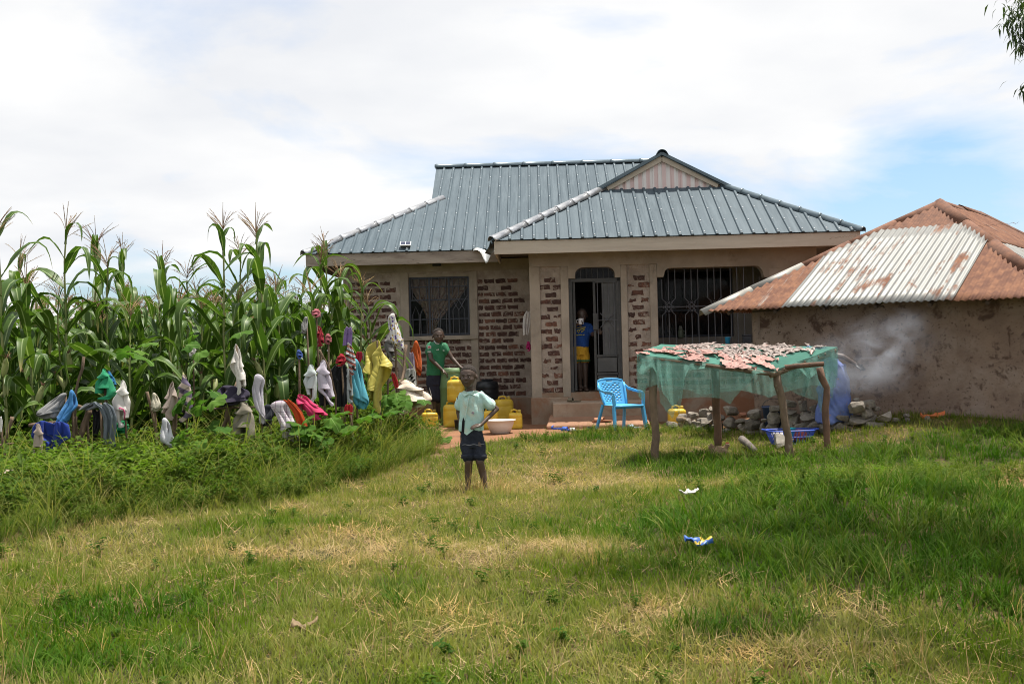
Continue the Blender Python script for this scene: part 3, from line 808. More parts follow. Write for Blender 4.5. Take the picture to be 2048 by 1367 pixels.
caps((PE0 + .02, PF + .02, ZP), (PE0 + pt, PF + pt, ZP + pt * TANR), .075, m_cap)
caps((PE1 - .02, PF + .02, ZP), (PE1 - pt, PF + pt, ZP + pt * TANR), .06, m_capb)
caps((gcx, PF + pt - .12, gzt), (gcx, PF + 5.3, gzt), .085, m_capb, .6)
for s in (-1, 1):
    e_ = gx0 - .12 if s < 0 else gx1 + .12
    mb = MB(); mb.bar((e_, PF + pt - .06, gzb - .01), (gcx, PF + pt - .06, gzt + .03), .05, .07); mb.build('verge_trim', m_capb, house)
# fascia boards, soffit
FH = .2
mb = MB(); mb.box((PE0 + .04, PF + .03, ZP - .03 - FH), (PE1 - .04, PF + .06, ZP - .012)); bevel(mb.build('fascia_board', m_wood, house), .004)
mb = MB(); mb.box((PE0 + .05, PF + .061, ZP - .03 - FH), (PE0 + .08, MF + .03, ZP - .012)); mb.build('fascia_board', m_wood, house)
mb = MB(); mb.box((PE1 - .08, PF + .061, ZP - .03 - FH), (PE1 - .05, MF + 2, ZP - .012)); mb.build('fascia_board', m_wood, house)
m_wood2 = simple('weathered_fascia_timber', (.36, .30, .245), (.27, .22, .18), 3, .9, .5, 14, stretch=(.5, 1, 3), spots=[((.06, .05, .045), 9, .6, .68), ((.2, .15, .12), 4, .5, .7)])
mb = MB(); mb.box((ME0 + .04, MF + .03, ZE - .03 - FH), (PE0 + .04, MF + .06, ZE - .012)); bevel(mb.build('fascia_board', m_wood2, house), .005)
mb = MB(); mb.box((ME0 + .05, MF + .061, ZE - .03 - FH), (ME0 + .08, MF + 7.9, ZE - .012)); mb.build('fascia_board', m_wood2, house)
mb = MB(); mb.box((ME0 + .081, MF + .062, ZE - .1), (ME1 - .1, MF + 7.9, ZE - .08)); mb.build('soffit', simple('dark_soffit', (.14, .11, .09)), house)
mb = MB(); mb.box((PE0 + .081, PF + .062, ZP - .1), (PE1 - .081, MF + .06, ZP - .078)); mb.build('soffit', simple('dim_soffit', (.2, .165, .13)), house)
# valley flashing: bent galvanised end hanging below the eaves
vp = Vector((PE0 - .16, MF - .06, ZE - .02)); mb = MB()
mb.grid(lambda u, v: (PE0 - .42 + .46 * u, MF + .01 - .12 * v - .1 * u, ZE + .02 - .05 * u - v * (.05 + .2 * math.exp(-((u - .52) / .16) ** 2)) + .02 * math.sin(u * 9)), 12, 5)
solidify(mb.build('valley_flashing', simple('galvanised_flashing', (.6, .6, .58), (.45, .45, .43), 5, .4, metal=.6), house, smooth=True, fix=False), .004)
mb = MB(); mb.grid(lambda u, v: (PE0 - .03 + .03 * math.sin(v * 3) - .1 * v + .06 * u, PF + .1 + 1.4 * u * .3 + .5 * u, ZP + .01 - v * .2 + .03 * u), 6, 6)
solidify(mb.build('valley_flashing', m_capb, house, smooth=True, fix=False), .004)
# small lamp box under the eaves
lb = P(868, 525, MY); mb = MB(); mb.box((lb.x - .08, MY - .1, lb.z - .07), (lb.x + .08, MY - .036, lb.z + .05)); bevel(mb.build('junction_box', m_steel_b, house), .01)
# solar panel on the roof
sp = P(812, 491, MF + .28)
spo = thing('solar_panel', 'tiny solar panel with white frame lying on the metal roof above the window', 'solar panel', (sp.x, MF + .2, ZE + .2 * TANR + .04))
Mx = Matrix.Rotation(math.atan(TANR) + .05, 4, 'X')
w, hh = .1, .075
me = MB().box((-w, -hh, 0), (w, hh, .018)).mesh('frame', simple('white_plastic_frame', (.8, .8, .8), (.7, .7, .7)), fix=True); o = link('frame', me, spo); o.rotation_euler = Mx.to_euler(); bevel(o, .004)
m_cell = simple('solar_cell', (.03, .035, .07), (.04, .05, .09), 6, .15)
for s in (-1, 1):
    me = MB().box((s * w * .46 - w * .4, -hh * .8, .0181), (s * w * .46 + w * .4, hh * .8, .021)).mesh('cell', m_cell, fix=True); o = link('cell', me, spo); o.rotation_euler = Mx.to_euler()
me = MB().box((-w * .9, -hh * .9, -.04), (w * .9, hh * .9, 0)).mesh('bracket', m_steel); o = link('bracket', me, spo); o.rotation_euler = Mx.to_euler()

# ------------------------------------------------------------------ mud hut with rusty corrugated roof
K = .88
HC = Vector((3.1 * K, 18.3 * K, 0)); hd = Vector((.8, -.6, 0)); hu = Vector((.6, .8, 0))
HZ = CAMZ + .53 * K; HL = 5.33 * K; HA = 3.69 * K; HAP = CAMZ + 2.35 * K; RL = 2.2
hut = thing('mud_hut', 'mud-walled hut with rusty corrugated iron hip roof beside the stones', 'hut', (HC.x + 2.6, HC.y + .8, .1))
m_mud = simple('smeared_mud_plaster', (.25, .175, .13), (.19, .13, .098), 2.2, .97, 1.0, 9, spots=[((.27, .205, .165), 1.3, .46, .66), ((.09, .055, .04), 3.3, .56, .66), ((.30, .14, .09), 1.1, .62, .72), ((.11, .072, .055), 9, .56, .66), ((.085, .055, .042), 26, .58, .66)])
def H(u, v, z): q = HC + hd * u + hu * v; return (q.x, q.y, z)
o_ = .5; LV = 2 * HA + RL
mb = MB(); nu = 40; nz = 14
def wallgrid(fn):
    mb.grid(fn, nu, nz)
def hutwall(a, b_):
    ax, ay = a; bx, by = b_; nrm = Vector(((by - ay), -(bx - ax))).normalized()
    def fn(u, v):
        uu, vv = lerp(ax, bx, u), lerp(ay, by, u); d = .022 * mnoise.noise(Vector((u * 9, v * 4, ax + by))) + .008 * mnoise.noise(Vector((u * 40, v * 16, 3)))
        return H(uu + nrm.x * d, vv + nrm.y * d, lerp(-.1, HZ + .22, v))
    return fn
cs = [(o_, o_), (HL - o_, o_), (HL - o_, LV - o_), (o_, LV - o_)]
for i in range(4):
    mb = MB(); mb.grid(hutwall(cs[i], cs[(i + 1) % 4]), 44, 14); solidify(mb.build('wall', m_mud, hut, smooth=True, fix=False), .12, -1)
def rustmat(name, base, amount, stripes, rust1=(.105, .04, .022), rust2=(.22, .098, .048)):
    m, nt, out = newmat(name)
    b = N(nt, 'ShaderNodeBsdfPrincipled'); v1 = objvec(nt, (1, 1, 1)); v2 = objvec(nt, (7, .5, 1))
    f = mathn(nt, 'ADD', mathn(nt, 'MULTIPLY', noisen(nt, v1, 1.6, 9, .65, .3), 1 - stripes), mathn(nt, 'MULTIPLY', noisen(nt, v2, 1.5, 7, .65), stripes))
    f = rampn(nt, f, .62 - amount * .5, .70 - amount * .46)
    rust = mixc(nt, rampn(nt, noisen(nt, v1, 7, 8, .7), .35, .7), rust1, rust2)
    bs = mixc(nt, rampn(nt, noisen(nt, v2, 3, 6), .35, .65), base, tuple(x * .78 for x in base))
    nt.links.new(mixc(nt, f, bs, rust), b.inputs['Base Color'])
    r_ = mathn(nt, 'MULTIPLY_ADD', f, .4); r_.node.inputs[2].default_value = .5; nt.links.new(r_, b.inputs['Roughness'])
    nt.links.new(mathn(nt, 'SUBTRACT', .25, mathn(nt, 'MULTIPLY', f, .25)), b.inputs['Metallic'])
    nt.links.new(b.outputs[0], out.inputs[0]); return m
GALV = (.20, .20, .188)
m_ir = [rustmat('galvanised_iron', GALV, .2, .5), rustmat('streaked_iron', (.22, .205, .18), .55, .75), rustmat('rusted_iron', GALV, 1.0, .2), rustmat('rusted_dark_iron', GALV, .82, .4, (.10, .045, .028), (.2, .09, .05))]
WAV = .088
def corr(o3, ux, uy, prof, u0, u1, v0, v1, mi, lift, ragged=0):
    """corrugated sheet from u0 to u1 along the eaves, v0..v1 up the slope, cut at prof(u)"""
    ux, uy = Vector(ux).normalized(), Vector(uy).normalized(); un = ux.cross(uy).normalized()
    mb = MB(); n = max(4, int((u1 - u0) / WAV * 6)); rowsN = 7
    for i in range(n + 1):
        u = lerp(u0, u1, i / n); top = min(v1, prof(u)); top = max(top, v0 + .002)
        b0 = v0 + (random.uniform(-ragged, ragged) if ragged else 0)
        for j in range(rowsN + 1):
            v = lerp(b0, top, j / rowsN)
            mb.v.append(Vector((u, v, .011 * math.cos(2 * math.pi * u / WAV) + lift + .012 * mnoise.noise(Vector((u * .8, v * .8, lift * 50))))))
    for i in range(n):
        for j in range(rowsN):
            a = i * (rowsN + 1) + j; mb.f.append((a, a + rowsN + 1, a + rowsN + 2, a + 1)); mb.m.append(0)
    mat = Matrix((ux, uy, un)).transposed().to_4x4(); mat.translation = Vector(o3) - org(hut)
    o = link('roof_sheet', mb.mesh('roof_sheet', m_ir[mi], smooth=True), hut); o.matrix_local = mat; solidify(o, .003)
ra = math.hypot(HA, HAP - HZ)     # slope length of the hip end
upv = (hu * HA + Vector((0, 0, HAP - HZ)))
prof = lambda u: ra * (1 - abs(u - HL / 2) / (HL / 2))
O1 = Vector(H(0, 0, HZ))
cuts = [0, .55, 1.05, 1.85, 2.62, 3.36, 3.62, HL]
idx = [2, 1, 0, 0, 0, 0, 2]
vt = ra * .72
cuts = [(.0, .52, 2), (.5, 1.2, 1), (1.17, 1.82, 0), (1.78, 2.45, 0), (2.42, 3.08, 0), (3.05, 3.42, 0), (3.39, HL, 2)]
for i, (a, b_, mi) in enumerate(cuts):
    corr(O1, hd, upv, prof, a, b_, -.02, vt if mi == 0 else ra, mi, .004 * (i % 3) + (.012 if mi == 0 else 0), .006)
corr(O1, hd, upv, prof, 1.0, HL - 1.0, vt - .12, ra, 3, .0, .02)
# long right side, left side and back
upr = (-hd * (HL / 2) + Vector((0, 0, HAP - HZ))); rs = upr.length
def profL(u): return rs * min(1, u / HA, (LV - u) / HA)
for i in range(10):
    a = i * LV / 10; corr(Vector(H(HL, 0, HZ)), hu, upr, profL, a, a + LV / 10 + .04, -.02, rs * .55, [1, 0, 0, 0, 0, 1, 2, 1, 0, 2][i], .004 * (i % 3))
    corr(Vector(H(HL, 0, HZ)), hu, upr, profL, a, a + LV / 10 + .04, rs * .5, rs, [2, 2, 1, 2, 1, 2, 3, 2, 1, 2][i], .012 + .004 * (i % 3), .02) if profL(a + LV / 20) > rs * .55 else None
upl = (hd * (HL / 2) + Vector((0, 0, HAP - HZ)))
for i in range(6):
    a = i * LV / 6; corr(Vector(H(0, LV, HZ)), -hu, upl, profL, a, a + LV / 6 + .03, -.02, rs, [1, 2, 1, 3, 2, 1][i], .004 * (i % 3))
upb = (-hu * HA + Vector((0, 0, HAP - HZ)))
corr(Vector(H(HL, LV, HZ)), -hd, upb, prof, 0, HL, -.02, ra, 2, 0)
def hutcap(p, q, m, r=.09, seg=1.0):
    p, q = Vector(p), Vector(q); d = q - p; n = max(1, round(d.length / seg)); t = d.normalized(); side = t.cross(Vector((0, 0, 1))).normalized(); up = side.cross(t)
    for i in range(n):
        a = p + d * (i / n) - t * .05; b_ = p + d * ((i + 1) / n); mb = MB()
        for c in (a, b_):
            j = random.uniform(-.01, .01)
            for w, hgt in ((-r * 1.25, -.05), (-r * .5, .022), (0, .045), (r * .5, .022), (r * 1.25, -.05)): mb.v.append(c + side * w + up * (hgt + j + .01 * (i % 2)))
        for j in range(4): mb.f.append((j, j + 1, j + 6, j + 5)); mb.m.append(0)
        solidify(mb.build('ridge_cap', m if not isinstance(m, list) else m[min(i, len(m) - 1)], hut, smooth=True, fix=False), .003)
AP = H(HL / 2, HA, HAP)
m_galvcap = simple('pale_galvanised_cap', (.27, .26, .235), (.2, .19, .17), 4, .5, metal=.3, spots=((.2, .08, .04), 4, .62, .7))
hutcap(H(0, 0, HZ), AP, [m_galvcap, m_galvcap, m_ir[3], m_ir[3], m_ir[3], m_ir[3]], .075, .85)
hutcap(H(HL, 0, HZ), AP, m_ir[3], .1, 1.2)
hutcap(AP, H(HL / 2, HA + RL, HAP), m_ir[2], .1, 1.1)
hutcap(H(HL, LV, HZ), H(HL / 2, HA + RL, HAP), m_ir[3], .09, 1.2)
m_pole = simple('dark_roof_pole', (.09, .065, .05), (.06, .045, .035), 6, .9, .5)
for i in range(7):     # rafter ends under the eaves
    u = lerp(.35, HL - .2, i / 6); mb = MB(); mb.tube([H(u, .06, HZ - .045), H(u, 1.0, HZ + .27)], .028, 6); mb.build('rafter', m_pole, hut)
mb = MB(); mb.box((0, 0, 0), (1, 1, 1)); 
ce = MB(); ce.add([H(o_, o_, HZ - .02), H(HL - o_, o_, HZ - .02), H(HL - o_, LV - o_, HZ - .02), H(o_, LV - o_, HZ - .02)], [(0, 1, 2, 3)]); solidify(ce.build('ceiling', m_pole, hut), .02)
# ------------------------------------------------------------------ scattered ground cover (uncountable)
def scatter(name, pts, sources, kind_attr=True):
    """pts: (x, y, z, rotz, tilt, scale, dry, index); one object whose geometry nodes put a tuft on every point"""
    me = bpy.data.meshes.new(name); me.from_pydata([p[:3] for p in pts], [], [])
    def fl(n, vals, t='FLOAT'):
        a = me.attributes.new(n, t, 'POINT'); a.data.foreach_set('value' if t != 'FLOAT_VECTOR' else 'vector', vals)
    fl('rot', [c for p in pts for c in (p[4] * math.cos(p[3] * 3.7), p[4] * math.sin(p[3] * 5.1), p[3])], 'FLOAT_VECTOR')
    fl('scl', [p[5] for p in pts]); fl('dry', [p[6] for p in pts]); fl('idx', [p[7] for p in pts], 'INT')
    cl = bpy.data.collections.new(name + '_tufts')
    for i, s in enumerate(sources):
        so = bpy.data.objects.new('%s_tuft_%02d' % (name, i), s); cl.objects.link(so)
    ng = bpy.data.node_groups.new(name + '_scatter', 'GeometryNodeTree')
    ng.interface.new_socket('Geometry', in_out='INPUT', socket_type='NodeSocketGeometry')
    ng.interface.new_socket('Geometry', in_out='OUTPUT', socket_type='NodeSocketGeometry')
    gi = ng.nodes.new('NodeGroupInput'); go = ng.nodes.new('NodeGroupOutput')
    ip = ng.nodes.new('GeometryNodeInstanceOnPoints'); ci = ng.nodes.new('GeometryNodeCollectionInfo')
    ci.inputs['Collection'].default_value = cl; ci.inputs['Separate Children'].default_value = True; ci.inputs['Reset Children'].default_value = True
    def na(n, t):
        a = ng.nodes.new('GeometryNodeInputNamedAttribute'); a.data_type = t; a.inputs[0].default_value = n; return a.outputs[0]
    L_ = ng.links.new
    L_(gi.outputs[0], ip.inputs['Points']); L_(ci.outputs[0], ip.inputs['Instance']); ip.inputs['Pick Instance'].default_value = True
    L_(na('idx', 'INT'), ip.inputs['Instance Index'])
    er = ng.nodes.new('FunctionNodeEulerToRotation'); L_(na('rot', 'FLOAT_VECTOR'), er.inputs[0]); L_(er.outputs[0], ip.inputs['Rotation'])
    L_(na('scl', 'FLOAT'), ip.inputs['Scale']); L_(ip.outputs[0], go.inputs[0])
    o = bpy.data.objects.new(name, me); col.objects.link(o)
    md = o.modifiers.new('scatter', 'NODES'); md.node_group = ng
    return o
def blade(mb, base, h, w, lean, az, bend, seg=3):
    """a curved, tapering grass blade"""
    b0 = len(mb.v); d = Vector((math.cos(az), math.sin(az), 0)); s = Vector((-d.y, d.x, 0))
    p = Vector(base); th = lean
    for i in range(seg + 1):
        t = i / seg; ww = w * (1 - t ** 1.6) * .5 + .0004
        mb.v += [p - s * ww, p + s * ww]
        p = p + (d * math.sin(th) + Vector((0, 0, math.cos(th)))) * (h / seg); th += bend / seg
    for i in range(seg): a = b0 + 2 * i; mb.f.append((a, a + 1, a + 3, a + 2)); mb.m.append(0)
m_grass = leafmat('lawn_grass_blades', (.065, .115, .013), (.15, .20, .03), (.36, .285, .125), trans=.36, rough=.8, spec=.05)
m_lush = leafmat('lush_grass_blades', (.028, .08, .007), (.095, .165, .018), (.34, .27, .10), trans=.3, rough=.75, spec=.06)
m_straw = leafmat('dry_straw', (.36, .28, .145), (.45, .36, .20), (.29, .19, .10), trans=.25, rough=.85, spec=.05)
m_weed = leafmat('weed_leaves', (.04, .092, .013), (.08, .135, .017), (.17, .16, .045), trans=.36, rough=.7, spec=.08)
m_bright = leafmat('bright_weed_leaves', (.085, .165, .02), (.125, .21, .028), (.22, .21, .05), trans=.4, rough=.7, spec=.08)
def tuft(seed, n, hmin, hmax, w, spread, mat, leanmax=.7, bend=1.0, seg=3, seed_heads=0):
    r = random.Random(seed); mb = MB()
    for i in range(n):
        a = r.uniform(0, 6.283); q = spread * math.sqrt(r.random())
        blade(mb, (q * math.cos(a), q * math.sin(a), -.01), r.uniform(hmin, hmax), w * r.uniform(.7, 1.3), r.uniform(.05, leanmax), a + r.uniform(-1, 1), r.uniform(.2, bend), seg)
    me = mb.mesh('tuft', mat); return me
def straw(seed, n, L_, mat):
    r = random.Random(seed); mb = MB()
    for i in range(n):
        a = r.uniform(0, 6.283); x, y = r.uniform(-.09, .09), r.uniform(-.09, .09)
        blade(mb, (x, y, r.uniform(.003, .03)), r.uniform(.4, 1) * L_, .005, r.uniform(1.15, 1.55), a, r.uniform(-.1, .35), 3)
    return mb.mesh('tuft', mat)
def leafcard(mb, c, d, up, L_, w, fold=.25, attr=None):
    """pointed leaf of four faces with a fold along its middle"""
    d = Vector(d).normalized(); s = d.cross(Vector(up)).normalized(); u = s.cross(d); c = Vector(c); b0 = len(mb.v)
    m1 = c + d * L_ * .38 + u * L_ * .05; 
    mb.v += [c, m1 - s * w / 2 + u * w * fold, m1, m1 + s * w / 2 + u * w * fold, c + d * L_ - u * L_ * .18]
    mb.f += [(b0, b0 + 2, b0 + 1), (b0, b0 + 3, b0 + 2), (b0 + 1, b0 + 2, b0 + 4), (b0 + 2, b0 + 3, b0 + 4)]; mb.m += [0] * 4
def weed(seed, h, nst, nl, L_, w, mat):
    r = random.Random(seed); mb = MB()
    for k in range(nst):
        az = r.uniform(0, 6.28); ln = r.uniform(.1, .65); hh = h * r.uniform(.6, 1.1)
        d = Vector((math.cos(az) * math.sin(ln), math.sin(az) * math.sin(ln), math.cos(ln)))
        blade(mb, (0, 0, 0), hh, .006, ln, az, .1, 2)
        for i in range(nl):
            t = r.uniform(.25, 1); a2 = r.uniform(0, 6.28); e = r.uniform(-.2, .7)
            leafcard(mb, d * hh * t + Vector((r.uniform(-.02, .02), r.uniform(-.02, .02), 0)), (math.cos(a2) * math.cos(e), math.sin(a2) * math.cos(e), math.sin(e)), (0, 0, 1), L_ * r.uniform(.6, 1.2), w * r.uniform(.7, 1.2))
    return mb.mesh('tuft', mat)
def seedgrass(seed, n, h, mat):
    """arching grass with drooping seed spikes"""
    r = random.Random(seed); mb = MB()
    for i in range(n):
        a = r.uniform(0, 6.283); hh = h * r.uniform(.6, 1.1); q = .05 * r.random()
        blade(mb, (q * math.cos(a), q * math.sin(a), 0), hh, .007, r.uniform(.05, .5), a, r.uniform(.7, 2.0), 5)
    return mb.mesh('tuft', mat)

GR = [tuft(i, 15, .045, .10, .0062, .06, m_grass, .9, 1.0) for i in range(5)]                 # 0-4 short lawn
GR += [tuft(20 + i, 14, .07, .19, .0085, .055, m_lush, .9, 1.8) for i in range(4)]               # 5-8 longer
GR += [tuft(40 + i, 18, .12, .30, .011, .08, m_lush, .8, 2.2, 4) for i in range(4)]            # 9-12 lush clumps
GR += [straw(60 + i, 12, .16, m_straw) for i in range(4)]                                     # 13-16 straw
GR_STALK = None
GR += [weed(70 + i, .13, 4, 6, .06, .03, m_weed) for i in range(3)]                           # 17-19 low weeds
GR += [tuft(170 + i, 5, .12, .26, .0035, .05, m_straw, .5, 1.4, 4) for i in range(4)]          # 20-23 thin seeding stalks
rg = random.Random(11)
def in_view(x, y, m=.3): return abs(x) < y * .455 + m
def nz(x, y, s, o=0): return mnoise.noise(Vector((x * s, y * s, o)))
def lushness(x, y):
    v = 1.15 * gauss(x, y, 2.6, 7.2, 1.35, 1.3) + 1.1 * gauss(x, y, 3.9, 6.6, 1.6, 2.2) + .9 * gauss(x, y, 2.2, 9.3, 1.0, 1.1) + .75 * gauss(x, y, 3.4, 9.6, 1.1, .9)
    v += .75 * gauss(x, y, 1.95, 13.3, .9, .5) + .7 * gauss(x, y, 3.0, 12.6, 1.6, .8) + .8 * gauss(x, y, 4.5, 12.9, 1.6, .5) + .6 * gauss(x, y, 6.2, 13.0, 1.2, .9)
    v += .45 * gauss(x, y, -2.2, 6.3, 1.0, .6) + .45 * gauss(x, y, -1.9, 5.2, .8, .4) + .7 * gauss(x, y, 1.0, 16.0, .8, .5) + .5 * gauss(x, y, 1.05, 5.6, .35, .22) + .35 * gauss(x, y, .7, 8.6, .8, .8)
    return v + .32 * nz(x, y, .8, 5)
def dryness(x, y):
    v = .26 + .6 * nz(x, y, .75, 9) + .42 * nz(x, y, 2.2, 2)
    v += .6 * gauss(x, y, -1.2, 8.0, 1.6, .42) + .5 * gauss(x, y, .6, 7.7, 1.4, .4) + .5 * gauss(x, y, .5, 12.4, 1.8, 1.2) + .3 * gauss(x, y, 1.2, 14.8, .9, .6) + .45 * gauss(x, y, 1.1, 5.0, .8, .35) + .2 * gauss(x, y, -.5, 10.2, 1.6, 1.0)
    v += .5 * gauss(x, y, 5.2, 10.9, 1.4, .9)
    return max(0, min(1, v - .55 * max(0, lushness(x, y))))
pts = []
y = 4.3
while y < 18.2:
    step = .055 + .0055 * max(0, y - 5)
    x = -y * .455 - .4
    while x < y * .455 + .4:
        px, py = x + rg.uniform(-.5, .5) * step, y + rg.uniform(-.5, .5) * step
        x += step
        bare = bareness(px, py)
        if bare > .3 + .5 * rg.random() and rg.random() < .97:
            continue
        if px < bank_edge(py) - .1 or py > yard_edge(px) + .5: continue
        lu, dr = lushness(px, py), dryness(px, py)
        far = 1 + .04 * max(0, py - 6)
        if lu > .35 and rg.random() < .36 + .28 * nz(px, py, 3.1, 88): continue
        if lu > .5 + .25 * rg.random() and rg.random() < .38 + .5 * nz(px, py, 2.6, 77): k = rg.choice((9, 10, 11, 12)); s = rg.uniform(.5, 1.0) * (1 + .5 * nz(px, py, 1.9, 55)); dd = .25 * rg.random() ** 2
        elif lu > .22 + .3 * rg.random(): k = rg.choice((5, 6, 7, 8)); s = rg.uniform(.6, 1.15); dd = .45 * dr * rg.random()
        elif dr > .42 + .75 * rg.random() or rg.random() < .07: k = rg.choice((13, 14, 15, 16)); s = rg.uniform(.6, 1.2); dd = rg.random() * .7
        elif rg.random() < .008: k = rg.choice((17, 18, 19)); s = rg.uniform(.5, .9); dd = 0
        elif rg.random() < .06: k = rg.choice((5, 6, 7, 8)); s = rg.uniform(.5, .9); dd = dr * .6
        else: k = rg.choice((0, 1, 2, 3, 4)); s = rg.uniform(.65, 1.3); dd = min(1, dr * rg.uniform(.4, 1.5))
        pts.append((px, py, gz(px, py), rg.uniform(0, 6.28), rg.uniform(0, .2), s * far ** .5, dd, k))
        if rg.random() < .07: pts.append((px + .02, py, gz(px, py), rg.uniform(0, 6.28), .1, rg.uniform(.5, 1.1), rg.random(), rg.choice((20, 21, 22, 23))))
    y += step
for _ in range(60):      # grass round the child's feet
    px, py = rg.gauss(-.33, .16), rg.uniform(10.95, 11.4)
    pts.append((px, py, gz(px, py), rg.uniform(0, 6.28), .15, rg.uniform(.9, 1.5), rg.uniform(.3, .9), rg.choice((0, 1, 2, 3, 4, 20, 21))))
tag(scatter('lawn_grass', pts, GR), 'short patchy green and straw-coloured grass covering the foreground', 'grass', kind='stuff')
print('lawn', len(pts))

# weed bank on the left and the leafy undergrowth below the maize
BK = [seedgrass(i, 16, .42, m_lush) for i in range(4)]                     # 0-3
BK += [seedgrass(30 + i, 14, .5, m_grass) for i in range(3)]                # 4-6 yellower
BK += [weed(90 + i, .34, 6, 12, .065, .03, m_weed) for i in range(4)]        # 7-10
BK += [weed(120 + i, .30, 6, 12, .06, .032, m_bright) for i in range(3)]       # 11-13
BK += [weed(140 + i, .55, 5, 11, .15, .10, m_weed) for i in range(4)]         # 14-17 broad bean-like leaves
pts = []
def bank_h(x, y):
    d = bank_edge(y) - x
    return sstep(-.05, .9, d)
y = 6.2
while y < 17.6:
    step = .105
    x = max(-y * .47 - .5, -9)
    while x < bank_edge(y) + .1:
        px, py = x + rg.uniform(-.5, .5) * step, y + rg.uniform(-.5, .5) * step
        x += step
        if py > 16.2 and px > -1.9: continue
        d = bank_edge(py) - px
        back = py > 13.2 + .9 * sstep(-5, -1.5, px) * 2.2
        if back and px <= -2.3 and rg.random() < .45: continue
        h = (.72 + .55 * bank_h(px, py)) * interp([(9, 1.0), (10.5, 1.08), (12.3, 1.25), (14, 1.6)], py)
        nn = nz(px, py, .9, 31); u = rg.random()
        if d < .55 or (nn > .0 and d < 1.2): k = rg.choice((0, 1, 2, 3, 4, 5, 6)) if u < .85 else rg.choice((7, 8))
        elif (nz(px, py, .7, 17) > .3 and u < .5) or gauss(px, py, -4.3, 11.2, 1.1, .9) > .5: k = rg.choice((11, 12, 13)) if u < .7 else rg.choice((7, 8, 9))
        elif back and px > -2.3: k = rg.choice((0, 1, 4, 7, 8, 9, 10)); h = rg.uniform(.9, 1.35)
        elif back: k = rg.choice((14, 15, 16, 17)) if u < .7 else rg.choice((7, 8, 9, 10)); h = rg.uniform(.7, 1.0)
        else: k = rg.choice((7, 8, 9, 10)) if u < .45 else rg.choice((0, 1, 4, 5, 6))
        pts.append((px, py, gz(px, py) - .02, rg.uniform(0, 6.28), rg.uniform(0, .3), h * rg.uniform(.75, 1.15), max(0, min(1, .25 * rg.random() + (.35 * rg.random() if k in (4, 5, 6) else 0))), k))
    y += step
for _ in range(2600):       # undergrowth below the maize, all the way back
    px, py = rg.uniform(-11, -2.2), rg.uniform(14.0, 23.5)
    if not in_view(px, py, .8) or (px > -4.3 and py > 20.0): continue
    pts.append((px, py, gz(px, py), rg.uniform(0, 6.28), rg.uniform(0, .25), rg.uniform(.8, 1.5), .15 * rg.random(), rg.choice((14, 15, 16, 17))))
for cx, cy, n in ((.55, 15.9, 50), (1.25, 16.6, 40), (1.7, 16.8, 60), (2.6, 16.7, 60), (6.0, 13.4, 60), (4.2, 12.9, 60), (5.0, 13.2, 40)):
    for _ in range(n):
        px, py = cx + rg.gauss(0, .3), cy + rg.gauss(0, .16)
        pts.append((px, py, gz(px, py), rg.uniform(0, 6.28), rg.uniform(0, .3), rg.uniform(.28, .5), .25 * rg.random(), rg.choice((0, 1, 2, 3, 5, 6, 7, 8))))
for cx, cy, n in ((3.2, 10.2, 110), (3.8, 10.6, 110), (2.6, 10.6, 60), (4.3, 11.2, 70), (2.6, 9.2, 40)):
    for _ in range(n):
        px, py = cx + rg.gauss(0, .4), cy + rg.gauss(0, .3)
        pts.append((px, py, gz(px, py), rg.uniform(0, 6.28), rg.uniform(0, .35), rg.uniform(.35, .75), .35 * rg.random(), rg.choice((0, 1, 5, 6, 7, 8, 9, 10, 11))))
tag(scatter('weed_bank', pts, BK), 'tangled bank of tall grass and leafy weeds below the drying laundry', 'weeds', kind='stuff')
print('bank', len(pts))

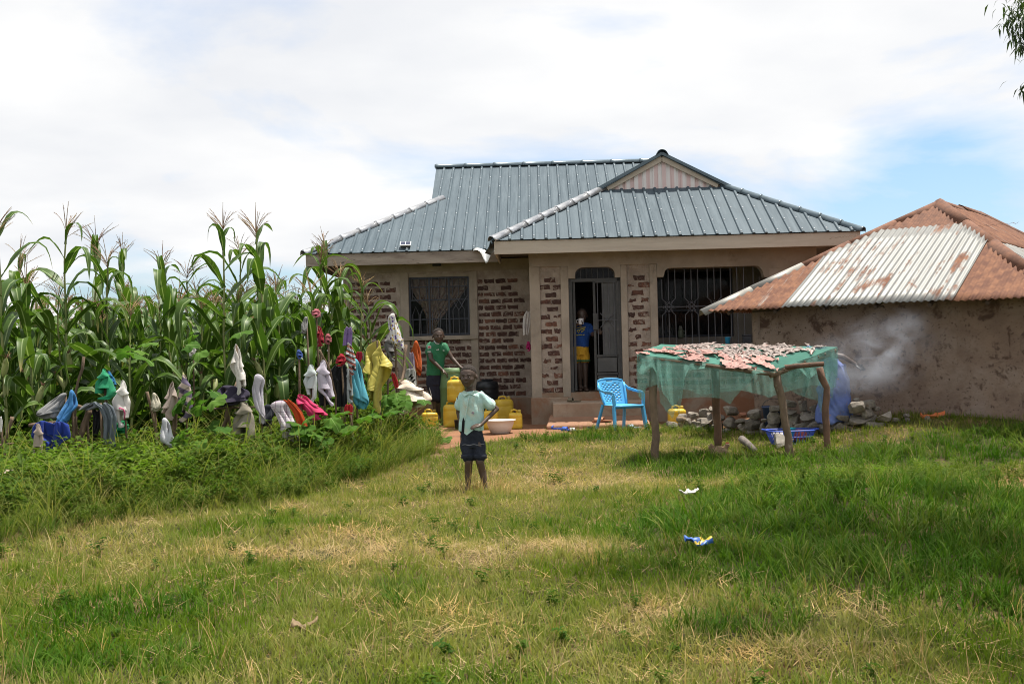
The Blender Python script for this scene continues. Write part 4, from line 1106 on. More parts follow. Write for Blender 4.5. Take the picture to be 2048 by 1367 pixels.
# ------------------------------------------------------------------ maize
m_mleaf = leafmat('maize_leaf', (.04, .088, .015), (.075, .13, .02), (.34, .27, .11), rib=(.25, .32, .14), rough=.45, trans=.28, inst=False, spec=.3)
m_stalk = simple('maize_stalk', (.17, .22, .06), (.24, .25, .09), 7, .5, rnd=.2, spots=((.2, .12, .05), 5, .62, .75))
m_tassel = simple('maize_tassel', (.36, .26, .12), (.27, .15, .10), 9, .8, rnd=.25, trans=.2)
m_husk = simple('maize_husk', (.28, .33, .11), (.36, .36, .17), 10, .6, rnd=.2, stretch=(4, 4, .5))
m_silk = simple('maize_silk', (.30, .15, .09), (.12, .035, .05), 20, .8, rnd=.4)
def maize_leaf(k):
    r = random.Random(500 + k); mb = MB(); L_ = r.uniform(.7, 1.05); W = r.uniform(.105, .145); n = 11
    th = r.uniform(.4, .95); tot = r.uniform(1.6, 2.9); fold_at = r.uniform(.35, .6); sharp = r.uniform(.12, .3)
    p = Vector((0, 0, 0)); us = []; ts = []; tw = r.uniform(-.6, .6); ph = r.uniform(0, 6); sway = r.uniform(-.5, .5); az = 0
    for i in range(n + 1):
        t = i / n; w = W * (.35 + .65 * sstep(0, .25, t)) * (1 - t ** 2.6) * .5 + .001
        d = Vector((math.cos(az), math.sin(az), 0)); s0 = Vector((-d.y, d.x, 0))
        fwd = d * math.sin(th) + Vector((0, 0, math.cos(th))); up = d * -math.cos(th) + Vector((0, 0, math.sin(th)))
        a = tw * t * 1.3; s = s0 * math.cos(a) + up * math.sin(a); u2 = up * math.cos(a) - s0 * math.sin(a)
        wv = .014 * math.sin(t * 17 + ph) * (1 - t)
        mb.v += [p - s * w + u2 * (w * .32 + wv), p, p + s * w + u2 * (w * .32 - wv)]; us += [1, 0, 1]; ts += [t] * 3
        p = p + fwd * (L_ / n); az += sway / n
        th += tot * (math.exp(-((t - fold_at) / sharp) ** 2) / (sharp * 1.77)) / n + .25 / n
    for i in range(n):
        a = 3 * i; mb.f += [(a, a + 1, a + 4, a + 3), (a + 1, a + 2, a + 5, a + 4)]; mb.m += [0, 0]
    mb.attr = {'u': us, 't': ts}
    return mb.mesh('leaf', m_mleaf, smooth=True)
ML = [maize_leaf(i) for i in range(18)]
def stalk_mesh(k):
    r = random.Random(700 + k); mb = MB(); pts = []; rad = []; x = y = 0
    for i in range(13):
        t = i / 12; x += r.uniform(-.012, .012); y += r.uniform(-.012, .012)
        for dz, rr_ in ((0, 1.25), (.012, 1.0)): pts.append((x, y, t + dz - .02)); rad.append((.0155 - .009 * t) * rr_)
    mb.tube(pts, rad, 6); me = mb.mesh('stalk', m_stalk, smooth=True); return me, pts
SK = [stalk_mesh(i) for i in range(5)]
def tassel_mesh(k):
    r = random.Random(800 + k); mb = MB(); n = r.randint(11, 17); H_ = r.uniform(.34, .45)
    def spike(b_, az, ln, L_, rr_):
        p = Vector(b_); th = ln; pts = []; d = Vector((math.cos(az), math.sin(az), 0)); bd = r.uniform(.1, 1.0)
        for i in range(6): pts.append(p.copy()); p += (d * math.sin(th) + Vector((0, 0, math.cos(th)))) * L_ / 5; th += bd / 5
        mb.tube(pts, [rr_ * q for q in (.7, .9, 1.15, 1.1, .9, .4)], 4)
        for i in range(14):     # florets
            q = r.uniform(.15, 1); j = min(4, int(q * 5)); c = pts[j].lerp(pts[j + 1], q * 5 - j)
            a = r.uniform(0, 6.28); blade(mb, c, .013, .006, r.uniform(.3, .9), a, 0, 1)
    spike((0, 0, -.05), 0, .04, H_, .0036)
    for i in range(n): spike((0, 0, r.uniform(.0, .11)), r.uniform(0, 6.28), r.uniform(.15, .95), H_ * r.uniform(.5, .8), .0028)
    return mb.mesh('tassel', m_tassel)
TS = [tassel_mesh(i) for i in range(5)]
def ear_mesh(k):
    r = random.Random(900 + k); mb = MB(); mb.lathe([(.012, 0), (.026, .03), (.034, .09), (.03, .16), (.014, .21), (.006, .23)], 9)
    for i in range(18): a = r.uniform(0, 6.28); blade(mb, (.006 * math.cos(a), .006 * math.sin(a), .21), r.uniform(.05, .09), .005, r.uniform(0, .5), a, r.uniform(.5, 2.2), 3); mb.m[-3:] = [1] * 3
    for i in range(3): a = i * 2.1; blade(mb, (.02 * math.cos(a), .02 * math.sin(a), .1), .16, .03, .1, a, .5, 3)
    return mb.mesh('ear', [m_husk, m_silk], smooth=True)
ES = [ear_mesh(i) for i in range(3)]
rm = random.Random(5)
MAIZE = 'maize plants in the field beside the house'
def maize(x, y, top, label):
    """top = height of the tassel tip above the ground"""
    z = gz(x, y); t = thing('maize_plant', label, 'maize plant', (x, y, z - .03), MAIZE)
    t.rotation_euler = (rm.uniform(-.05, .05), rm.uniform(-.05, .05), rm.uniform(0, 6.28))
    hs = top - .36; me, pts = rm.choice(SK)
    link('stalk', me, t, scale=(1.25, 1.25, hs))
    n = rm.randint(12, 14); az0 = rm.uniform(0, 6.28)
    for i in range(n):
        q = lerp(.16, .97, i / (n - 1)); j = min(range(len(pts)), key=lambda m: abs(pts[m][2] - q))
        sz = 1.2 * (1 - .5 * sstep(.72, 1, q)) * (.8 + .2 * sstep(.1, .4, q)) * rm.uniform(.9, 1.1)
        link('leaf', rm.choice(ML), t, (pts[j][0] * 1.25, pts[j][1] * 1.25, q * hs), (rm.uniform(-.12, .12), rm.uniform(-.25, .15) - .25 * sstep(.7, 1, q), az0 + i * math.pi + rm.uniform(-.55, .55)), (sz, sz, sz))
    link('tassel', rm.choice(TS), t, (pts[-1][0] * 1.25, pts[-1][1] * 1.25, hs - .01), (rm.uniform(-.1, .1), rm.uniform(-.1, .1), rm.uniform(0, 6)), (rm.uniform(1.0, 1.3),) * 3)
    if rm.random() < .75:
        link('ear', rm.choice(ES), t, (.012, 0, hs * rm.uniform(.36, .48)), (rm.uniform(.2, .45), rm.uniform(.2, .5), rm.uniform(0, 6.28)), (1.1,) * 3)
    return t
front = [(4, 400, 13.0), (34, 470, 14.2), (128, 408, 13.7), (172, 440, 14.8), (215, 470, 13.9), (262, 460, 15.2), (338, 478, 13.8), (354, 500, 15.2), (447, 402, 14.0), (468, 455, 15.0), (523, 410, 14.2), (70, 520, 13.3), (300, 560, 14.4), (395, 560, 14.6),
         (640, 468, 15.8), (662, 446, 16.5), (684, 505, 16.1), (722, 525, 16.4), (742, 560, 16.9), (590, 560, 16.4), (550, 540, 15.6)]
spec_lbl = {4: 'tall maize plant cut by the left edge of the picture', 34: 'maize plant just right of the one cut by the left edge',
  128: 'tall maize plant with the highest tassel in the left part of the field', 172: 'maize plant just right of the highest tassel on the left', 215: 'front-row maize plant standing behind the bright green shirt',
  262: 'maize plant rising behind the white towel with pink trim', 338: 'front-row maize plant behind the beige flowered shirt', 354: 'maize plant behind the beige and purple striped shirt',
  447: 'tall maize plant left of the pair rising highest near the middle', 468: 'shorter maize plant between the two highest near the middle', 523: 'tall maize plant right of the pair rising highest near the middle',
  70: 'low maize plant behind the grey and light blue shirts', 300: 'low maize plant behind the small cream cloth', 395: 'low maize plant left of the dark purple skirt',
  640: 'maize plant whose tassel touches the lower left roof corner', 662: 'maize plant whose thin tassel rises above the roof eave', 684: 'maize plant before the dark left eave, third from the roof corner',
  722: 'maize plant before the left brick panel of the house', 742: 'maize plant nearest the house window, leaves over the brick wall', 590: 'maize plant in the gap left of the house, behind the others', 550: 'maize plant right of the highest pair, behind the pink top'}
used_xy = []
for px, py, Y in front:
    tp = P(px, py, Y); x = tp.x
    lbl = spec_lbl[px]
    maize(x, Y, tp.z - gz(x, Y), lbl); used_xy.append((x, Y))
for _ in range(6000):
    if len(used_xy) > 165: break
    y = rm.uniform(13.4, 23.5); x = rm.uniform(-11, -2.2)
    if not in_view(x, y, .5): continue
    lim = interp([(13.4, -2.9), (15, -2.6), (17, -2.35), (19.3, -2.9), (19.6, -4.2), (24, -4.4)], y)
    if x > lim: continue
    if y < interp([(-7, 13.2), (-4, 13.4), (-2.5, 14.6)], x): continue
    if any((x - a) ** 2 + (y - b2) ** 2 < .40 ** 2 for a, b2 in used_xy): continue
    used_xy.append((x, y)); maize(x, y, rm.uniform(2.05, 2.6) + (.15 if y < 15 else 0), 'green maize plant standing deeper in the field')
print('maize', len(used_xy))
# ------------------------------------------------------------------ laundry on sticks and bushes
def fabric(name, c1, c2=None, kind=None, **kw):
    if not kind: return simple(name, c1, c2 or tuple(x * .82 for x in c1), 5, .9, .25, 60, sheen=.15, trans=.38, **kw)
    m, nt, out = newmat(name); b = N(nt, 'ShaderNodeBsdfPrincipled'); b.inputs['Roughness'].default_value = .9
    vec = objvec(nt, (1, 1, 1), False)
    if kind == 'dots':
        vo = N(nt, 'ShaderNodeTexVoronoi'); vo.inputs['Scale'].default_value = 26; nt.links.new(vec, vo.inputs['Vector'])
        hue = mixc(nt, rampn(nt, vo.outputs['Color'], .45, .55), (.16, .09, .36), (.55, .38, .08))
        c = mixc(nt, rampn(nt, vo.outputs['Distance'], .42, .34), c1, hue)
    elif kind == 'checks':
        s = N(nt, 'ShaderNodeSeparateXYZ'); nt.links.new(vec, s.inputs[0]); n1 = noisen(nt, vec, 3, 3)
        def line(v, f, o): return rampn(nt, mathn(nt, 'ABSOLUTE', mathn(nt, 'SINE', mathn(nt, 'MULTIPLY_ADD', mathn(nt, 'ADD', v, mathn(nt, 'MULTIPLY', n1, .08)), f))), .16, .06)
        c = mixc(nt, line(s.outputs[2], 55, 0), c1, (.25, .16, .3)); c = mixc(nt, line(s.outputs[0], 50, 1), c, (.28, .12, .2))
    elif kind == 'stripes':
        s = N(nt, 'ShaderNodeSeparateXYZ'); nt.links.new(vec, s.inputs[0])
        v = mathn(nt, 'FRACT', mathn(nt, 'MULTIPLY', mathn(nt, 'ADD', s.outputs[2], mathn(nt, 'MULTIPLY', s.outputs[0], .5)), kw.get('freq', 9)))
        c = mixc(nt, rampn(nt, v, .44, .5), c1, c2)
        if kw.get('c3'): c = mixc(nt, rampn(nt, v, .78, .82), c, kw['c3'])
    nt.links.new(c, b.inputs['Base Color'])
    t = N(nt, 'ShaderNodeBsdfTranslucent'); nt.links.new(c, t.inputs[0]); mx = N(nt, 'ShaderNodeMixShader'); mx.inputs[0].default_value = .32
    nt.links.new(b.outputs[0], mx.inputs[1]); nt.links.new(t.outputs[0], mx.inputs[2]); nt.links.new(mx.outputs[0], out.inputs[0]); return m
def lay_y(px): return interp([(0, 11.9), (100, 12.2), (350, 12.7), (500, 13.0), (600, 13.3), (700, 14.0), (760, 14.6), (800, 15.6), (830, 16.6), (870, 16.0)], px)
def rows_at(rows, v):
    y = lerp(rows[0][0], rows[-1][0], v)
    for a, b_ in zip(rows, rows[1:]):
        if y <= b_[0] + 1e-6:
            t = (y - a[0]) / (b_[0] - a[0])
            return y, lerp(a[1], b_[1], t), lerp(a[2], b_[2], t)
    return rows[-1]
rc = random.Random(3)
m_stick = simple('grey_brown_stick', (.17, .115, .075), (.11, .075, .05), 9, .9, .6, 30, rnd=.2, stretch=(3, 3, .8))
def stick(pts, r, label='rough bare stick propping up the laundry', group='sticks of the laundry fence'):
    P2 = [Vector(p) for p in pts]; out = []
    for a, b_ in zip(P2, P2[1:]):
        for t in (0, .34, .67): out.append(a.lerp(b_, t) + Vector((rc.uniform(-.4, .4), rc.uniform(-.4, .4), 0)) * r)
    out.append(P2[-1]); n = len(out)
    mb = MB(); mb.tube(out, [r * lerp(1.1, .75, i / (n - 1)) * rc.uniform(.9, 1.1) for i in range(n)], 7)
    return tag(mb.build('stick', m_stick, smooth=True), label, 'stick', group)
# cloth shapes: a small mass-and-constraint simulation lets sheets hang from a peg or a rail, so the folds are real
def sim_cloth(n, m, w, h, pins, seed, steps=150, iters=9):
    """n x m grid of size w x h, pins: {(i, j): (x, y, z)}; returns points and the grid"""
    rs = np.random.RandomState(seed); gx, gy = np.meshgrid(np.linspace(-w / 2, w / 2, n), np.linspace(-h / 2, h / 2, m), indexing='ij')
    X = np.stack([gx, gy, rs.randn(n, m) * .012], -1)
    for f in range(1, 5): X[..., 2] += .02 / f * np.sin(gx * 7 * f / w + rs.rand() * 6) * np.cos(gy * 6 * f / h + rs.rand() * 6)
    pi = np.array([k[0] for k in pins]); pj = np.array([k[1] for k in pins]); pp = np.array(list(pins.values()), float)
    X -= X[pi, pj].mean(0); X += pp.mean(0); X[pi, pj] = pp; O_ = X.copy()
    mass = np.ones((n, m)); mass[pi, pj] = 0
    dx, dy = w / (n - 1), h / (m - 1); cons = []
    def con(a, b, L_, k):
        for par in (0, 1): cons.append((a, b, L_, k, par))
    full = slice(None)
    sets = [((slice(0, -1), full), (slice(1, None), full), dx, 1.0, 0), ((full, slice(0, -1)), (full, slice(1, None)), dy, 1.0, 1), ((slice(0, -1), slice(0, -1)), (slice(1, None), slice(1, None)), math.hypot(dx, dy), .6, 0), ((slice(0, -1), slice(1, None)), (slice(1, None), slice(0, -1)), math.hypot(dx, dy), .6, 0),
            ((slice(0, -2), full), (slice(2, None), full), 2 * dx, .22, 0), ((full, slice(0, -2)), (full, slice(2, None)), 2 * dy, .22, 1)]
    for st in range(steps):
        V = (X - O_) * .965; O_ = X.copy(); X = X + V * mass[..., None]; X[..., 2] -= .0032 * mass
        X[..., :2] += rs.randn(n, m, 2) * .0006 * mass[..., None]
        for it in range(iters):
            for sa, sb, L_, k, ax in sets:
                A, B = X[sa], X[sb]; d = B - A; ln = np.sqrt((d * d).sum(-1)) + 1e-9
                wa, wb = mass[sa], mass[sb]; c = k * (ln - L_) / ln / np.maximum(wa + wb, 1e-6)
                if k < .3: c = np.minimum(c, 0)          # bending only resists folding
                for p in (0, 1):
                    q = (slice(p, None, 2), full) if ax == 0 else (full, slice(p, None, 2))
                    cc = c[q][..., None] * d[q] * .5
                    X[sa][q] += cc * wa[q][..., None]; X[sb][q] -= cc * wb[q][..., None]
            X[pi, pj] = pp
        r_ = np.sqrt(X[..., 0] ** 2 + X[..., 1] ** 2) + 1e-9; push = np.maximum(0, .022 - r_) * (X[..., 2] < pp[0, 2] - .01) * mass     # the stick inside
        X[..., 0] += X[..., 0] / r_ * push; X[..., 1] += X[..., 1] / r_ * push
    return X
TPL = []
NC = 27
for k, (w, h, pk) in enumerate(((.55, .62, 'mid'), (.6, .7, 'off'), (.5, .75, 'top'), (.7, .6, 'rail'), (.55, .85, 'two'), (.8, .6, 'rail'), (.6, .6, 'mid2'))):
    c = NC // 2
    if pk == 'mid': pins = {(c, c): (0, 0, 0), (c + 1, c): (.012, 0, -.004), (c - 1, c): (-.012, 0, -.004)}
    elif pk == 'mid2': pins = {(c - 3, c + 4): (0, 0, 0), (c - 2, c + 4): (.012, 0, -.003)}
    elif pk == 'off': pins = {(c + 4, c + 6): (0, 0, 0), (c + 5, c + 6): (.013, .004, -.003), (c + 3, c + 6): (-.013, 0, -.003)}
    elif pk == 'top': pins = {(c - 5 + q, NC - 2): ((q - 5) * .011, .022 * math.sin(q * 1.9), -.008 * abs(q - 5)) for q in range(0, 11)}
    elif pk == 'two': pins = {(5 + q * 4, NC - 5): ((q - 2) * .045, .03 * (-1) ** q, -.03 * abs(q - 2)) for q in range(5)}
    else: pins = {(1 + q * 2, NC - 9): ((q - 6) * w / NC * 1.2, .032 * (-1) ** q * (.6 + .4 * math.sin(q * 2.3)), .03 * math.sin(q * .9 + k) - .006 * abs(q - 6)) for q in range(13)}
    X = sim_cloth(NC, NC, w, h, pins, 40 + k)
    X[..., 2] -= X[..., 2].max(); X[..., 2] /= -X[..., 2].min(); TPL.append(X)      # height runs from 0 to -1
def cloth(name, cat, label, rows, mat, dY=0.0, folds=5, depth=.42, ripple=.16, quilt=0, prop=True, closed=True, Y=None, ragged=.25, kind=None):
    """a simulated hanging sheet, scaled to the garment: rows are (y, left, right) of its outline at its own distance"""
    cx0 = (rows[0][1] + rows[0][2]) / 2; Y = (lay_y(cx0) if Y is None else Y) + dY; s = Y / FPX
    topw = rows[0][2] - rows[0][1]; maxw = max(r[2] - r[1] for r in rows)
    if kind is None: kind = rc.choice((3, 5, 1)) if topw > .5 * maxw else rc.choice((0, 6, 1))
    X = TPL[kind].copy(); flip = rc.random() < .5
    if flip: X[..., 0] *= -1
    v = -X[..., 2]; nb = 14; lo = np.zeros(nb + 1); hi = np.zeros(nb + 1)
    for b_ in range(nb + 1):
        msk = np.abs(v - b_ / nb) < .09; xx = X[..., 0][msk]; lo[b_], hi[b_] = (xx.min(), xx.max()) if xx.size else (-.01, .01)
    hi = np.maximum(hi, lo + .02); tw = (hi - lo).max(); ysc = maxw * s / tw
    mb = MB(); n, m = X.shape[:2]
    for i in range(n):
        for j in range(m):
            vv = min(1.0, max(0.0, float(v[i, j]))); L_ = float(np.interp(vv, np.linspace(0, 1, nb + 1), lo)); H_ = float(np.interp(vv, np.linspace(0, 1, nb + 1), hi))
            y, xl, xr = rows_at(rows, vv); t = (float(X[i, j, 0]) - L_) / (H_ - L_); p = P(lerp(xl, xr, t), y, Y)
            mb.v.append(Vector((p.x, Y + float(X[i, j, 1]) * ysc * .9, p.z)))
    for i in range(n - 1):
        for j in range(m - 1): a = i * m + j; mb.f.append((a, a + m, a + m + 1, a + 1)); mb.m.append(0)
    if quilt: mb.attr = {'vv': [(j / m + .12 * math.sin(i * .5)) * quilt for i in range(n) for j in range(m)]}
    o = mb.build(name, mat, smooth=True, fix=False); solidify(o, .004); subsurf(o, 1); tag(o, label, cat, 'laundry drying on the sticks')
    if prop:
        tp = P(cx0, rows[0][0] + 3, Y); gx = tp.x + rc.uniform(-.06, .06); gy = Y + rc.uniform(.1, .16)
        stick([(gx, gy, gz(gx, gy) - .05), tuple(tp + Vector((0, .035 if kind in (2, 3, 4, 5) else .012, -.015)))], rc.uniform(.012, .018))
    return o
WHITE = fabric('off_white_cotton', (.84, .81, .78)); LIL = fabric('pale_lilac_cotton', (.70, .65, .74)); GREYC = fabric('grey_cotton', (.36, .36, .36))
BEIGE = fabric('beige_cotton', (.56, .46, .39)); BLACK = fabric('black_cotton', (.018, .018, .022)); CREAM = fabric('cream_cotton', (.66, .61, .49))
def dup_m(c, n): return fabric(n, c)
m_quilt = fabric('yellow_quilted_nylon', (.66, .57, .11)); nt = m_quilt.node_tree
qa = N(nt, 'ShaderNodeAttribute', attribute_type='GEOMETRY', attribute_name='vv'); qb = N(nt, 'ShaderNodeBump'); qb.inputs['Strength'].default_value = .45; qb.inputs['Distance'].default_value = .012
nt.links.new(mathn(nt, 'POWER', mathn(nt, 'ABSOLUTE', mathn(nt, 'SINE', mathn(nt, 'MULTIPLY', qa.outputs['Fac'], math.pi))), .5), qb.inputs['Height'])
for n_ in nt.nodes:
    if n_.type == 'BSDF_PRINCIPLED': nt.links.new(qb.outputs[0], n_.inputs['Normal']); n_.inputs['Roughness'].default_value = .5
cloth('t_shirt', 't-shirt', 'light blue t-shirt hung by a peak between grey shirt and jeans', [(777, 140, 146), (795, 135, 155), (812, 124, 160), (825, 117, 146), (845, 110, 135), (857, 124, 135)], dup_m((.09, .33, .70), 'light_blue_cotton'), -.05)
cloth('shirt', 'shirt', 'grey shirt behind the light blue t-shirt', [(784, 124, 136), (803, 98, 130), (822, 76, 122), (838, 72, 118)], GREYC, .15)
cloth('jersey', 'jersey', 'dark blue jersey lowest at the far left, draped over a branch', [(839, 72, 130), (849, 63, 137), (864, 62, 141), (876, 60, 142), (884, 92, 124), (901, 91, 112), (917, 90, 105)], dup_m((.02, .055, .36), 'royal_blue_polyester'), -.15)
cloth('trousers', 'trousers', 'narrow beige cloth hanging in front of the dark blue jersey', [(845, 71, 80), (866, 67, 88), (893, 66, 86), (920, 63, 82)], BEIGE, -.32, prop=False)
cloth('shirt', 'shirt', 'bright green shirt on a stick under the purple maize ear', [(736, 204, 210), (748, 196, 219), (765, 189, 228), (783, 190, 233), (799, 193, 230)], dup_m((.03, .36, .17), 'bright_green_cotton'), 0)
cloth('shirt', 'shirt', 'deep blue cloth peeking from behind the bright green shirt', [(741, 214, 220), (756, 217, 229), (776, 221, 236)], dup_m((.03, .2, .42), 'deep_blue_cotton'), .12, prop=False)
t_ = cloth('towel', 'towel', 'white towel with pink trim right of the green shirt', [(758, 243, 249), (781, 234, 258), (803, 221, 262), (822, 230, 260), (855, 239, 253)], WHITE, -.1)
cloth('shirt', 'shirt', 'green cloth hanging below the white towel', [(840, 228, 260), (857, 228, 259), (872, 229, 246)], dup_m((.02, .33, .12), 'leaf_green_cotton'), .02, prop=False)
cloth('jeans', 'jeans', 'faded grey jeans with one leg hanging over a branch', [(800, 184, 214), (806, 176, 220), (814, 196, 227), (835, 206, 234), (857, 207, 233), (876, 206, 230), (902, 205, 233)], dup_m((.20, .235, .27), 'faded_denim'), -.12)
cloth('cloth', 'cloth', 'grey cloth flap laid over the thick stick left of the jeans', [(804, 176, 200), (811, 164, 206), (820, 156, 180)], dup_m((.24, .26, .28), 'grey_denim'), -.02, prop=False)
cloth('trousers', 'trousers', 'black garment hanging in shade beside the jeans', [(813, 180, 211), (833, 186, 209), (870, 184, 194), (902, 184, 191)], BLACK, .02, prop=False)
cloth('cap', 'cap', 'small cream cloth alone on a stick left of the beige pair', [(784, 305, 310), (794, 303, 318), (806, 301, 324), (823, 303, 320)], CREAM, 0)
cloth('shirt', 'shirt', 'beige flowered shirt left of the striped one', [(760, 340, 346), (783, 332, 355), (805, 327, 358), (827, 321, 350), (841, 337, 347)], dup_m((.55, .45, .39), 'beige_print'), -.04)
cloth('shirt', 'shirt', 'beige and purple striped shirt under a dry tassel', [(747, 364, 370), (770, 354, 384), (796, 356, 386), (818, 354, 386), (836, 353, 380), (844, 361, 370)], fabric('striped_print', (.58, .48, .41), (.16, .13, .2), 'stripes', freq=8), 0)
cloth('towel', 'towel', 'long white cloth trailing down into the weeds', [(833, 325, 332), (847, 321, 342), (868, 318, 348), (880, 318, 354), (893, 336, 374), (905, 368, 377)], dup_m((.78, .78, .82), 'white_sheet'), -.22, ragged=.1)
cloth('shirt', 'shirt', 'white cloth cut by the left edge of the picture', [(828, -8, 2), (845, -10, 5), (864, -8, 3)], WHITE, 0)
cloth('shirt', 'shirt', 'white cloth on a pointed stick above the dark purple skirt', [(684, 470, 475), (705, 465, 484), (733, 460, 489), (752, 468, 493), (771, 472, 492), (794, 474, 482)], dup_m((.86, .82, .78), 'white_cotton'), -.05)
cloth('skirt', 'skirt', 'dark purple skirt spread over two sticks', [(769, 444, 458), (777, 432, 500), (788, 427, 505), (800, 426, 500), (813, 432, 464)], dup_m((.045, .036, .07), 'dark_purple_cotton'), .05)
cloth('shirt', 'shirt', 'long white and lilac shirt right of the dark purple skirt', [(745, 508, 522), (759, 505, 534), (778, 501, 528), (811, 507, 530), (826, 518, 530), (849, 518, 534)], dup_m((.74, .70, .77), 'white_lilac_cotton'), -.1)
cloth('trousers', 'trousers', 'khaki trousers half hidden in the weeds', [(801, 476, 492), (815, 471, 507), (839, 464, 511), (884, 463, 512)], dup_m((.37, .33, .26), 'khaki_cotton'), -.12)
cloth('trousers', 'trousers', 'charcoal garment left of the patterned skirt', [(807, 529, 543), (822, 518, 552), (853, 518, 541)], dup_m((.03, .035, .05), 'charcoal_cotton'), .0)
cloth('skirt', 'skirt', 'white skirt with a purple line pattern lying over the bush', [(798, 553, 576), (811, 531, 581), (825, 547, 585), (846, 556, 595), (884, 566, 609)], fabric('line_print', (.68, .62, .66), None, 'checks'), -.22)
cloth('scarf', 'scarf', 'orange scarf between the patterned skirt and the pink top', [(796, 562, 578), (811, 577, 594), (825, 586, 605), (855, 597, 617)], dup_m((.68, .10, .02), 'orange_cotton'), -.24, prop=False, ragged=.6)
cloth('t_shirt', 't-shirt', 'pink top spread over the weeds', [(786, 594, 611), (799, 587, 625), (818, 601, 648), (829, 612, 657), (841, 628, 643)], dup_m((.68, .05, .17), 'pink_cotton'), -.15)
cloth('shirt', 'shirt', 'pale grey-green shirt, left of two shirts on sticks', [(727, 618, 625), (740, 608, 635), (762, 605, 636), (778, 611, 634), (805, 621, 630)], dup_m((.66, .72, .71), 'pale_mint_cotton'), 0)
cloth('shirt', 'shirt', 'pale lilac shirt, right of two shirts on sticks', [(718, 644, 651), (736, 631, 659), (752, 633, 663), (780, 635, 667), (792, 650, 670), (812, 662, 670)], LIL, -.02)
cloth('trousers', 'trousers', 'black cloth showing under the pale lilac shirt', [(770, 636, 662), (782, 636, 664), (812, 640, 662)], BLACK, .1, prop=False)
cloth('jacket', 'jacket', 'black jacket slung between lilac shirt and turquoise shawl', [(725, 670, 695), (738, 662, 696), (752, 657, 694), (766, 668, 695), (816, 671, 694)], dup_m((.02, .022, .026), 'black_jacket'), .08)
cloth('shawl', 'shawl', 'turquoise fringed shawl beside the yellow puffer jacket', [(714, 703, 716), (740, 697, 726), (764, 699, 730), (799, 702, 740), (820, 716, 736)], dup_m((.14, .52, .64), 'turquoise_knit'), -.08, folds=8, ragged=.7)
cloth('cloth', 'cloth', 'pale grey cloth hanging along the left of the turquoise shawl', [(735, 692, 700), (760, 693, 704), (806, 694, 708)], dup_m((.5, .55, .56), 'pale_grey_cotton'), -.12, prop=False)
cloth('scarf', 'scarf', 'red, white and grey striped scarf knotted over a stick', [(682, 693, 701), (705, 690, 711), (724, 692, 713), (738, 697, 712), (753, 702, 711)], fabric('scarf_stripes', (.5, .5, .52), (.38, .09, .06), 'stripes', freq=16, c3=(.07, .07, .08)), -.2)
cloth('cloth', 'cloth', 'red cloth bunched left of the striped scarf', [(706, 677, 688), (720, 671, 695), (732, 671, 686)], dup_m((.5, .02, .04), 'red_cotton'), .0)
cloth('cloth', 'cloth', 'red cloth between the striped scarf and yellow jacket', [(702, 713, 724), (712, 711, 725), (724, 711, 722)], dup_m((.48, .02, .05), 'crimson_cotton'), .0, prop=False)
cloth('jacket', 'jacket', 'yellow quilted puffer jacket draped over a pole', [(675, 749, 759), (687, 726, 766), (705, 722, 775), (729, 721, 791), (752, 727, 780), (773, 733, 767), (801, 739, 763), (828, 750, 763)], m_quilt, -.1, quilt=13, kind=6)
cloth('sheet', 'cloth', 'white cloth with purple and yellow dots hanging from a peak before the house', [(624, 783, 790), (634, 773, 792), (658, 776, 800), (682, 780, 809), (702, 799, 808)], fabric('dotted_print', (.72, .70, .68), None, 'dots'), -.1, folds=3, Y=15.6)
cloth('cloth', 'cloth', 'grey cloth hanging below the dotted one', [(668, 770, 782), (694, 767, 793), (723, 783, 793)], dup_m((.28, .27, .265), 'mid_grey_cotton'), .1, Y=15.6)
cloth('shirt', 'shirt', 'orange cloth on a stick left of the person in green', [(679, 830, 835), (701, 820, 843), (726, 826, 845), (752, 835, 843)], dup_m((.72, .15, .03), 'bright_orange_cotton'), 0, Y=16.8)
cloth('cloth', 'cloth', 'small lilac cloth under the orange one', [(703, 818, 827), (720, 818, 829), (740, 819, 831)], dup_m((.5, .42, .55), 'lilac_print'), -.12, Y=16.8, prop=False)
hi = cloth('t_shirt', 't-shirt', 'white shirt with black letters HI above the beige sack', [(735, 814, 830), (751, 809, 832), (764, 814, 833), (772, 823, 833)], dup_m((.7, .7, .68), 'white_print_shirt'), -.2, Y=16.7, prop=False, folds=2, ripple=.04)
cloth('cloth', 'cloth', 'red cloth strip right of the yellow puffer jacket', [(743, 781, 788), (762, 785, 796), (778, 791, 797)], dup_m((.5, .03, .03), 'scarlet_cotton'), .1, prop=False)
cloth('sack', 'sack', 'big beige woven sack spread over the weeds before the house', [(757, 796, 814), (770, 792, 840), (787, 794, 861), (798, 797, 868), (812, 799, 850), (828, 797, 812)], simple('woven_sack', (.66, .56, .46), (.55, .45, .36), 4, .9, .5, 50, spots=((.34, .24, .17), 6, .55, .7)), 0, Y=15.4, folds=2, depth=.8, ripple=.06)
cloth('cloth', 'cloth', 'lilac cloth among the maize leaves near the house corner', [(652, 691, 703), (665, 688, 705), (692, 685, 704)], dup_m((.36, .24, .52), 'violet_cotton'), .5)
cloth('cloth', 'cloth', 'pink and white cloth high among the maize', [(617, 625, 640), (625, 622, 642), (635, 625, 640)], dup_m((.62, .2, .24), 'pink_white_cotton'), 1.0)
cloth('cloth', 'cloth', 'dark red cloth among the maize under the pink one', [(650, 635, 642), (670, 634, 648), (694, 634, 650)], dup_m((.42, .03, .05), 'dark_red_cotton'), .9)
cloth('cloth', 'cloth', 'rose cloth among the maize stalks', [(666, 652, 660), (676, 649, 664), (688, 650, 663)], dup_m((.55, .16, .18), 'rose_cotton'), .8)
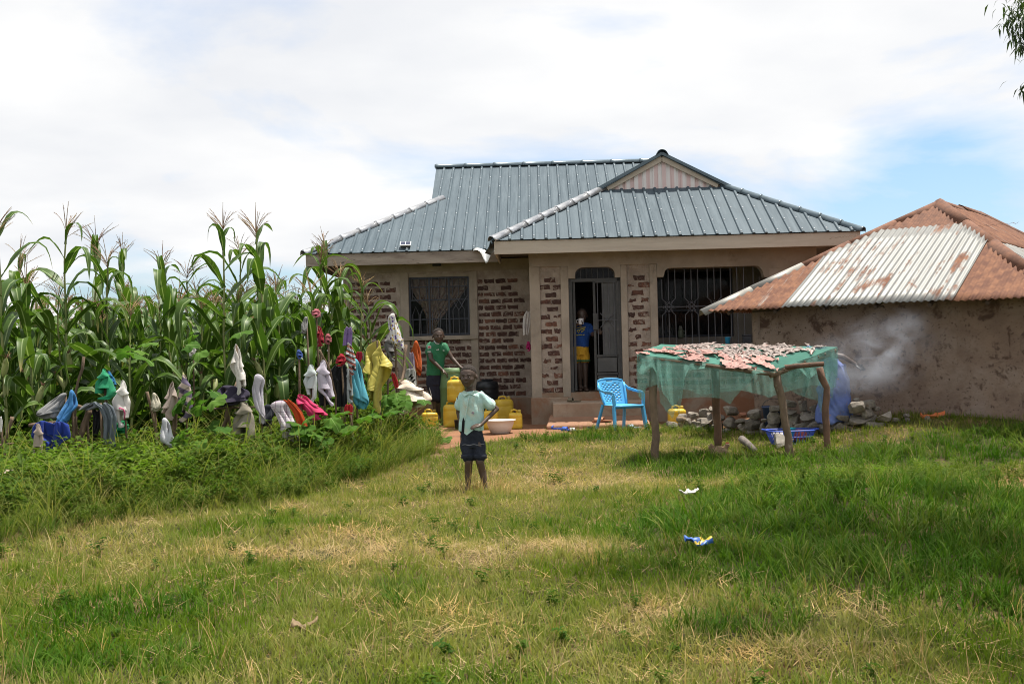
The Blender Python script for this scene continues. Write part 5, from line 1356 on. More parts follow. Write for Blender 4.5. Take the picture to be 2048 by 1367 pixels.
cloth('cloth', 'cloth', 'grey cloth in the maize left of the pink one', [(632, 609, 616), (650, 601, 617), (668, 603, 613)], dup_m((.42, .41, .4), 'pale_cloth'), .9)
cloth('cloth', 'cloth', 'bunched red cloth low in the weeds by the pumpkin leaves', [(807, 692, 703), (815, 688, 706), (829, 690, 704)], dup_m((.55, .03, .04), 'red_knit'), -.35, depth=.9)
cloth('cloth', 'cloth', 'white cloth in the maize above the striped shirt', [(690, 382, 390), (700, 378, 393), (712, 378, 388)], WHITE, .8)
cloth('cloth', 'cloth', 'blue cloth in the maize behind the pale shirts', [(698, 594, 601), (708, 592, 606), (718, 596, 606)], dup_m((.06, .12, .4), 'blue_cloth'), .7)
cloth('sack', 'sack', 'pale sack lying in the weeds at the lower left edge', [(937, 2, 36), (950, -12, 41), (962, -14, 36), (978, -14, 12)], simple('pale_sack', (.55, .46, .40), (.46, .36, .3), 8, .9, .6, 40), 0, Y=10.4, depth=.8, prop=False)
# pink trim on the towel, letters on the shirt
mb = MB(); mb.tube([P(234, 817, 12.36), P(240, 815.5, 12.31), P(247, 818, 12.3), P(250, 826, 12.32), P(249, 838, 12.34)], .008, 6); mb.build('trim', dup_m((.68, .14, .3), 'pink_trim'), t_, smooth=True)
mb = MB(); YH = 16.33
for seg in (((818, 754), (824, 748)), ((821, 759), (827, 753)), ((821, 751), (824, 756)), ((824.5, 764), (830.5, 758))):
    a, b_ = P(*seg[0], YH), P(*seg[1], YH); mb.bar(a, b_, .017, .06)
mb.build('letters_hi', fabric('black_print', (.02, .02, .02)), hi)
# more sticks, seen bare
for pts, r in (([(169, 713), (152, 785), (148, 850)], .016), ([(294, 783), (305, 830), (316, 880)], .015), ([(353, 800), (351, 872)], .02), ([(184, 815), (170, 850), (157, 884)], .034), ([(24, 833), (16, 862), (8, 885)], .018), ([(477, 764), (462, 808), (446, 856)], .03), ([(120, 880), (105, 905), (90, 935)], .02), ([(196, 830), (192, 900)], .018), ([(150, 832), (152, 880)], .022), ([(640, 700), (660, 740), (672, 790)], .014), ([(812, 690), (808, 740), (800, 770)], .02), ([(345, 850), (352, 880)], .016), ([(175, 840), (180, 905)], .014)):
    q = [P(a, b_, lay_y(a) + .1) for a, b_ in pts]; q.append(Vector((q[-1].x, q[-1].y, gz(q[-1].x, q[-1].y) - .04))); stick(q, r)
for (a, b_, c, d), r in (((-8, 891, 27, 886), .012), ((386, 820, 422, 819), .010), ((388, 820, 520, 813), .012), ((155, 812, 235, 838), .022), ((60, 850, 130, 842), .018)):
    stick([P(a, b_, lay_y(max(a, 0)) + .06), P((a + c) / 2, (b_ + d) / 2 - 1, lay_y(c) + .06), P(c, d, lay_y(c) + .06)], r, 'thin bare branch laid sideways across the laundry sticks', 'cross branches of the laundry fence')
# pumpkin vine with big lobed leaves
m_pump = leafmat('pumpkin_leaf', (.05, .12, .022), (.11, .20, .035), (.3, .25, .08), rib=(.2, .3, .1), inst=False, rough=.75, trans=.36, spec=.08)
def pump_leaf(k):
    r = random.Random(k + 40); mb = MB(); us = [0.0]; n = 22; mb.v.append(Vector((0, 0, 0)))
    for ring, q in ((1, .5), (2, 1.0)):
        for i in range(n):
            a = 2 * math.pi * i / n; lobe = 1 + .16 * math.cos(5 * a) + r.uniform(-.05, .05); notch = 1 - .75 * math.exp(-((abs(a - math.pi) / .3) ** 2))
            rr_ = .13 * q * lobe * (notch if ring == 2 else lerp(1, notch, .5)); mb.v.append(Vector((rr_ * math.cos(a) + .05, rr_ * math.sin(a), -.25 * rr_ * q + .018 * math.sin(5 * a) * q + r.uniform(-.006, .006)))); us.append(abs(math.sin(2.5 * a)) * .9 + .03)
    for i in range(n):
        i2 = (i + 1) % n; mb.f.append((0, 1 + i, 1 + i2)); mb.f.append((1 + i, 1 + n + i, 1 + n + i2, 1 + i2)); mb.m += [0, 0]
    mb.attr = {'u': us, 't': [0.0] * len(us)}
    return mb.mesh('leaf', m_pump, smooth=True)
PLV = [pump_leaf(i) for i in range(5)]
m_vine = simple('green_vine', (.2, .26, .08), (.15, .2, .05), 8, .7)
def pumpkin(cx, cy, n, spread, label, zlift=.25):
    g = P(cx, cy, lay_y(cx) - .5); t = thing('pumpkin_vine', label, 'pumpkin vine', (g.x, g.y, gz(g.x, g.y)), 'pumpkin vines in the weeds')
    prev = Vector((g.x, g.y, gz(g.x, g.y)))
    for i in range(n):
        q = Vector((g.x + rc.gauss(0, spread), g.y + rc.gauss(0, .18), g.z + rc.uniform(-.12, .14) + zlift * 0))
        s = rc.uniform(.65, 1.25)
        link('leaf', rc.choice(PLV), t, q - org(t), (rc.uniform(-.3, 1.0), rc.uniform(-.2, .9), rc.uniform(-3.1, .2)), (s, s, s))
        b_ = MB(); b_.tube([(q.x + rc.uniform(-.12, .12), q.y + .16, q.z - .16), (q.x + rc.uniform(-.03, .03), q.y + .06, q.z - .07), q], .005, 5); b_.build('stem', m_vine, t)
pumpkin(800, 800, 13, .28, 'pumpkin vine climbing over the beige sack')
pumpkin(835, 868, 9, .22, 'pumpkin vine at the right end of the weed bank')
pumpkin(715, 835, 10, .3, 'pumpkin vine below the turquoise shawl')
pumpkin(590, 862, 6, .22, 'pumpkin vine below the white patterned skirt')
pumpkin(430, 872, 6, .25, 'pumpkin vine left of the khaki trousers')
pumpkin(200, 915, 4, .12, 'pumpkin vine with big dull leaves under the jeans')
pumpkin(410, 790, 6, .25, 'pumpkin vine behind the thin rail left of the dark purple skirt')
pumpkin(345, 690, 8, .35, 'broad-leaved vine climbing between the maize above the striped shirt')
pumpkin(640, 870, 4, .2, 'pumpkin vine in the weeds right of the patterned skirt')

# ------------------------------------------------------------------ drying table with net and fish
LG = {k: G(*v) for k, v in {'FL': (1312, 926), 'FR': (1583, 914), 'BL': (1436, 900), 'BR': (1658, 899)}.items()}
YA, YB, YC, YD = LG['FL'].y - .04, LG['FR'].y - .08, LG['BR'].y + .25, LG['BL'].y + .1
TA, TB, TC, TD = P(1274, 708, YA), P(1546, 742, YB), P(1675, 694, YC), P(1322, 688, YD)
def TT(s, t, dz=0):
    p = TA * (1 - s) * (1 - t) + TB * s * (1 - t) + TC * s * t + TD * (1 - s) * t
    return p + Vector((0, 0, dz + .016 * mnoise.noise(Vector((s * 4, t * 4, 1)))))
tbl = thing('drying_table', 'rough wooden pole table holding drying fish under green net', 'table', ((TA + TC) / 2).to_tuple()[:2] + (gz(2.8, 14.2),))
m_log = simple('barked_pole', (.19, .135, .09), (.125, .088, .06), 8, .92, .8, 22, spots=[((.3, .25, .18), 10, .58, .7), ((.07, .05, .04), 6, .62, .74)], stretch=(1, 1, .5))
m_log2 = simple('red_brown_pole', (.17, .095, .06), (.10, .06, .042), 8, .85, .8, 22, spots=((.25, .17, .11), 9, .6, .7), stretch=(1, 1, .5))
def leg(g, top, r, m, kink=None):
    pts = [g + Vector((0, 0, -.1))]
    n = 8; top = Vector(top)
    for i in range(1, n):
        t = i / n; q = g.lerp(top, t) + Vector((rc.uniform(-.012, .012), rc.uniform(-.012, .012), 0))
        if kink: q.x += kink * math.exp(-((t - .72) / .12) ** 2)
        pts.append(q)
    pts.append(top); mb = MB(); mb.tube(pts, [r * rc.uniform(.92, 1.1) for _ in pts], 10); mb.build('leg', m, tbl, smooth=True)
leg(LG['FL'], TT(.1, .06, -.03), .048, m_log); leg(LG['FR'], P(1554, 748, LG['FR'].y), .045, m_log); leg(LG['BL'], TT(.325, .96, -.04), .05, m_log2); leg(LG['BR'], P(1639, 735, LG['BR'].y), .04, m_log2, .06)
def pole(p, q, r=.028, m=m_log): mb = MB(); p, q = Vector(p), Vector(q); mb.tube([p, p.lerp(q, .33) + Vector((0, 0, rc.uniform(-.01, .01))), p.lerp(q, .67), q], [r * rc.uniform(.9, 1.1) for _ in range(4)], 8); mb.build('pole', m, tbl, smooth=True)
dn = Vector((0, 0, -.04))
pole(TT(0, .02) + dn, TT(1, .02) + dn); pole(TT(0, .98) + dn, TT(1, .98) + dn); pole(TT(.0, 0) + dn * 1.8, TT(.03, 1) + dn * 1.8)
pb = P(1648, 727, LG['BR'].y - .25); pole(TT(.97, .02) + dn * 1.6, TT(.98, 1.0) + dn * 1.8); pole(P(1530, 737, YB + .2), pb, .03, m_log2)
for i in range(9):
    t = (i + .7) / 9.5; pole(TT(.0, t) + dn * .8, TT(1.0, t) + dn * .8, .016)
# the net: woven strands are too fine to see singly, so the cloth is part see-through
def netmat(name, c, alpha):
    m, nt, out = newmat(name)
    d = N(nt, 'ShaderNodeBsdfDiffuse'); vec = objvec(nt, (1, 1, 1), False)
    cc = mixc(nt, rampn(nt, noisen(nt, vec, 3, 4), .35, .65), c, tuple(x * .75 for x in c)); nt.links.new(cc, d.inputs[0])
    tl = N(nt, 'ShaderNodeBsdfTranslucent'); nt.links.new(cc, tl.inputs[0]); ml = N(nt, 'ShaderNodeMixShader'); ml.inputs[0].default_value = .45
    nt.links.new(d.outputs[0], ml.inputs[1]); nt.links.new(tl.outputs[0], ml.inputs[2])
    tr = N(nt, 'ShaderNodeBsdfTransparent'); mx = N(nt, 'ShaderNodeMixShader')
    a = mathn(nt, 'MULTIPLY_ADD', noisen(nt, vec, 5, 4), .25); a.node.inputs[2].default_value = alpha - .12; nt.links.new(a, mx.inputs[0])
    nt.links.new(tr.outputs[0], mx.inputs[1]); nt.links.new(ml.outputs[0], mx.inputs[2]); nt.links.new(mx.outputs[0], out.inputs[0]); return m
m_net = netmat('green_mesh_net', (.30, .60, .52), .40); m_nett = netmat('green_mesh_net_doubled', (.17, .42, .34), .8)
net = thing('net', 'torn green mesh net draped over the drying table', 'net', tuple(org(tbl) + Vector((0, 0, 1))))
mb = MB(); mb.grid(lambda s, t: TT(s, t, .002), 24, 16); mb.build('top_sheet', m_nett, net, smooth=True, fix=False)
def skirt(tab, edge, name, bulge, mat=None, wob=.028, amp=1.0):
    """tab: (px x, px y of the hem); edge(px) gives the point on the table edge above it"""
    mb = MB(); nu, nv = 110, 16; x0, x1 = tab[0][0], tab[-1][0]; ph = rc.uniform(0, 9)
    for j in range(nv + 1):
        v = j / nv
        for i in range(nu + 1):
            px = lerp(x0, x1, i / nu); top, Y = edge(px); hem = interp(tab, px)
            b = P(px + 6 * v * math.sin(px * .05 + ph), hem, Y)
            p = top.lerp(b, v); fold = wob * (math.sin(px * .16 + ph + v * 1.5) + .6 * math.sin(px * .37 + 2 * ph - v) + .5 * mnoise.noise(Vector((px * .05, v * 3, ph)))) * sstep(0, .5, v)
            p.y += fold - bulge * v; p.x += fold * .4; p.z -= .01 * math.sin(math.pi * v); mb.v.append(p)
    for j in range(nv):
        for i in range(nu): a = j * (nu + 1) + i; mb.f.append((a, a + 1, a + nu + 2, a + nu + 1)); mb.m.append(0)
    mb.build(name, mat or m_net, net, smooth=True, fix=False)
def Z1(x, y): return (1240 + x / 4.096, 660 + y / 4.096)
def front_edge(px): s = (px - 1274) / (1546 - 1274); s = max(0, min(1, s)); p = TT(s, 0); return p, p.y
skirt([Z1(*q) for q in ((135, 540), (165, 590), (190, 470), (330, 440), (345, 600), (455, 725), (485, 560), (640, 545), (820, 555), (925, 605), (1000, 480), (1100, 355), (1290, 335))], front_edge, 'front_skirt', .05)
skirt([Z1(*q) for q in ((140, 330), (200, 360), (260, 300), (330, 520), (420, 640), (455, 700), (500, 470), (560, 330), (700, 310))], front_edge, 'front_skirt', .10, wob=.04)
def right_edge(px): s = max(0, min(1, (px - 1546) / (1675 - 1546))); p = TT(1, s); return p, p.y
skirt([Z1(*q) for q in ((1290, 330), (1340, 430), (1450, 530), (1600, 580), (1637, 690), (1660, 520), (1690, 520), (1720, 400), (1762, 580), (1785, 400))], right_edge, 'side_skirt', -.03)
skirt([Z1(*q) for q in ((1420, 290), (1520, 400), (1600, 330), (1690, 500), (1740, 330), (1785, 390))], right_edge, 'side_skirt', .06, wob=.04)
def back_edge(px): s = max(0, min(1, (px - 1322) / (1675 - 1322))); p = TT(s, 1); return p, p.y
skirt([(1322, 760), (1400, 790), (1480, 780), (1540, 795), (1620, 770), (1676, 775)], back_edge, 'back_skirt', -.02)
def left_edge(px): s = max(0, min(1, (px - 1274) / (1322 - 1274))); p = TT(0, s); return p, p.y
skirt([(1273, 790), (1284, 800), (1298, 770), (1322, 775)], left_edge, 'side_skirt', 0)
# fish
m_fish = simple('dried_silver_fish', (.30, .235, .205), (.15, .115, .1), 30, .45, .3, 60, rnd=.3, spots=((.36, .2, .17), 18, .55, .7))
m_pinkf = simple('split_pink_fish', (.40, .215, .18), (.25, .11, .09), 14, .5, .6, 40, rnd=.2, spots=[((.46, .28, .22), 22, .57, .68), ((.12, .05, .04), 14, .6, .7)])
def fish_mesh(k, L_=.125, flat=.4):
    r = random.Random(k); mb = MB(); prof = [(.0, .04), (.1, .11), (.3, .17), (.5, .165), (.7, .10), (.84, .045)]
    n = 8; bend = r.uniform(-.25, .25)
    for t, w in prof:
        for i in range(n):
            a = 2 * math.pi * i / n; mb.v.append(Vector((math.cos(a) * w * L_ + bend * L_ * t * t, t * L_, math.sin(a) * w * L_ * flat + w * L_ * flat * .9)))
    for j in range(len(prof) - 1):
        for i in range(n): i2 = (i + 1) % n; mb.f.append((j * n + i, j * n + i2, (j + 1) * n + i2, (j + 1) * n + i)); mb.m.append(0)
    mb.f.append(tuple(range(n))); mb.m.append(0); e = bend * L_ * .75; z = .03 * L_
    mb.add([(e - .02 * L_, .82 * L_, z), (e + .02 * L_, .82 * L_, z), (e + .17 * L_, 1.06 * L_, z + .07 * L_), (e, .97 * L_, z), (e - .17 * L_, 1.06 * L_, z)], [(0, 1, 2, 3), (0, 3, 4)])
    mb.add([(e * .4 + .1 * L_, .25 * L_, .14 * L_), (e * .4 + .34 * L_, .45 * L_, .12 * L_), (e * .5 + .14 * L_, .6 * L_, .1 * L_)], [(0, 1, 2)])
    return mb.mesh('fish', m_fish, smooth=False, fix=True)
def split_mesh(k):
    """fish opened flat: two lobed halves, head notch and tail"""
    r = random.Random(k + 60); mb = MB(); L_ = .34; nu, nv = 14, 7
    def fn(u, v):
        t = u; w = .085 * (math.sin(math.pi * min(1, t * 1.12 + .04)) ** .6 if t < .86 else .25 + (t - .86) * 3) * (1 + .14 * math.sin(t * 21 + k))
        x = (v - .5) * 2 * w; z = .012 + .022 * (1 - (2 * v - 1) ** 2) * abs(math.sin(3.3 * t + k)) + .014 * mnoise.noise(Vector((t * 9, v * 7, k))) + .03 * abs(2 * v - 1) ** 3 * (.5 + .5 * math.sin(5 * t + k))
        return (x, t * L_, max(.003, z))
    mb.grid(fn, nu, nv); me = mb.mesh('split_fish', m_pinkf, smooth=True); return me
FM = [fish_mesh(i) for i in range(5)]; SM = [split_mesh(i) for i in range(4)]
rf = random.Random(21)
def tilt_mat(s, t):
    p = TT(s, t); du = (TT(s + .02, t) - p).normalized(); dv = (TT(s, t + .02) - p).normalized(); n = du.cross(dv).normalized()
    if n.z < 0: n = -n
    return n
def lay(me, name, s, t, az, sc_, label, cat, group, lift=.004):
    n = tilt_mat(s, t); q = n.to_track_quat('Z', 'Y') @ Euler((0, 0, az)).to_quaternion()
    o = link(name, me, None, TT(s, t) + n * lift, q.to_euler(), (sc_,) * 3); tag(o, label, cat, group); return o
for i in range(330):
    s, t = rf.uniform(.16, .93), rf.uniform(.36, .985)
    if s + (1 - t) * .5 > 1.02 or (s < .3 and t < .6): continue
    lay(rf.choice(FM), 'fish', s, t, rf.uniform(0, 6.28), rf.uniform(.8, 1.3), 'small silvery dried fish spread on the green net', 'fish', 'small fish drying on the net', .004 + .012 * rf.random())
for s, t in ((.03, .28), (.1, .22), (.17, .3), (.24, .16), (.3, .28), (.36, .12), (.43, .2), (.5, .1), (.57, .18), (.62, .3), (.72, .12), (.8, .22), (.9, .1), (.09, .5), (.16, .62), (.24, .42), (.35, .4), (.52, .36), (.74, .34), (.06, .12), (.2, .2), (.28, .06), (.33, .2), (.4, .3), (.47, .06), (.55, .26), (.66, .2), (.68, .05), (.78, .06), (.85, .14), (.13, .38), (.05, .42), (.3, .36), (.45, .34)):
    lay(rf.choice(SM), 'split_fish', s, t, rf.uniform(0, 6.28), rf.uniform(.6, .85), 'larger pinkish fish split open and laid on the green net', 'fish', 'split fish drying on the net', .006)

# ------------------------------------------------------------------ stones
m_stone = simple('grey_brown_stone', (.30, .262, .215), (.21, .18, .15), 6, .95, .9, 16, rnd=.22, spots=[((.36, .31, .25), 5, .55, .72), ((.2, .12, .08), 3, .6, .75)])
def stone_mesh(k):
    r = random.Random(k + 300); bm = bmesh.new()
    for _ in range(18):
        v = Vector((r.gauss(0, 1), r.gauss(0, 1), r.gauss(0, 1))).normalized(); v = Vector(tuple(max(-.78, min(.78, c)) for c in v)); bm.verts.new(v * r.uniform(.85, 1.0) * .58)
    bmesh.ops.convex_hull(bm, input=bm.verts)
    for v in [v for v in bm.verts if not v.link_faces]: bm.verts.remove(v)
    bmesh.ops.bevel(bm, geom=list(bm.edges), offset=.025, segments=1, affect='EDGES', clamp_overlap=True)
    bmesh.ops.triangulate(bm, faces=bm.faces); bmesh.ops.subdivide_edges(bm, edges=bm.edges, cuts=1)
    for v in bm.verts: v.co += v.normal * .035 * mnoise.noise(v.co * 4 + Vector((k, 0, 0)))
    me = bpy.data.meshes.new('stone'); bm.to_mesh(me); bm.free(); me.materials.append(m_stone)
    return me
STN = [stone_mesh(i) for i in range(8)]
def st_y(px): return interp([(1340, 17.3), (1450, 16.7), (1550, 15.5), (1650, 14.65), (1750, 14.4), (1900, 14.2)], px)
def ZS(x, y): return (1320 + x / 3.793, 760 + y / 3.793)
stones = [(90, 335, 100, 55), (170, 275, 80, 50), (250, 265, 95, 55), (335, 250, 90, 75), (345, 315, 120, 65), (395, 215, 60, 60), (530, 235, 140, 85), (720, 255, 130, 75), (870, 215, 95, 60), (885, 275, 90, 45), (985, 178, 120, 60), (1092, 192, 95, 90), (1180, 212, 100, 60), (1125, 278, 140, 80), (1350, 208, 155, 120), (1255, 295, 100, 55), (1165, 335, 150, 55), (1310, 320, 100, 50), (1500, 205, 170, 100), (1585, 182, 120, 65), (1440, 315, 110, 60), (1700, 272, 135, 95), (1870, 270, 48, 38), (1490, 148, 55, 32), (640, 312, 150, 38), (2030, 300, 50, 66), (1380, 285, 120, 50), (215, 310, 80, 50), (450, 285, 90, 60), (1000, 240, 90, 50), (800, 305, 70, 40), (280, 330, 70, 45), (1560, 250, 110, 60), (1790, 300, 60, 36), (1640, 215, 70, 40), (1100, 340, 80, 40), (960, 300, 80, 40)]
slab = {14: 'largest rounded stone of the heap, below the hut wall', 21: 'dark brown stone at the right end of the heap', 6: 'flat-topped stone behind the rear left table leg', 25: 'upright stone at the foot of the hut wall, far right', 22: 'small pale stone lying alone right of the heap'}
for i, (x, y, w, h) in enumerate(stones):
    px, py = ZS(x, y); Y = st_y(px) + rf.uniform(-.12, .12); c = P(px, py, Y); s = Y / FPX / 3.793
    sx, sz = w * s * 1.05, h * s * 1.1; g0 = gz(c.x, c.y)
    o = link('stone', STN[i % 8], None, c, (rf.uniform(-.2, .2), rf.uniform(-.2, .2), rf.uniform(0, 6.28)), (sx, sx * .9, sz))
    tag(o, slab.get(i, 'rough grey-brown stone in the low heap behind the drying table'), 'stone', 'stones heaped before the hut')
    zb = c.z - sz * .45
    while zb > g0 + .02:      # stones underneath carry the upper ones
        hh = min(.2, max(.09, zb - g0 + .03)); o = link('stone', STN[(i + 3) % 8], None, (c.x + rf.uniform(-.04, .04), c.y + .05 + rf.uniform(-.03, .05), zb - hh * .38), (0, 0, rf.uniform(0, 6)), (sx * 1.15, sx, hh))
        tag(o, 'rough grey-brown stone in the low heap behind the drying table', 'stone', 'stones heaped before the hut'); zb -= hh * .85
o = link('brick_rubble', STN[2], None, P(*ZS(630, 262), 16.0), (0, 0, 1), (.16, .14, .09)); o.data = STN[2].copy(); o.data.materials[0] = simple('red_rubble', (.36, .16, .1), (.26, .11, .07), 9, .95); tag(o, 'small broken red brick lump among the grey stones', 'rubble')
# ------------------------------------------------------------------ household things
m_yel = simple('yellow_plastic', (.72, .50, .05), (.62, .41, .04), 5, .42, .1, spots=[((.34, .2, .05), 6, .6, .74), ((.72, .56, .14), 4, .6, .75)])
m_yelcap = simple('faded_yellow_cap', (.5, .36, .06), (.4, .28, .05), 5, .5)
def jerrycan(loc, rz, label, w=.29, d=.23, h=.36, cap=True):
    t = thing('jerrycan', label, 'jerrycan', loc, 'yellow jerrycans'); t.rotation_euler.z = rz
    mb = MB(); hs = h
    mb.lathe([(.44, 0), (.485, .015), (.5, .05), (.497, hs * .3), (.49, hs * .32), (.497, hs * .34), (.495, hs * .7), (.485, hs * .72), (.495, hs * .74), (.49, hs * .84), (.46, hs * .93), (.38, hs * .985), (.2, hs)], 28, (0, 0, 0), 0, w, d, 4.5)
    link('body', mb.mesh('body', m_yel, smooth=True, fix=True), t)
    mb = MB(); mb.tube([(-w * .3, 0, hs * .96), (-w * .26, 0, hs + .035), (-.02, 0, hs + .05), (w * .12, 0, hs + .035), (w * .14, 0, hs * .97)], [.018, .016, .015, .016, .018], 8); link('handle', mb.mesh('handle', m_yel, smooth=True, fix=True), t)
    mb = MB(); mb.lathe([(.03, hs * .95), (.03, hs + .02), (.026, hs + .045), (.012, hs + .048)], 12, (w * .3, 0, 0)); link('cap', mb.mesh('cap', m_yelcap, smooth=True, fix=True), t)
    return t
gA = G(905, 853); jerrycan((gA.x, gA.y, gA.z), .15, 'yellow jerrycan standing below another against the green drum', .30, .24, .38)
jerrycan((gA.x + .07, gA.y + .02, gA.z + .43), -.1, 'yellow jerrycan standing on top of another beside the green drum', .29, .24, .36)
gB = G(1008, 848); jerrycan((gB.x, gB.y + .25, gB.z), .3, 'largest yellow jerrycan, behind the white basin', .32, .26, .42)
gC = G(982, 858); jerrycan((gC.x, gC.y, gC.z), -.2, 'yellow jerrycan just left of the white basin behind the boy', .26, .22, .30)
gD = G(1031, 857); jerrycan((gD.x, gD.y, gD.z), .1, 'small yellow jerrycan right of the white basin', .225, .2, .26)
gE = G(860, 852); jerrycan((gE.x, gE.y, gE.z), .2, 'yellow jerrycan half hidden by the pumpkin leaves', .28, .22, .24)
gF = P(1354, 842, 18.0); jerrycan((gF.x, gF.y, gz(gF.x, gF.y)), .2, 'yellow jerrycan alone at the porch wall behind the net', .27, .22, .28)
# drums
m_drum = simple('green_plastic_drum', (.15, .25, .11), (.11, .19, .085), 3, .45, .05, spots=((.24, .3, .18), 4, .58, .75))
gd = G(907, 850); t = thing('water_drum', 'tall green plastic drum that the person in green leans on', 'drum', (gd.x, gd.y + .15, gd.z))
s = .225
mb = MB(); mb.lathe([(s * .9, 0), (s, .03), (s, .22), (s * 1.04, .25), (s * 1.04, .28), (s, .31), (s, .6), (s * 1.04, .63), (s * 1.04, .66), (s * .99, .7), (s * .93, .84), (s * .86, .9), (s * .86, .98), (s * .78, .98), (s * .78, .82)], 32, capt=False); link('body', mb.mesh('body', m_drum, smooth=True, fix=False), t); 
mb = MB(); mb.lathe([(s * .9, .885), (s * .93, .9), (s * .93, .93), (s * .9, .945)], 32, capb=False, capt=False); link('rim', mb.mesh('rim', m_drum, smooth=True), t)
mb = MB(); mb.lathe([(s * .775, .93), (s * .4, .935)], 24); link('water', mb.mesh('water', simple('dark_water', (.03, .04, .03), rough=.1), smooth=True), t)
gk = P(976, 840, 20.7); t = thing('black_drum', 'short black ribbed plastic tank behind the jerrycans', 'drum', (gk.x, 20.75, gz(gk.x, 20.7)))
mb = MB(); pr = [(.2, 0)]
for i in range(7): pr += [(.205, .03 + i * .09), (.215, .06 + i * .09), (.205, .09 + i * .09)]
mb.lathe(pr + [(.19, .7), (.1, .72)], 28); link('body', mb.mesh('body', simple('black_plastic', (.02, .022, .026), rough=.4), smooth=True, fix=True), t)
mb = MB(); mb.lathe([(.1, .715), (.11, .74), (.08, .75)], 20); link('lid', mb.mesh('lid', simple('black_plastic_lid', (.015, .016, .02)), smooth=True, fix=True), t)
# basin, small dark cup
gb = G(1001, 866); t = thing('basin', 'white plastic basin on the red earth beside the jerrycans', 'basin', tuple(gb))
m_white = simple('white_plastic', (.72, .68, .63), (.64, .58, .53), 4, .45, spots=((.5, .4, .34), 7, .6, .75))
mb = MB(); mb.lathe([(.135, 0), (.15, .008), (.2, .13), (.215, .19), (.235, .2), (.235, .208), (.212, .206), (.19, .13), (.14, .02), (.02, .015)], 32); link('bowl', mb.mesh('bowl', m_white, smooth=True, fix=False), t)
mb = MB(); mb.lathe([(.238, .196), (.243, .202), (.238, .209), (.228, .21)], 32, capb=False, capt=False); link('rim', mb.mesh('rim', m_white, smooth=True), t)
gu = G(917, 858); mb = MB(); mb.lathe([(.055, 0), (.068, .15), (.072, .152), (.06, .15), (.05, .02)], 16, tuple(gu)); tag(mb.build('cup', simple('charcoal_plastic', (.035, .035, .04), rough=.5), smooth=True, fix=False), 'small dark cup on the ground by the lower left jerrycan', 'cup')
# things on the low wall of the verandah
lw = LOW + .035 + .02
def on_wall(px): return P(px, 690, WY + .1)
q = on_wall(1453); t = thing('cup', 'light blue plastic cup on the verandah wall', 'cup', (q.x, WY - .02, lw - .02)); m_cup = simple('cyan_plastic', (.03, .33, .6), (.03, .28, .52), 4, .4)
mb = MB(); mb.lathe([(.038, 0), (.048, .11), (.05, .112), (.044, .11), (.036, .01)], 18); link('body', mb.mesh('body', m_cup, smooth=True), t); mb = MB(); mb.lathe([(.05, .10), (.053, .105), (.05, .112)], 18, capb=False, capt=False); link('rim', mb.mesh('rim', m_cup, smooth=True), t)
q = on_wall(1491); t = thing('box', 'dark box standing on the verandah wall near the hut roof', 'box', (q.x, WY - .03, lw - .02)); m_bx = simple('dark_tin', (.05, .055, .065), (.03, .033, .04), 6, .5)
bevel(link('body', MB().box((-.07, -.05, 0), (.07, .05, .12)).mesh('body', m_bx, fix=True), t), .01); bevel(link('lid', MB().box((-.075, -.055, .1205), (.075, .055, .145)).mesh('lid', m_bx, fix=True), t), .008)
q = P(1361, 668, VB - .05); t = thing('thermos', 'green thermos flask on the dark window sill of the verandah', 'thermos', (q.x, VB - .06, v1.z - .01))
m_th = simple('sage_plastic', (.24, .28, .2), (.2, .24, .17), 4, .5); mb = MB(); mb.lathe([(.05, 0), (.055, .02), (.052, .12), (.035, .16)], 16); link('body', mb.mesh('body', m_th, smooth=True, fix=True), t)
mb = MB(); mb.lathe([(.036, .158), (.034, .2), (.02, .22)], 14); link('lid', mb.mesh('lid', simple('pale_lid', (.45, .45, .4)), smooth=True, fix=True), t)
mb = MB(); mb.tube([(.05, 0, .04), (.085, 0, .06), (.085, 0, .11), (.045, 0, .14)], .009, 6); link('handle', mb.mesh('handle', m_th, smooth=True, fix=True), t)
# clothes at the porch corner
cloth('shirt', 'shirt', 'white shirt hanging at the dark corner of the porch', [(620, 1052, 1061), (632, 1047, 1062), (652, 1045, 1060), (671, 1047, 1056)], WHITE, 0, Y=19.95, prop=False, depth=.3)
cloth('bag', 'bag', 'magenta bag hanging low at the porch corner', [(682, 1053, 1060), (690, 1052, 1062), (702, 1053, 1061)], dup_m((.55, .02, .18), 'magenta_plastic'), 0, Y=19.6, prop=False, depth=.5)
# blue plastic armchair
m_chair = simple('sky_blue_plastic', (.10, .42, .72), (.085, .37, .66), 3, .38, spots=((.2, .5, .75), 6, .62, .8))
gc = (G(1228, 858) + G(1284, 861) + G(1206, 864) + G(1245, 856)) / 4
ch = thing('armchair', 'light blue plastic armchair with perforated back before the steps', 'chair', (gc.x + .01, gc.y, gz(gc.x, gc.y) - .005)); ch.rotation_euler.z = R(28)
CS = .98; SH = .41 * CS; hwid = .235
def CL(name, mb, smooth=True, bev=0, fix=True):
    o = link(name, mb.mesh(name, m_chair, smooth=smooth, fix=fix), ch)
    if bev: bevel(o, bev)
    return o
mb = MB(); mb.grid(lambda u, v: (lerp(-hwid, hwid, u) * lerp(1.03, .88, v), lerp(-.24, .2, v), SH - .012 * math.sin(math.pi * u) * math.sin(math.pi * v) - (.045 * max(0, (.12 - v) / .12) ** 1.5)), 14, 12); solidify(CL('seat', mb, fix=False), .012, -1)
mb = MB(); nb, mbv = 26, 30
def backp(u, v):
    w = lerp(.205, .255, v ** .8); a = (u - .5) * 2
    return Vector((a * w * (1 - .06 * v * abs(a) ** 6), .195 + .13 * v - .055 * (a * a) * (1 - .1 * v), SH - .01 + v * .40 - .035 * abs(a) ** 3 * v))
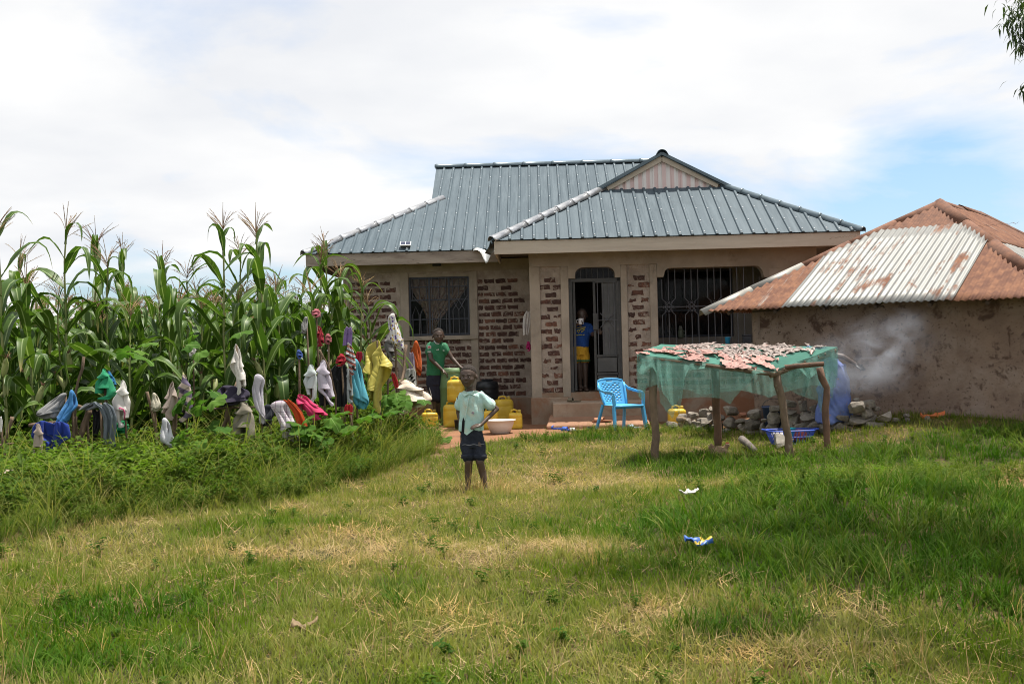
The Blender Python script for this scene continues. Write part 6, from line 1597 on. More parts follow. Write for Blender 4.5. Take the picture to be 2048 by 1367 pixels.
for j in range(mbv + 1):
    for i in range(nb + 1): mb.v.append(backp(i / nb, j / mbv))
for j in range(mbv):
    for i in range(nb):
        u, v = (i + .5) / nb, (j + .5) / mbv
        hole = (i % 4 in (1, 2)) if ((j // 2) % 2 == 0) else ((i + 2) % 4 in (1, 2))
        hole = hole and j % 2 == 0 and .17 < u < .83 and .1 < v < .86 and not (.38 < u < .62 and v > .8)
        if .38 < u < .62 and .885 < v < .95: hole = True
        if not hole: a = j * (nb + 1) + i; mb.f.append((a, a + 1, a + nb + 2, a + nb + 1)); mb.m.append(0)
solidify(CL('backrest', mb, fix=False), .011)
for s in (-1, 1):
    mb = MB(); rim = [backp(.5 + s * .5, v) + Vector((s * .0, -.012, 0)) for v in (0, .25, .5, .75, .94)]
    mb.tube(rim, [.016, .018, .02, .02, .014], 8, flat=.7); CL('back_edge', mb)
    arm = [backp(.5 + s * .5, .88), backp(.5 + s * .5, .72) + Vector((s * .035, -.05, -.01)), Vector((s * .29, .07, SH + .215)), Vector((s * .295, -.05, SH + .195)), Vector((s * .285, -.17, SH + .19)), Vector((s * .27, -.235, SH + .165))]
    mb = MB(); mb.tube(arm, [.016, .024, .03, .032, .033, .026], 10, flat=.45); CL('armrest', mb)
    f = Vector((s * .29, -.285, 0)); mb = MB()
    top = Vector((s * .275, -.225, SH + .165)); mid = Vector((s * .262, -.235, SH - .02))
    for k, (wd, off) in enumerate(((.052, Vector((0, 0, 0))),)):
        mb.bar(f, mid, .04, .032, up=(0, -1, 0)); mb.bar(mid, top, .05, .03, up=(0, -1, 0)); mb.bar(f + Vector((-s * .008, .026, 0)), mid + Vector((-s * .004, .04, 0)), .022, .05, up=(0, -1, 0))
    CL('leg', mb, False, .006)
    mb = MB(); mb.bar((s * .255, .31, 0), (s * .2, .185, SH - .005), .036, .046, up=(0, -1, 0)); CL('leg', mb, False, .006)
mb = MB(); mb.tube([(s_ * .255, -.24 - .01 * (1 - s_ * s_), SH - .018) for s_ in (-1, -.5, 0, .5, 1)], .02, 8, flat=1.0); CL('front_rail', mb)
mb = MB(); mb.tube([backp(u, 1.0) + Vector((0, 0, .002)) for u in (0.03, .2, .4, .6, .8, .97)], .013, 8); CL('back_rail', mb)
# sandals and small litter on the yard
def sandal(px, py, rz, m, label, m2=None, Y=None, flip=0):
    g = G(px, py) if Y is None else P(px, py, Y); t = thing('sandal', label, 'sandal', tuple(g), 'sandals left before the steps'); t.rotation_euler = (flip, 0, rz)
    mb = MB(); n = 16; out = []
    for i in range(n): a = 2 * math.pi * i / n; out.append((.048 * math.cos(a) * (1 + .16 * math.sin(a)), .125 * math.sin(a)))
    mb.add([(x, y, 0) for x, y in out] + [(x, y, .022) for x, y in out], [tuple(reversed(range(n))), tuple(range(n, 2 * n))] + [(i, (i + 1) % n, (i + 1) % n + n, i + n) for i in range(n)])
    link('sole', mb.mesh('sole', m, fix=True), t)
    mb = MB(); mb.grid(lambda u, v: (math.cos(math.pi * u) * -.052, .02 + .075 * v, .018 + math.sin(math.pi * u) * .045), 8, 3); solidify(link('strap', mb.mesh('strap', m2 or m, smooth=True), t), .006)
m_sb = simple('blue_rubber', (.02, .07, .38), (.03, .1, .45), 8, .6); m_sw = simple('white_rubber', (.6, .6, .62)); m_sk = simple('dark_rubber', (.035, .032, .032)); m_so = simple('tan_rubber', (.45, .22, .12), (.36, .16, .09), 7, .7)
sandal(1111, 858, .9, m_sb, 'blue slide sandal with white stripes, leftmost in the yard', m_sb); sandal(1137, 861, 1.3, m_sb, 'blue slide sandal pointing away, left of the dark one', m_sb); sandal(1152, 863, 1.6, m_sk, 'dark sandal with pale strap right of the blue pair', m_sw)
sandal(1187, 861, 1.2, m_sk, 'dark grey sandal near the left chair leg'); sandal(1200, 843, 1.5, m_so, 'tan sandal, left one of the pair behind the chair', None, 18.12); sandal(1210, 842, 1.2, m_so, 'tan sandal, right one of the pair behind the chair', None, 18.12); sandal(1268, 856, 1.8, simple('pale_blue_rubber', (.35, .42, .5)), 'pale blue sandal beside the right chair leg'); sandal(1148, 803, 1.2, simple('olive_leather', (.19, .155, .1), (.12, .1, .07), 9), 'olive shoe lying on the top step', None, 18.7); sandal(1101, 856, .2, m_so, 'tan sandal under the leftmost blue one', None)
# basket with a cup, grey rock, bird-like rag, log, hen
m_bask = simple('blue_basket_plastic', (.06, .12, .55), (.05, .1, .48), 4, .4)
gb2 = G(1581, 886); bk = thing('basket', 'blue slatted plastic basket behind the front right table leg', 'basket', tuple(gb2))
bw, bd, bh = .30, .2, .17
mb = MB()
for z, k in ((.0, .78), (bh * .55, .9), (bh, 1.0)):
    mb.tube([(bw * k * math.cos(a) * (abs(math.cos(a)) ** 4 + abs(math.sin(a)) ** 4) ** -.25, bd * k * math.sin(a) * (abs(math.cos(a)) ** 4 + abs(math.sin(a)) ** 4) ** -.25, z) for a in np.linspace(0, 2 * math.pi, 33)], .011 if z == bh else .006, 6)
link('frame', mb.mesh('frame', m_bask, smooth=True, fix=True), bk)
sl = None
for i in range(44):
    a = 2 * math.pi * i / 44; q = (abs(math.cos(a)) ** 4 + abs(math.sin(a)) ** 4) ** -.25; c = Vector((bw * q * math.cos(a), bd * q * math.sin(a), 0))
    link('slat', MB().bar(c * .78, c + Vector((0, 0, bh)), .011, .005, up=tuple(c.normalized())).mesh('slat', m_bask, fix=True), bk)
mb = MB(); mb.lathe([(.78, 0), (.78, .006)], 24, (0, 0, 0), 0, bw, bd, 4); link('floor', mb.mesh('floor', m_bask, fix=True), bk)
for s in (-1, 1):
    mb = MB(); mb.tube([(s * bw * .97, -.07, bh), (s * (bw + .05), -.05, bh + .012), (s * (bw + .05), .05, bh + .012), (s * bw * .97, .07, bh)], .012, 6); link('handle', mb.mesh('handle', m_bask, smooth=True, fix=True), bk)
mb = MB(); mb.lathe([(.05, .02), (.07, .2), (.073, .2), (.06, .18), (.045, .03)], 16, (gb2.x + .0, gb2.y, gb2.z)); tag(mb.build('mug', simple('teal_plastic', (.03, .45, .5), (.03, .4, .45), 4, .4), smooth=True, fix=False), 'teal plastic mug standing in the blue basket', 'mug')
for i, (dx, c, lb, ct) in enumerate(((-.14, (.7, .66, .66), 'white cloth lying in the left of the blue basket', 'cloth'), (.12, (.5, .12, .12), 'red cloth lying in the right of the blue basket', 'cloth'))):
    mb = MB(); mb.ell((gb2.x + dx, gb2.y, gb2.z + .09), (.11, .12, .075), 14, 8)
    for v in mb.v: v += Vector((0, 0, .03 * mnoise.noise(v * 9)))
    tag(mb.build('cloth', fabric('basket_cloth_%d' % i, c), smooth=True), lb, ct)
gr = G(1563, 896); o = link('stone', STN[4], None, gr + Vector((0, 0, .09)), (0, 0, .6), (.32, .26, .24)); o.data = STN[4].copy(); o.data.materials[0] = simple('pale_rock', (.40, .36, .31), (.31, .28, .24), 5, .95, .6); tag(o, 'pale rounded rock in the grass below the blue basket', 'stone')
g1, g2 = G(1484, 893), G(1511, 905)
mb = MB(); mb.tube([g1 + Vector((0, 0, .1)), g1.lerp(g2, .5) + Vector((0, 0, .07)), g2 + Vector((0, 0, .02))], [.05, .042, .035], 9); tag(mb.build('log', simple('weathered_grey_log', (.2, .17, .15), (.12, .1, .09), 8, .9, .8), smooth=True), 'short weathered log lying in the grass under the table', 'log')
mb = MB(); g1 = P(1358, 838, 16.9); g2 = G(1386, 858); mb.tube([g1, g1.lerp(g2, .4) + Vector((0, 0, .05)), g2 + Vector((0, 0, .02))], [.05, .045, .03], 9); tag(mb.build('root', simple('tan_root', (.3, .23, .16), (.22, .17, .12), 7, .9, .6), smooth=True), 'bent tan root lying beside the porch jerrycan', 'root')
# litter
def litter(name, px, py, w, h, mat, label, cat, seed, Y=None, upz=.05):
    g = G(px, py); mb = MB(); ex = Vector((1, .1, 0)); 
    def fn(u, v):
        n = mnoise.noise(Vector((u * 2.2, v * 2.2, seed))); n2 = mnoise.noise(Vector((u * 5, v * 5, seed + 9)))
        sh = 1 - .55 * abs(2 * v - 1) * abs(math.sin(u * 5 + seed))
        return (g.x + (u - .5) * w, g.y + (v - .5) * h * sh + .03 * n, g.z + upz + w * (.22 * n + .14 * n2 + .3 * (u - .5) ** 2))
    mb.grid(fn, 16, 10); o = mb.build(name, mat, smooth=True, fix=False); solidify(o, .002); tag(o, label, cat); return o
m_wrap, nt, out = newmat('printed_wrapper'); b = N(nt, 'ShaderNodeBsdfPrincipled'); b.inputs['Roughness'].default_value = .35
vec = objvec(nt, (6, 10, 10), False); vo = N(nt, 'ShaderNodeTexVoronoi'); vo.inputs['Scale'].default_value = 1.2; nt.links.new(vec, vo.inputs['Vector'])
cr = N(nt, 'ShaderNodeValToRGB'); cr.color_ramp.interpolation = 'CONSTANT'; e = cr.color_ramp.elements; e[0].color = (.02, .1, .38, 1); e[1].position = .55; e[1].color = (.6, .42, .04, 1); e.new(.35).color = (.02, .2, .42, 1); e.new(.75).color = (.6, .62, .66, 1)
sp_ = N(nt, 'ShaderNodeSeparateColor'); nt.links.new(vo.outputs['Color'], sp_.inputs[0]); nt.links.new(sp_.outputs[0], cr.inputs[0]); nt.links.new(cr.outputs[0], b.inputs['Base Color']); nt.links.new(b.outputs[0], out.inputs[0])
litter('wrapper', 1398, 1108, .18, .13, m_wrap, 'crumpled blue and yellow plastic wrapper in the grass', 'wrapper', 3.3, upz=.09)
litter('plastic_bag', 1378, 998, .17, .12, simple('white_film', (.62, .6, .58), (.5, .45, .44), 6, .4), 'crumpled white plastic scrap at the edge of the tall grass', 'plastic bag', 8.1, upz=.07)
litter('dry_leaf', 610, 1266, .13, .05, simple('dry_leaf', (.24, .17, .08), (.18, .12, .06), 9, .7), 'large dry curled leaf in the foreground grass', 'leaf', 5.5, upz=.05)
litter('tarpaulin', 1866, 836, .3, .12, simple('orange_plastic', (.62, .16, .05), (.5, .12, .04), 5, .5), 'orange plastic scrap at the foot of the hut wall', 'plastic scrap', 2.2, upz=.02)
gbk = P(1546, 800, 15.7); t = thing('bucket', 'dark blue bucket behind the stones under the net', 'bucket', (gbk.x, gbk.y, gz(gbk.x, gbk.y) + .1)); m_bk = simple('navy_plastic', (.04, .06, .13), (.03, .05, .1), 4, .45)
mb = MB(); mb.lathe([(.11, 0), (.15, .26), (.16, .265), (.16, .285), (.145, .28), (.1, .02)], 22); link('body', mb.mesh('body', m_bk, smooth=True), t); mb = MB(); mb.tube([(.155 * math.cos(a), -.02, .27 + .12 * math.sin(a)) for a in np.linspace(0, math.pi, 11)], .005, 5); link('handle', mb.mesh('handle', m_steel, smooth=True), t)

# ------------------------------------------------------------------ people and hen: one continuous remeshed skin each
def blob(name, parts, voxel, mats, parent, smooth_n=6, wrinkle=0, wscale=14, wrap=None):
    mb = MB()
    for p in parts:
        if p[0] == 'cap':
            _, a, b_, r0, r1 = p; a, b_ = Vector(a), Vector(b_); d = b_ - a; n = max(2, int(d.length / (min(r0, r1) * .8 + 1e-4)) + 1); pts = []; rad = []
            t = d.normalized()
            for k in (80, 55, 30): pts.append(a - t * r0 * math.sin(R(k))); rad.append(max(.0006, r0 * math.cos(R(k))))
            for i in range(n + 1): pts.append(a + d * (i / n)); rad.append(lerp(r0, r1, i / n))
            for k in (30, 55, 80): pts.append(b_ + t * r1 * math.sin(R(k))); rad.append(max(.0006, r1 * math.cos(R(k))))
            mb.tube(pts, rad, 14)
        elif p[0] == 'ell':
            mb.ell(p[1], p[2], 18, 12, rot=Euler(p[3]).to_matrix() if len(p) > 3 else None)
        elif p[0] == 'loft':      # rings (x, y, z, rx, ry), tilted none
            rings = p[1]; n = 24; b0 = len(mb.v)
            for x, y, z, rx, ry in rings:
                for k in range(n): a = 2 * math.pi * k / n; mb.v.append(Vector((x + rx * math.cos(a), y + ry * math.sin(a), z)))
            for i in range(len(rings) - 1):
                for k in range(n): k2 = (k + 1) % n; mb.f.append((b0 + i * n + k, b0 + i * n + k2, b0 + (i + 1) * n + k2, b0 + (i + 1) * n + k)); mb.m.append(0)
            mb.f.append(tuple(b0 + k for k in reversed(range(n)))); mb.f.append(tuple(b0 + (len(rings) - 1) * n + k for k in range(n))); mb.m += [0, 0]
    me = mb.mesh(name, mats, (0, 0, 0), fix=True)
    tmp = bpy.data.objects.new('tmp', me); col.objects.link(tmp)
    rm_ = tmp.modifiers.new('r', 'REMESH'); rm_.mode = 'VOXEL'; rm_.voxel_size = voxel; rm_.use_smooth_shade = True
    sm = tmp.modifiers.new('s', 'SMOOTH'); sm.factor = .5; sm.iterations = smooth_n
    dg = bpy.context.evaluated_depsgraph_get(); dg.update()
    m2 = bpy.data.meshes.new_from_object(tmp.evaluated_get(dg)); m2.name = name
    bpy.data.objects.remove(tmp)
    if not m2.materials: m2.materials.append(mats)
    if wrinkle:
        nv = len(m2.vertices); co = np.empty(nv * 3); no = np.empty(nv * 3); m2.vertices.foreach_get('co', co); m2.vertices.foreach_get('normal', no); co = co.reshape(-1, 3); no = no.reshape(-1, 3)
        d = np.array([mnoise.noise(Vector((c[0] * wscale, c[1] * wscale, c[2] * wscale * .55))) + .5 * mnoise.noise(Vector((c[0] * wscale * 2.3 + c[2] * wscale * 1.2, c[1] * wscale * 2, c[2] * wscale * .9 + 5))) for c in co])
        m2.vertices.foreach_set('co', (co + no * d[:, None] * wrinkle).ravel())
    m2.polygons.foreach_set('use_smooth', [True] * len(m2.polygons)); m2.update()
    return link(name, m2, parent)
def head_parts(c, s, yaw=0, pitch=0):
    """head of height ~2.45 s around centre c; faces -Y when yaw = 0"""
    M = Euler((pitch, 0, yaw)).to_matrix(); c = Vector(c)
    def e(p, r): return ('ell', c + M @ (Vector(p) * s), tuple(k * s for k in r), (pitch, 0, yaw))
    return [e((0, .12, .28), (.88, 1.02, .94)), e((0, -.22, -.2), (.74, .72, .88)), e((0, -.42, -.78), (.42, .40, .36)), e((0, -.93, -.2), (.13, .14, .16)), e((0, -.86, -.02), (.09, .12, .3)), e((-.12, -.86, -.27), (.09, .1, .08)), e((.12, -.86, -.27), (.09, .1, .08)),
            e((0, -.82, -.53), (.25, .13, .07)), e((0, -.80, -.64), (.23, .13, .08)), e((0, -.78, .2), (.5, .16, .1)), e((-.92, .08, -.1), (.09, .2, .3)), e((.92, .08, -.1), (.09, .2, .3)), e((-.42, -.62, -.28), (.2, .2, .16)), e((.42, -.62, -.28), (.2, .2, .16))]
def face(parent, c, s, yaw, pitch=0):
    M = Euler((pitch, 0, yaw)).to_matrix(); c = Vector(c)
    for sx in (-1, 1):
        p = c + M @ (Vector((sx * .31, -.80, .02)) * s); mb = MB(); mb.ell(p, (.12 * s, .05 * s, .05 * s), 12, 8); o = mb.mesh('eye', m_eye, (0, 0, 0), True); e = link('eye', o, parent)
        mb = MB(); mb.ell(c + M @ (Vector((sx * .31 - .02, -.855, .02)) * s), (.065 * s, .035 * s, .062 * s), 8, 6); link('iris', mb.mesh('iris', m_iris, smooth=True), e)
        mb = MB(); mb.tube([c + M @ (Vector((sx * x, y, z)) * s) for x, y, z in ((.14, -.92, .21), (.3, -.9, .27), (.46, -.8, .22))], [.02 * s, .035 * s, .015 * s], 6); link('eyebrow', mb.mesh('eyebrow', m_iris, smooth=True), parent)
    mb = MB(); mb.tube([c + M @ (Vector((x, y, -.585)) * s) for x, y in ((-.2, -.88), (0, -.96), (.2, -.88))], .018 * s, 5); link('mouth_line', mb.mesh('mouth_line', m_iris), parent)
def hand_parts(w, d, n, s, curl=.6, thumb=1):
    """w wrist, d direction of the fingers, n palm normal (fingers curl towards n), s hand length"""
    w, d, n = Vector(w), Vector(d).normalized(), Vector(n).normalized(); sd = d.cross(n).normalized() * thumb; n = (n - d * n.dot(d)).normalized()
    out = [('cap', w, w + d * s * .2, s * .13, s * .15)]
    for i, (off, ln) in enumerate(((.2, .42), (.07, .48), (-.06, .45), (-.18, .36))):
        k = w + d * s * .46 + sd * s * off; a = w + d * s * .15 + sd * s * off * .8; out.append(('cap', a, k, s * .085, s * .065))
        dd = (d * math.cos(curl * .6) + n * math.sin(curl * .6)); m_ = k + dd * s * ln * .5; d2 = (d * math.cos(curl * 1.6) + n * math.sin(curl * 1.6))
        out += [('cap', k, m_, s * .055, s * .048), ('cap', m_, m_ + d2 * s * ln * .5, s * .048, s * .038)]
    t0 = w + d * s * .12 + sd * s * .16; t1 = t0 + (d * .6 + sd * .7 + n * .2).normalized() * s * .26; out += [('cap', t0, t1, s * .075, s * .058), ('cap', t1, t1 + (d * .95 + sd * .1 + n * .3).normalized() * s * .22, s * .055, s * .042)]
    return out
m_skin = simple('dark_brown_skin', (.068, .041, .029), (.085, .053, .038), 5, .5, .08, 60, spec=.5)
m_eye = simple('eye_white', (.5, .46, .42), (.45, .41, .38), 4, .3); m_iris = simple('eye_dark', (.008, .006, .005), rough=.3)
def foot_parts(an, s, yaw=0):
    d = Vector((math.sin(yaw), -math.cos(yaw), 0)); an = Vector(an); b0 = Vector((an.x, an.y, .0))
    return [('cap', an, b0 + Vector((0, 0, s * .3)) - d * s * .12, s * .2, s * .2), ('cap', b0 + Vector((0, 0, s * .19)) - d * s * .15, b0 + d * s * .5 + Vector((0, 0, s * .14)), s * .19, s * .15), ('ell', b0 + d * s * .62 + Vector((0, 0, s * .1)), (s * .2, s * .2, s * .1))]

# --- boy in the foreground -----------------------------------------------------------
gB_ = G(957, 985); BS = gB_.y / FPX
boy = thing('person', 'child in mint shirt and dark denim shorts standing on the lawn, hand on hip', 'person', tuple(gB_))
def J(zx, zy, y=0.0): return Vector(((780 + zx / 3.597 - 957) * BS, y, (985 - (620 + zy / 3.597)) * BS))
HCc = J(583, 478, -.01); hs = .094
sh_r, el_r, wr_r = J(682, 628, .01), J(782, 716, .055), J(668, 822, -.085)
sh_l, el_l, wr_l = J(522, 630, .03), J(503, 735, .09), J(520, 835, .07)
kn_l, an_l = J(572, 1092, -.01), J(562, 1285, .01); kn_r, an_r = J(652, 1090, -.03), J(690, 1290, -.01)
an_l.z = .05; an_r.z = .05
parts = head_parts(HCc, hs, -.22) + [('cap', J(590, 540, .015), J(600, 600, .03), .036, .042), ('ell', J(605, 670, .03), (.105, .066, .10)), ('ell', J(602, 780, .02), (.088, .062, .12)), ('ell', J(600, 895, .02), (.09, .068, .07)),
    ('cap', J(640, 605, .02), sh_r, .036, .036), ('cap', J(560, 605, .02), sh_l, .036, .036), ('cap', sh_r, el_r, .033, .025), ('cap', el_r, wr_r, .025, .018), ('cap', sh_l, el_l, .033, .025), ('cap', el_l, wr_l, .025, .018),
    ('cap', J(558, 920, .02), kn_l, .062, .04), ('cap', kn_l, J(566, 1160, .02), .038, .039), ('cap', J(566, 1160, .02), an_l, .038, .023), ('cap', J(640, 920, .02), kn_r, .062, .04), ('cap', kn_r, J(668, 1160, .0), .038, .039), ('cap', J(668, 1160, .0), an_r, .038, .023)]
parts += hand_parts(wr_r, J(612, 830, -.115) - wr_r, (0.05, .5, -1), .125, .5, -1) + hand_parts(wr_l, (.05, .0, -1), (.6, -.3, 0), .115, .5) + foot_parts(an_l, .15, -.3) + foot_parts(an_r, .15, .15)
blob('body', parts, .0058, m_skin, boy, 4); face(boy, HCc, hs, -.22)
m_hair = simple('short_black_hair', (.026, .018, .015), (.036, .026, .02), 60, .9, .9, 120)
def hair(parent, c, s, yaw, up=.02):
    mb = MB(); M = Euler((0, 0, yaw)).to_matrix(); nu, nv = 24, 10
    for j in range(nv + 1):
        for i in range(nu):
            ph = 2 * math.pi * i / nu; thm = lerp(1.75, .95, max(0, -math.sin(ph)) ** .6); th = thm * j / nv
            k = 1.025 - .03 * (j / nv) ** 3
            mb.v.append(Vector(c) + M @ (Vector((math.sin(th) * math.cos(ph) * .88 * k, math.sin(th) * math.sin(ph) * 1.02 * k + .12, math.cos(th) * .94 * k + .28)) * s))
    for j in range(nv):
        for i in range(nu): i2 = (i + 1) % nu; mb.f.append((j * nu + i, (j + 1) * nu + i, (j + 1) * nu + i2, j * nu + i2)); mb.m.append(0)
    solidify(link('hair', mb.mesh('hair', m_hair, smooth=True), parent), .002)
hair(boy, HCc, hs, -.22)
m_mint = simple('pale_mint_shirt', (.45, .66, .61), (.38, .58, .54), 7, .85, .35, 90, sheen=.1, spots=((.5, .56, .46), 5, .56, .72)); m_mint_t = simple('mint_trim', (.45, .62, .56), (.4, .56, .5), 8, .85)
tor = [(J(598, 584), .05, .05), (J(600, 600), .085, .068), (J(604, 618), .118, .078), (J(606, 660), .121, .086), (J(606, 720), .118, .086), (J(602, 790), .122, .086), (J(598, 845), .128, .088), (J(597, 868), .126, .086)]
sp = [('loft', [(p.x, .028, p.z, rx, ry) for p, rx, ry in reversed(tor)])]
sp += [('cap', J(668, 618, .02), J(722, 672, .035), .05, .054), ('cap', J(540, 618, .03), J(512, 690, .06), .048, .05), ('cap', J(722, 672, .035), J(734, 684, .038), .055, .056)]
shirt = blob('shirt', sp, .0062, m_mint, boy, 5, .011, 15)
mb = MB()
for s in (-1, 1):      # collar leaves and front edges
    a = J(592, 600, -.06); mb.add([a, J(592 + s * 42, 575, -.03), J(592 + s * 62, 592, .0), J(592 + s * 40, 618, -.052)], [(0, 1, 2, 3)])
o = link('collar', mb.mesh('collar', m_mint_t, smooth=False), boy); solidify(o, .008); bevel(o, .003)
mb = MB(); mb.tube([J(588, 612, -.066), J(574, 680, -.064), J(562, 740, -.066), J(548, 800, -.062), J(542, 868, -.060)], .006, 5, flat=.6); link('placket', mb.mesh('placket', m_mint_t, smooth=True), boy)
mb = MB(); mb.add([J(560, 770, -.063), J(600, 800, -.072), J(622, 850, -.07), J(565, 893, -.066), J(546, 880, -.064)], [(0, 1, 2, 3, 4)]); solidify(link('shirt_tail', mb.mesh('shirt_tail', m_mint), boy), .006)
mb = MB(); mb.add([J(541, 765, -.0655), J(552, 790, -.0665), J(545, 870, -.0645), J(527, 868, -.061), J(533, 800, -.062)], [(0, 1, 2, 3, 4)]); solidify(link('undershirt', mb.mesh('undershirt', fabric('black_vest', (.012, .012, .015))), boy), .008)
mb = MB(); mb.lathe([(.014, -.002), (.014, .002)], 14); o = link('badge', mb.mesh('badge', simple('badge_print', (.16, .2, .28), (.5, .35, .3), 60, .8)), boy, J(612, 735, -.071)); o.rotation_euler = (R(90), 0, 0)
for zx, zy in ((583, 640), (568, 690), (556, 745)):
    mb = MB(); mb.lathe([(.005, 0), (.005, .004)], 8); o = link('button', mb.mesh('button', m_white), boy, J(zx, zy, -.071)); o.rotation_euler = (R(90), 0, 0)
m_denim = simple('dark_denim', (.012, .016, .028), (.02, .025, .04), 16, .9, .5, 90, spots=((.06, .07, .085), 22, .63, .7))
sp = [('loft', [(p.x, .022, p.z, rx, ry) for p, rx, ry in ((J(598, 985), .112, .085), (J(600, 940), .117, .088), (J(600, 890), .112, .084), (J(600, 850), .106, .08))]), ('cap', J(562, 960, .02), J(570, 1050, .0), .069, .064), ('cap', J(642, 960, .02), J(652, 1050, -.01), .069, .064)]
blob('shorts', sp, .0065, m_denim, boy, 5, .010, 16)
for a in (J(569, 1050, .0), J(652, 1052, -.01)):
    mb = MB(); mb.lathe([(.066, -.018), (.0705, -.015), (.0705, .02), (.066, .024)], 20, tuple(a)); link('cuff', mb.mesh('cuff', m_denim, smooth=True), boy)
mb = MB(); mb.tube([J(x, 962 + 3 * math.sin(x * .1), -.063 - .016 * math.sin((x - 530) / 150 * 3.14)) for x in range(532, 690, 12)], .0035, 5); link('seam', mb.mesh('seam', simple('frayed_thread', (.2, .21, .23))), boy)

# --- person in green at the drum -------------------------------------------------------
GY = 19.75; gg = P(884, 853, GY); GS = GY / FPX
man = thing('person', 'person in green football shirt and dark shorts leaning on the green drum', 'person', (gg.x, GY, gz(gg.x, GY)))
def JM(zx, zy, y=0.0): p = P(780 + zx / 3.597, 620 + zy / 3.597, GY); return Vector((p.x - gg.x, y, p.z - gz(gg.x, GY)))
hc = JM(349, 186, -.03); hs2 = .112
sr, er, wr = JM(398, 268, .0), JM(448, 345, -.06), JM(508, 408, -.16)
sl_, el_, wl_ = JM(282, 268, -.01), JM(300, 352, -.14), JM(384, 432, -.2)
hp = JM(325, 470, .02); knl, knr = JM(318, 600, -.02), JM(345, 605, .0)
anl, anr = Vector((JM(330, 745).x, .03, .07)), Vector((JM(372, 745).x, .05, .07))
pts_ = head_parts(hc, hs2, .25) + [('cap', JM(345, 215, .0), JM(340, 250, .02), .052, .06), ('ell', JM(338, 300, .02), (.16, .10, .16)), ('ell', JM(330, 400, .02), (.135, .09, .17)), ('ell', hp, (.14, .1, .1)), ('cap', JM(340, 255, .02), sr, .055, .055), ('cap', JM(335, 255, .02), sl_, .055, .055),
    ('cap', sr, er, .05, .038), ('cap', er, wr, .038, .026), ('cap', sl_, el_, .05, .038), ('cap', el_, wl_, .038, .026), ('cap', JM(305, 480, .02), knl, .085, .058), ('cap', knl, anl, .055, .035), ('cap', JM(345, 480, .03), knr, .085, .058), ('cap', knr, anr, .055, .035)]
pts_ += hand_parts(wr, (.75, -.15, -.35), (-.3, -.1, -1), .18, .55) + hand_parts(wl_, (.7, -.2, -.55), (-.3, 0, -1), .18, .6, -1) + foot_parts(anl, .22, .1) + foot_parts(anr, .22, .2)
blob('body', pts_, .009, m_skin, man, 3); face(man, hc, hs2, .25); hair(man, hc, hs2, .25)
m_green = simple('green_jersey', (.02, .17, .075), (.016, .14, .06), 6, .7, .3, 70, sheen=.1); m_navy = simple('navy_shorts', (.012, .014, .03), (.018, .02, .038), 6, .8, .3, 50)
tor = [(JM(325, 468), .155, .11), (JM(326, 420), .15, .108), (JM(330, 350), .16, .112), (JM(336, 290), .178, .115), (JM(338, 255), .17, .105), (JM(342, 232), .10, .08), (JM(343, 222), .07, .065)]
blob('football_shirt', [('loft', [(p.x, .02, p.z, rx, ry) for p, rx, ry in tor]), ('cap', JM(386, 262, .01), JM(404, 292, -.02), .075, .072), ('cap', JM(292, 258, .01), JM(286, 302, -.04), .078, .076)], .009, m_green, man, 4, .014, 11)
blob('shorts', [('loft', [(p.x, .02, p.z, rx, ry) for p, rx, ry in ((JM(325, 540), .16, .115), (JM(325, 500), .158, .115), (JM(326, 462), .146, .105))]), ('cap', JM(303, 520, .02), JM(318, 625, -.01), .098, .088), ('cap', JM(345, 520, .03), JM(346, 630, .0), .098, .088)], .009, m_navy, man, 4, .012, 11)
m_wtr = simple('white_trim', (.7, .7, .7))
mb = MB(); mb.tube([JM(270, 470, -.02), JM(277, 520, -.05), JM(290, 570, -.07), JM(302, 618, -.085)], .008, 5); link('side_stripe', mb.mesh('side_stripe', m_wtr), man)
mb = MB(); mb.tube([JM(318, 222, -.05), JM(335, 240, -.085), JM(352, 242, -.085), JM(362, 230, -.06)], .009, 6); link('collar', mb.mesh('collar', m_wtr, smooth=True), man)
q = JM(286, 266, -.088); o = link('sleeve_patch', MB().box((-.03, -.004, -.028), (.03, .004, .028)).mesh('sleeve_patch', m_wtr, fix=True), man, q); link('patch_mark', MB().box((-.02, -.0065, -.012), (.02, -.0045, .012)).mesh('patch_mark', simple('red_print', (.5, .05, .05)), fix=True), o)
q = JM(345, 282, -.105); mb = MB()
for k in range(3): mb.add([(q.x - .022 + k * .016, q.y, q.z - .012), (q.x - .012 + k * .016, q.y, q.z - .012), (q.x - .012 + k * .016, q.y, q.z - .006 + k * .006), (q.x - .02 + k * .016, q.y, q.z - .002 + k * .006)], [(0, 1, 2, 3)])
solidify(link('chest_emblem', mb.mesh('chest_emblem', m_wtr), man), .004)
q = JM(388, 290, -.085); mb = MB(); mb.lathe([(.018, -.003), (.018, .003)], 10); o = link('crest', mb.mesh('crest', simple('crest_print', (.1, .3, .2), (.45, .45, .4), 80, .8)), man, q); o.rotation_euler = (R(90), 0, .4)
for k in range(4):
    q = JM(276 + k * 7, 299, -.112 - .003 * k); link('cuff_mark', MB().box((-.005, -.004, -.014), (.005, .004, .014)).mesh('cuff_mark', m_wtr, fix=True), man, q)

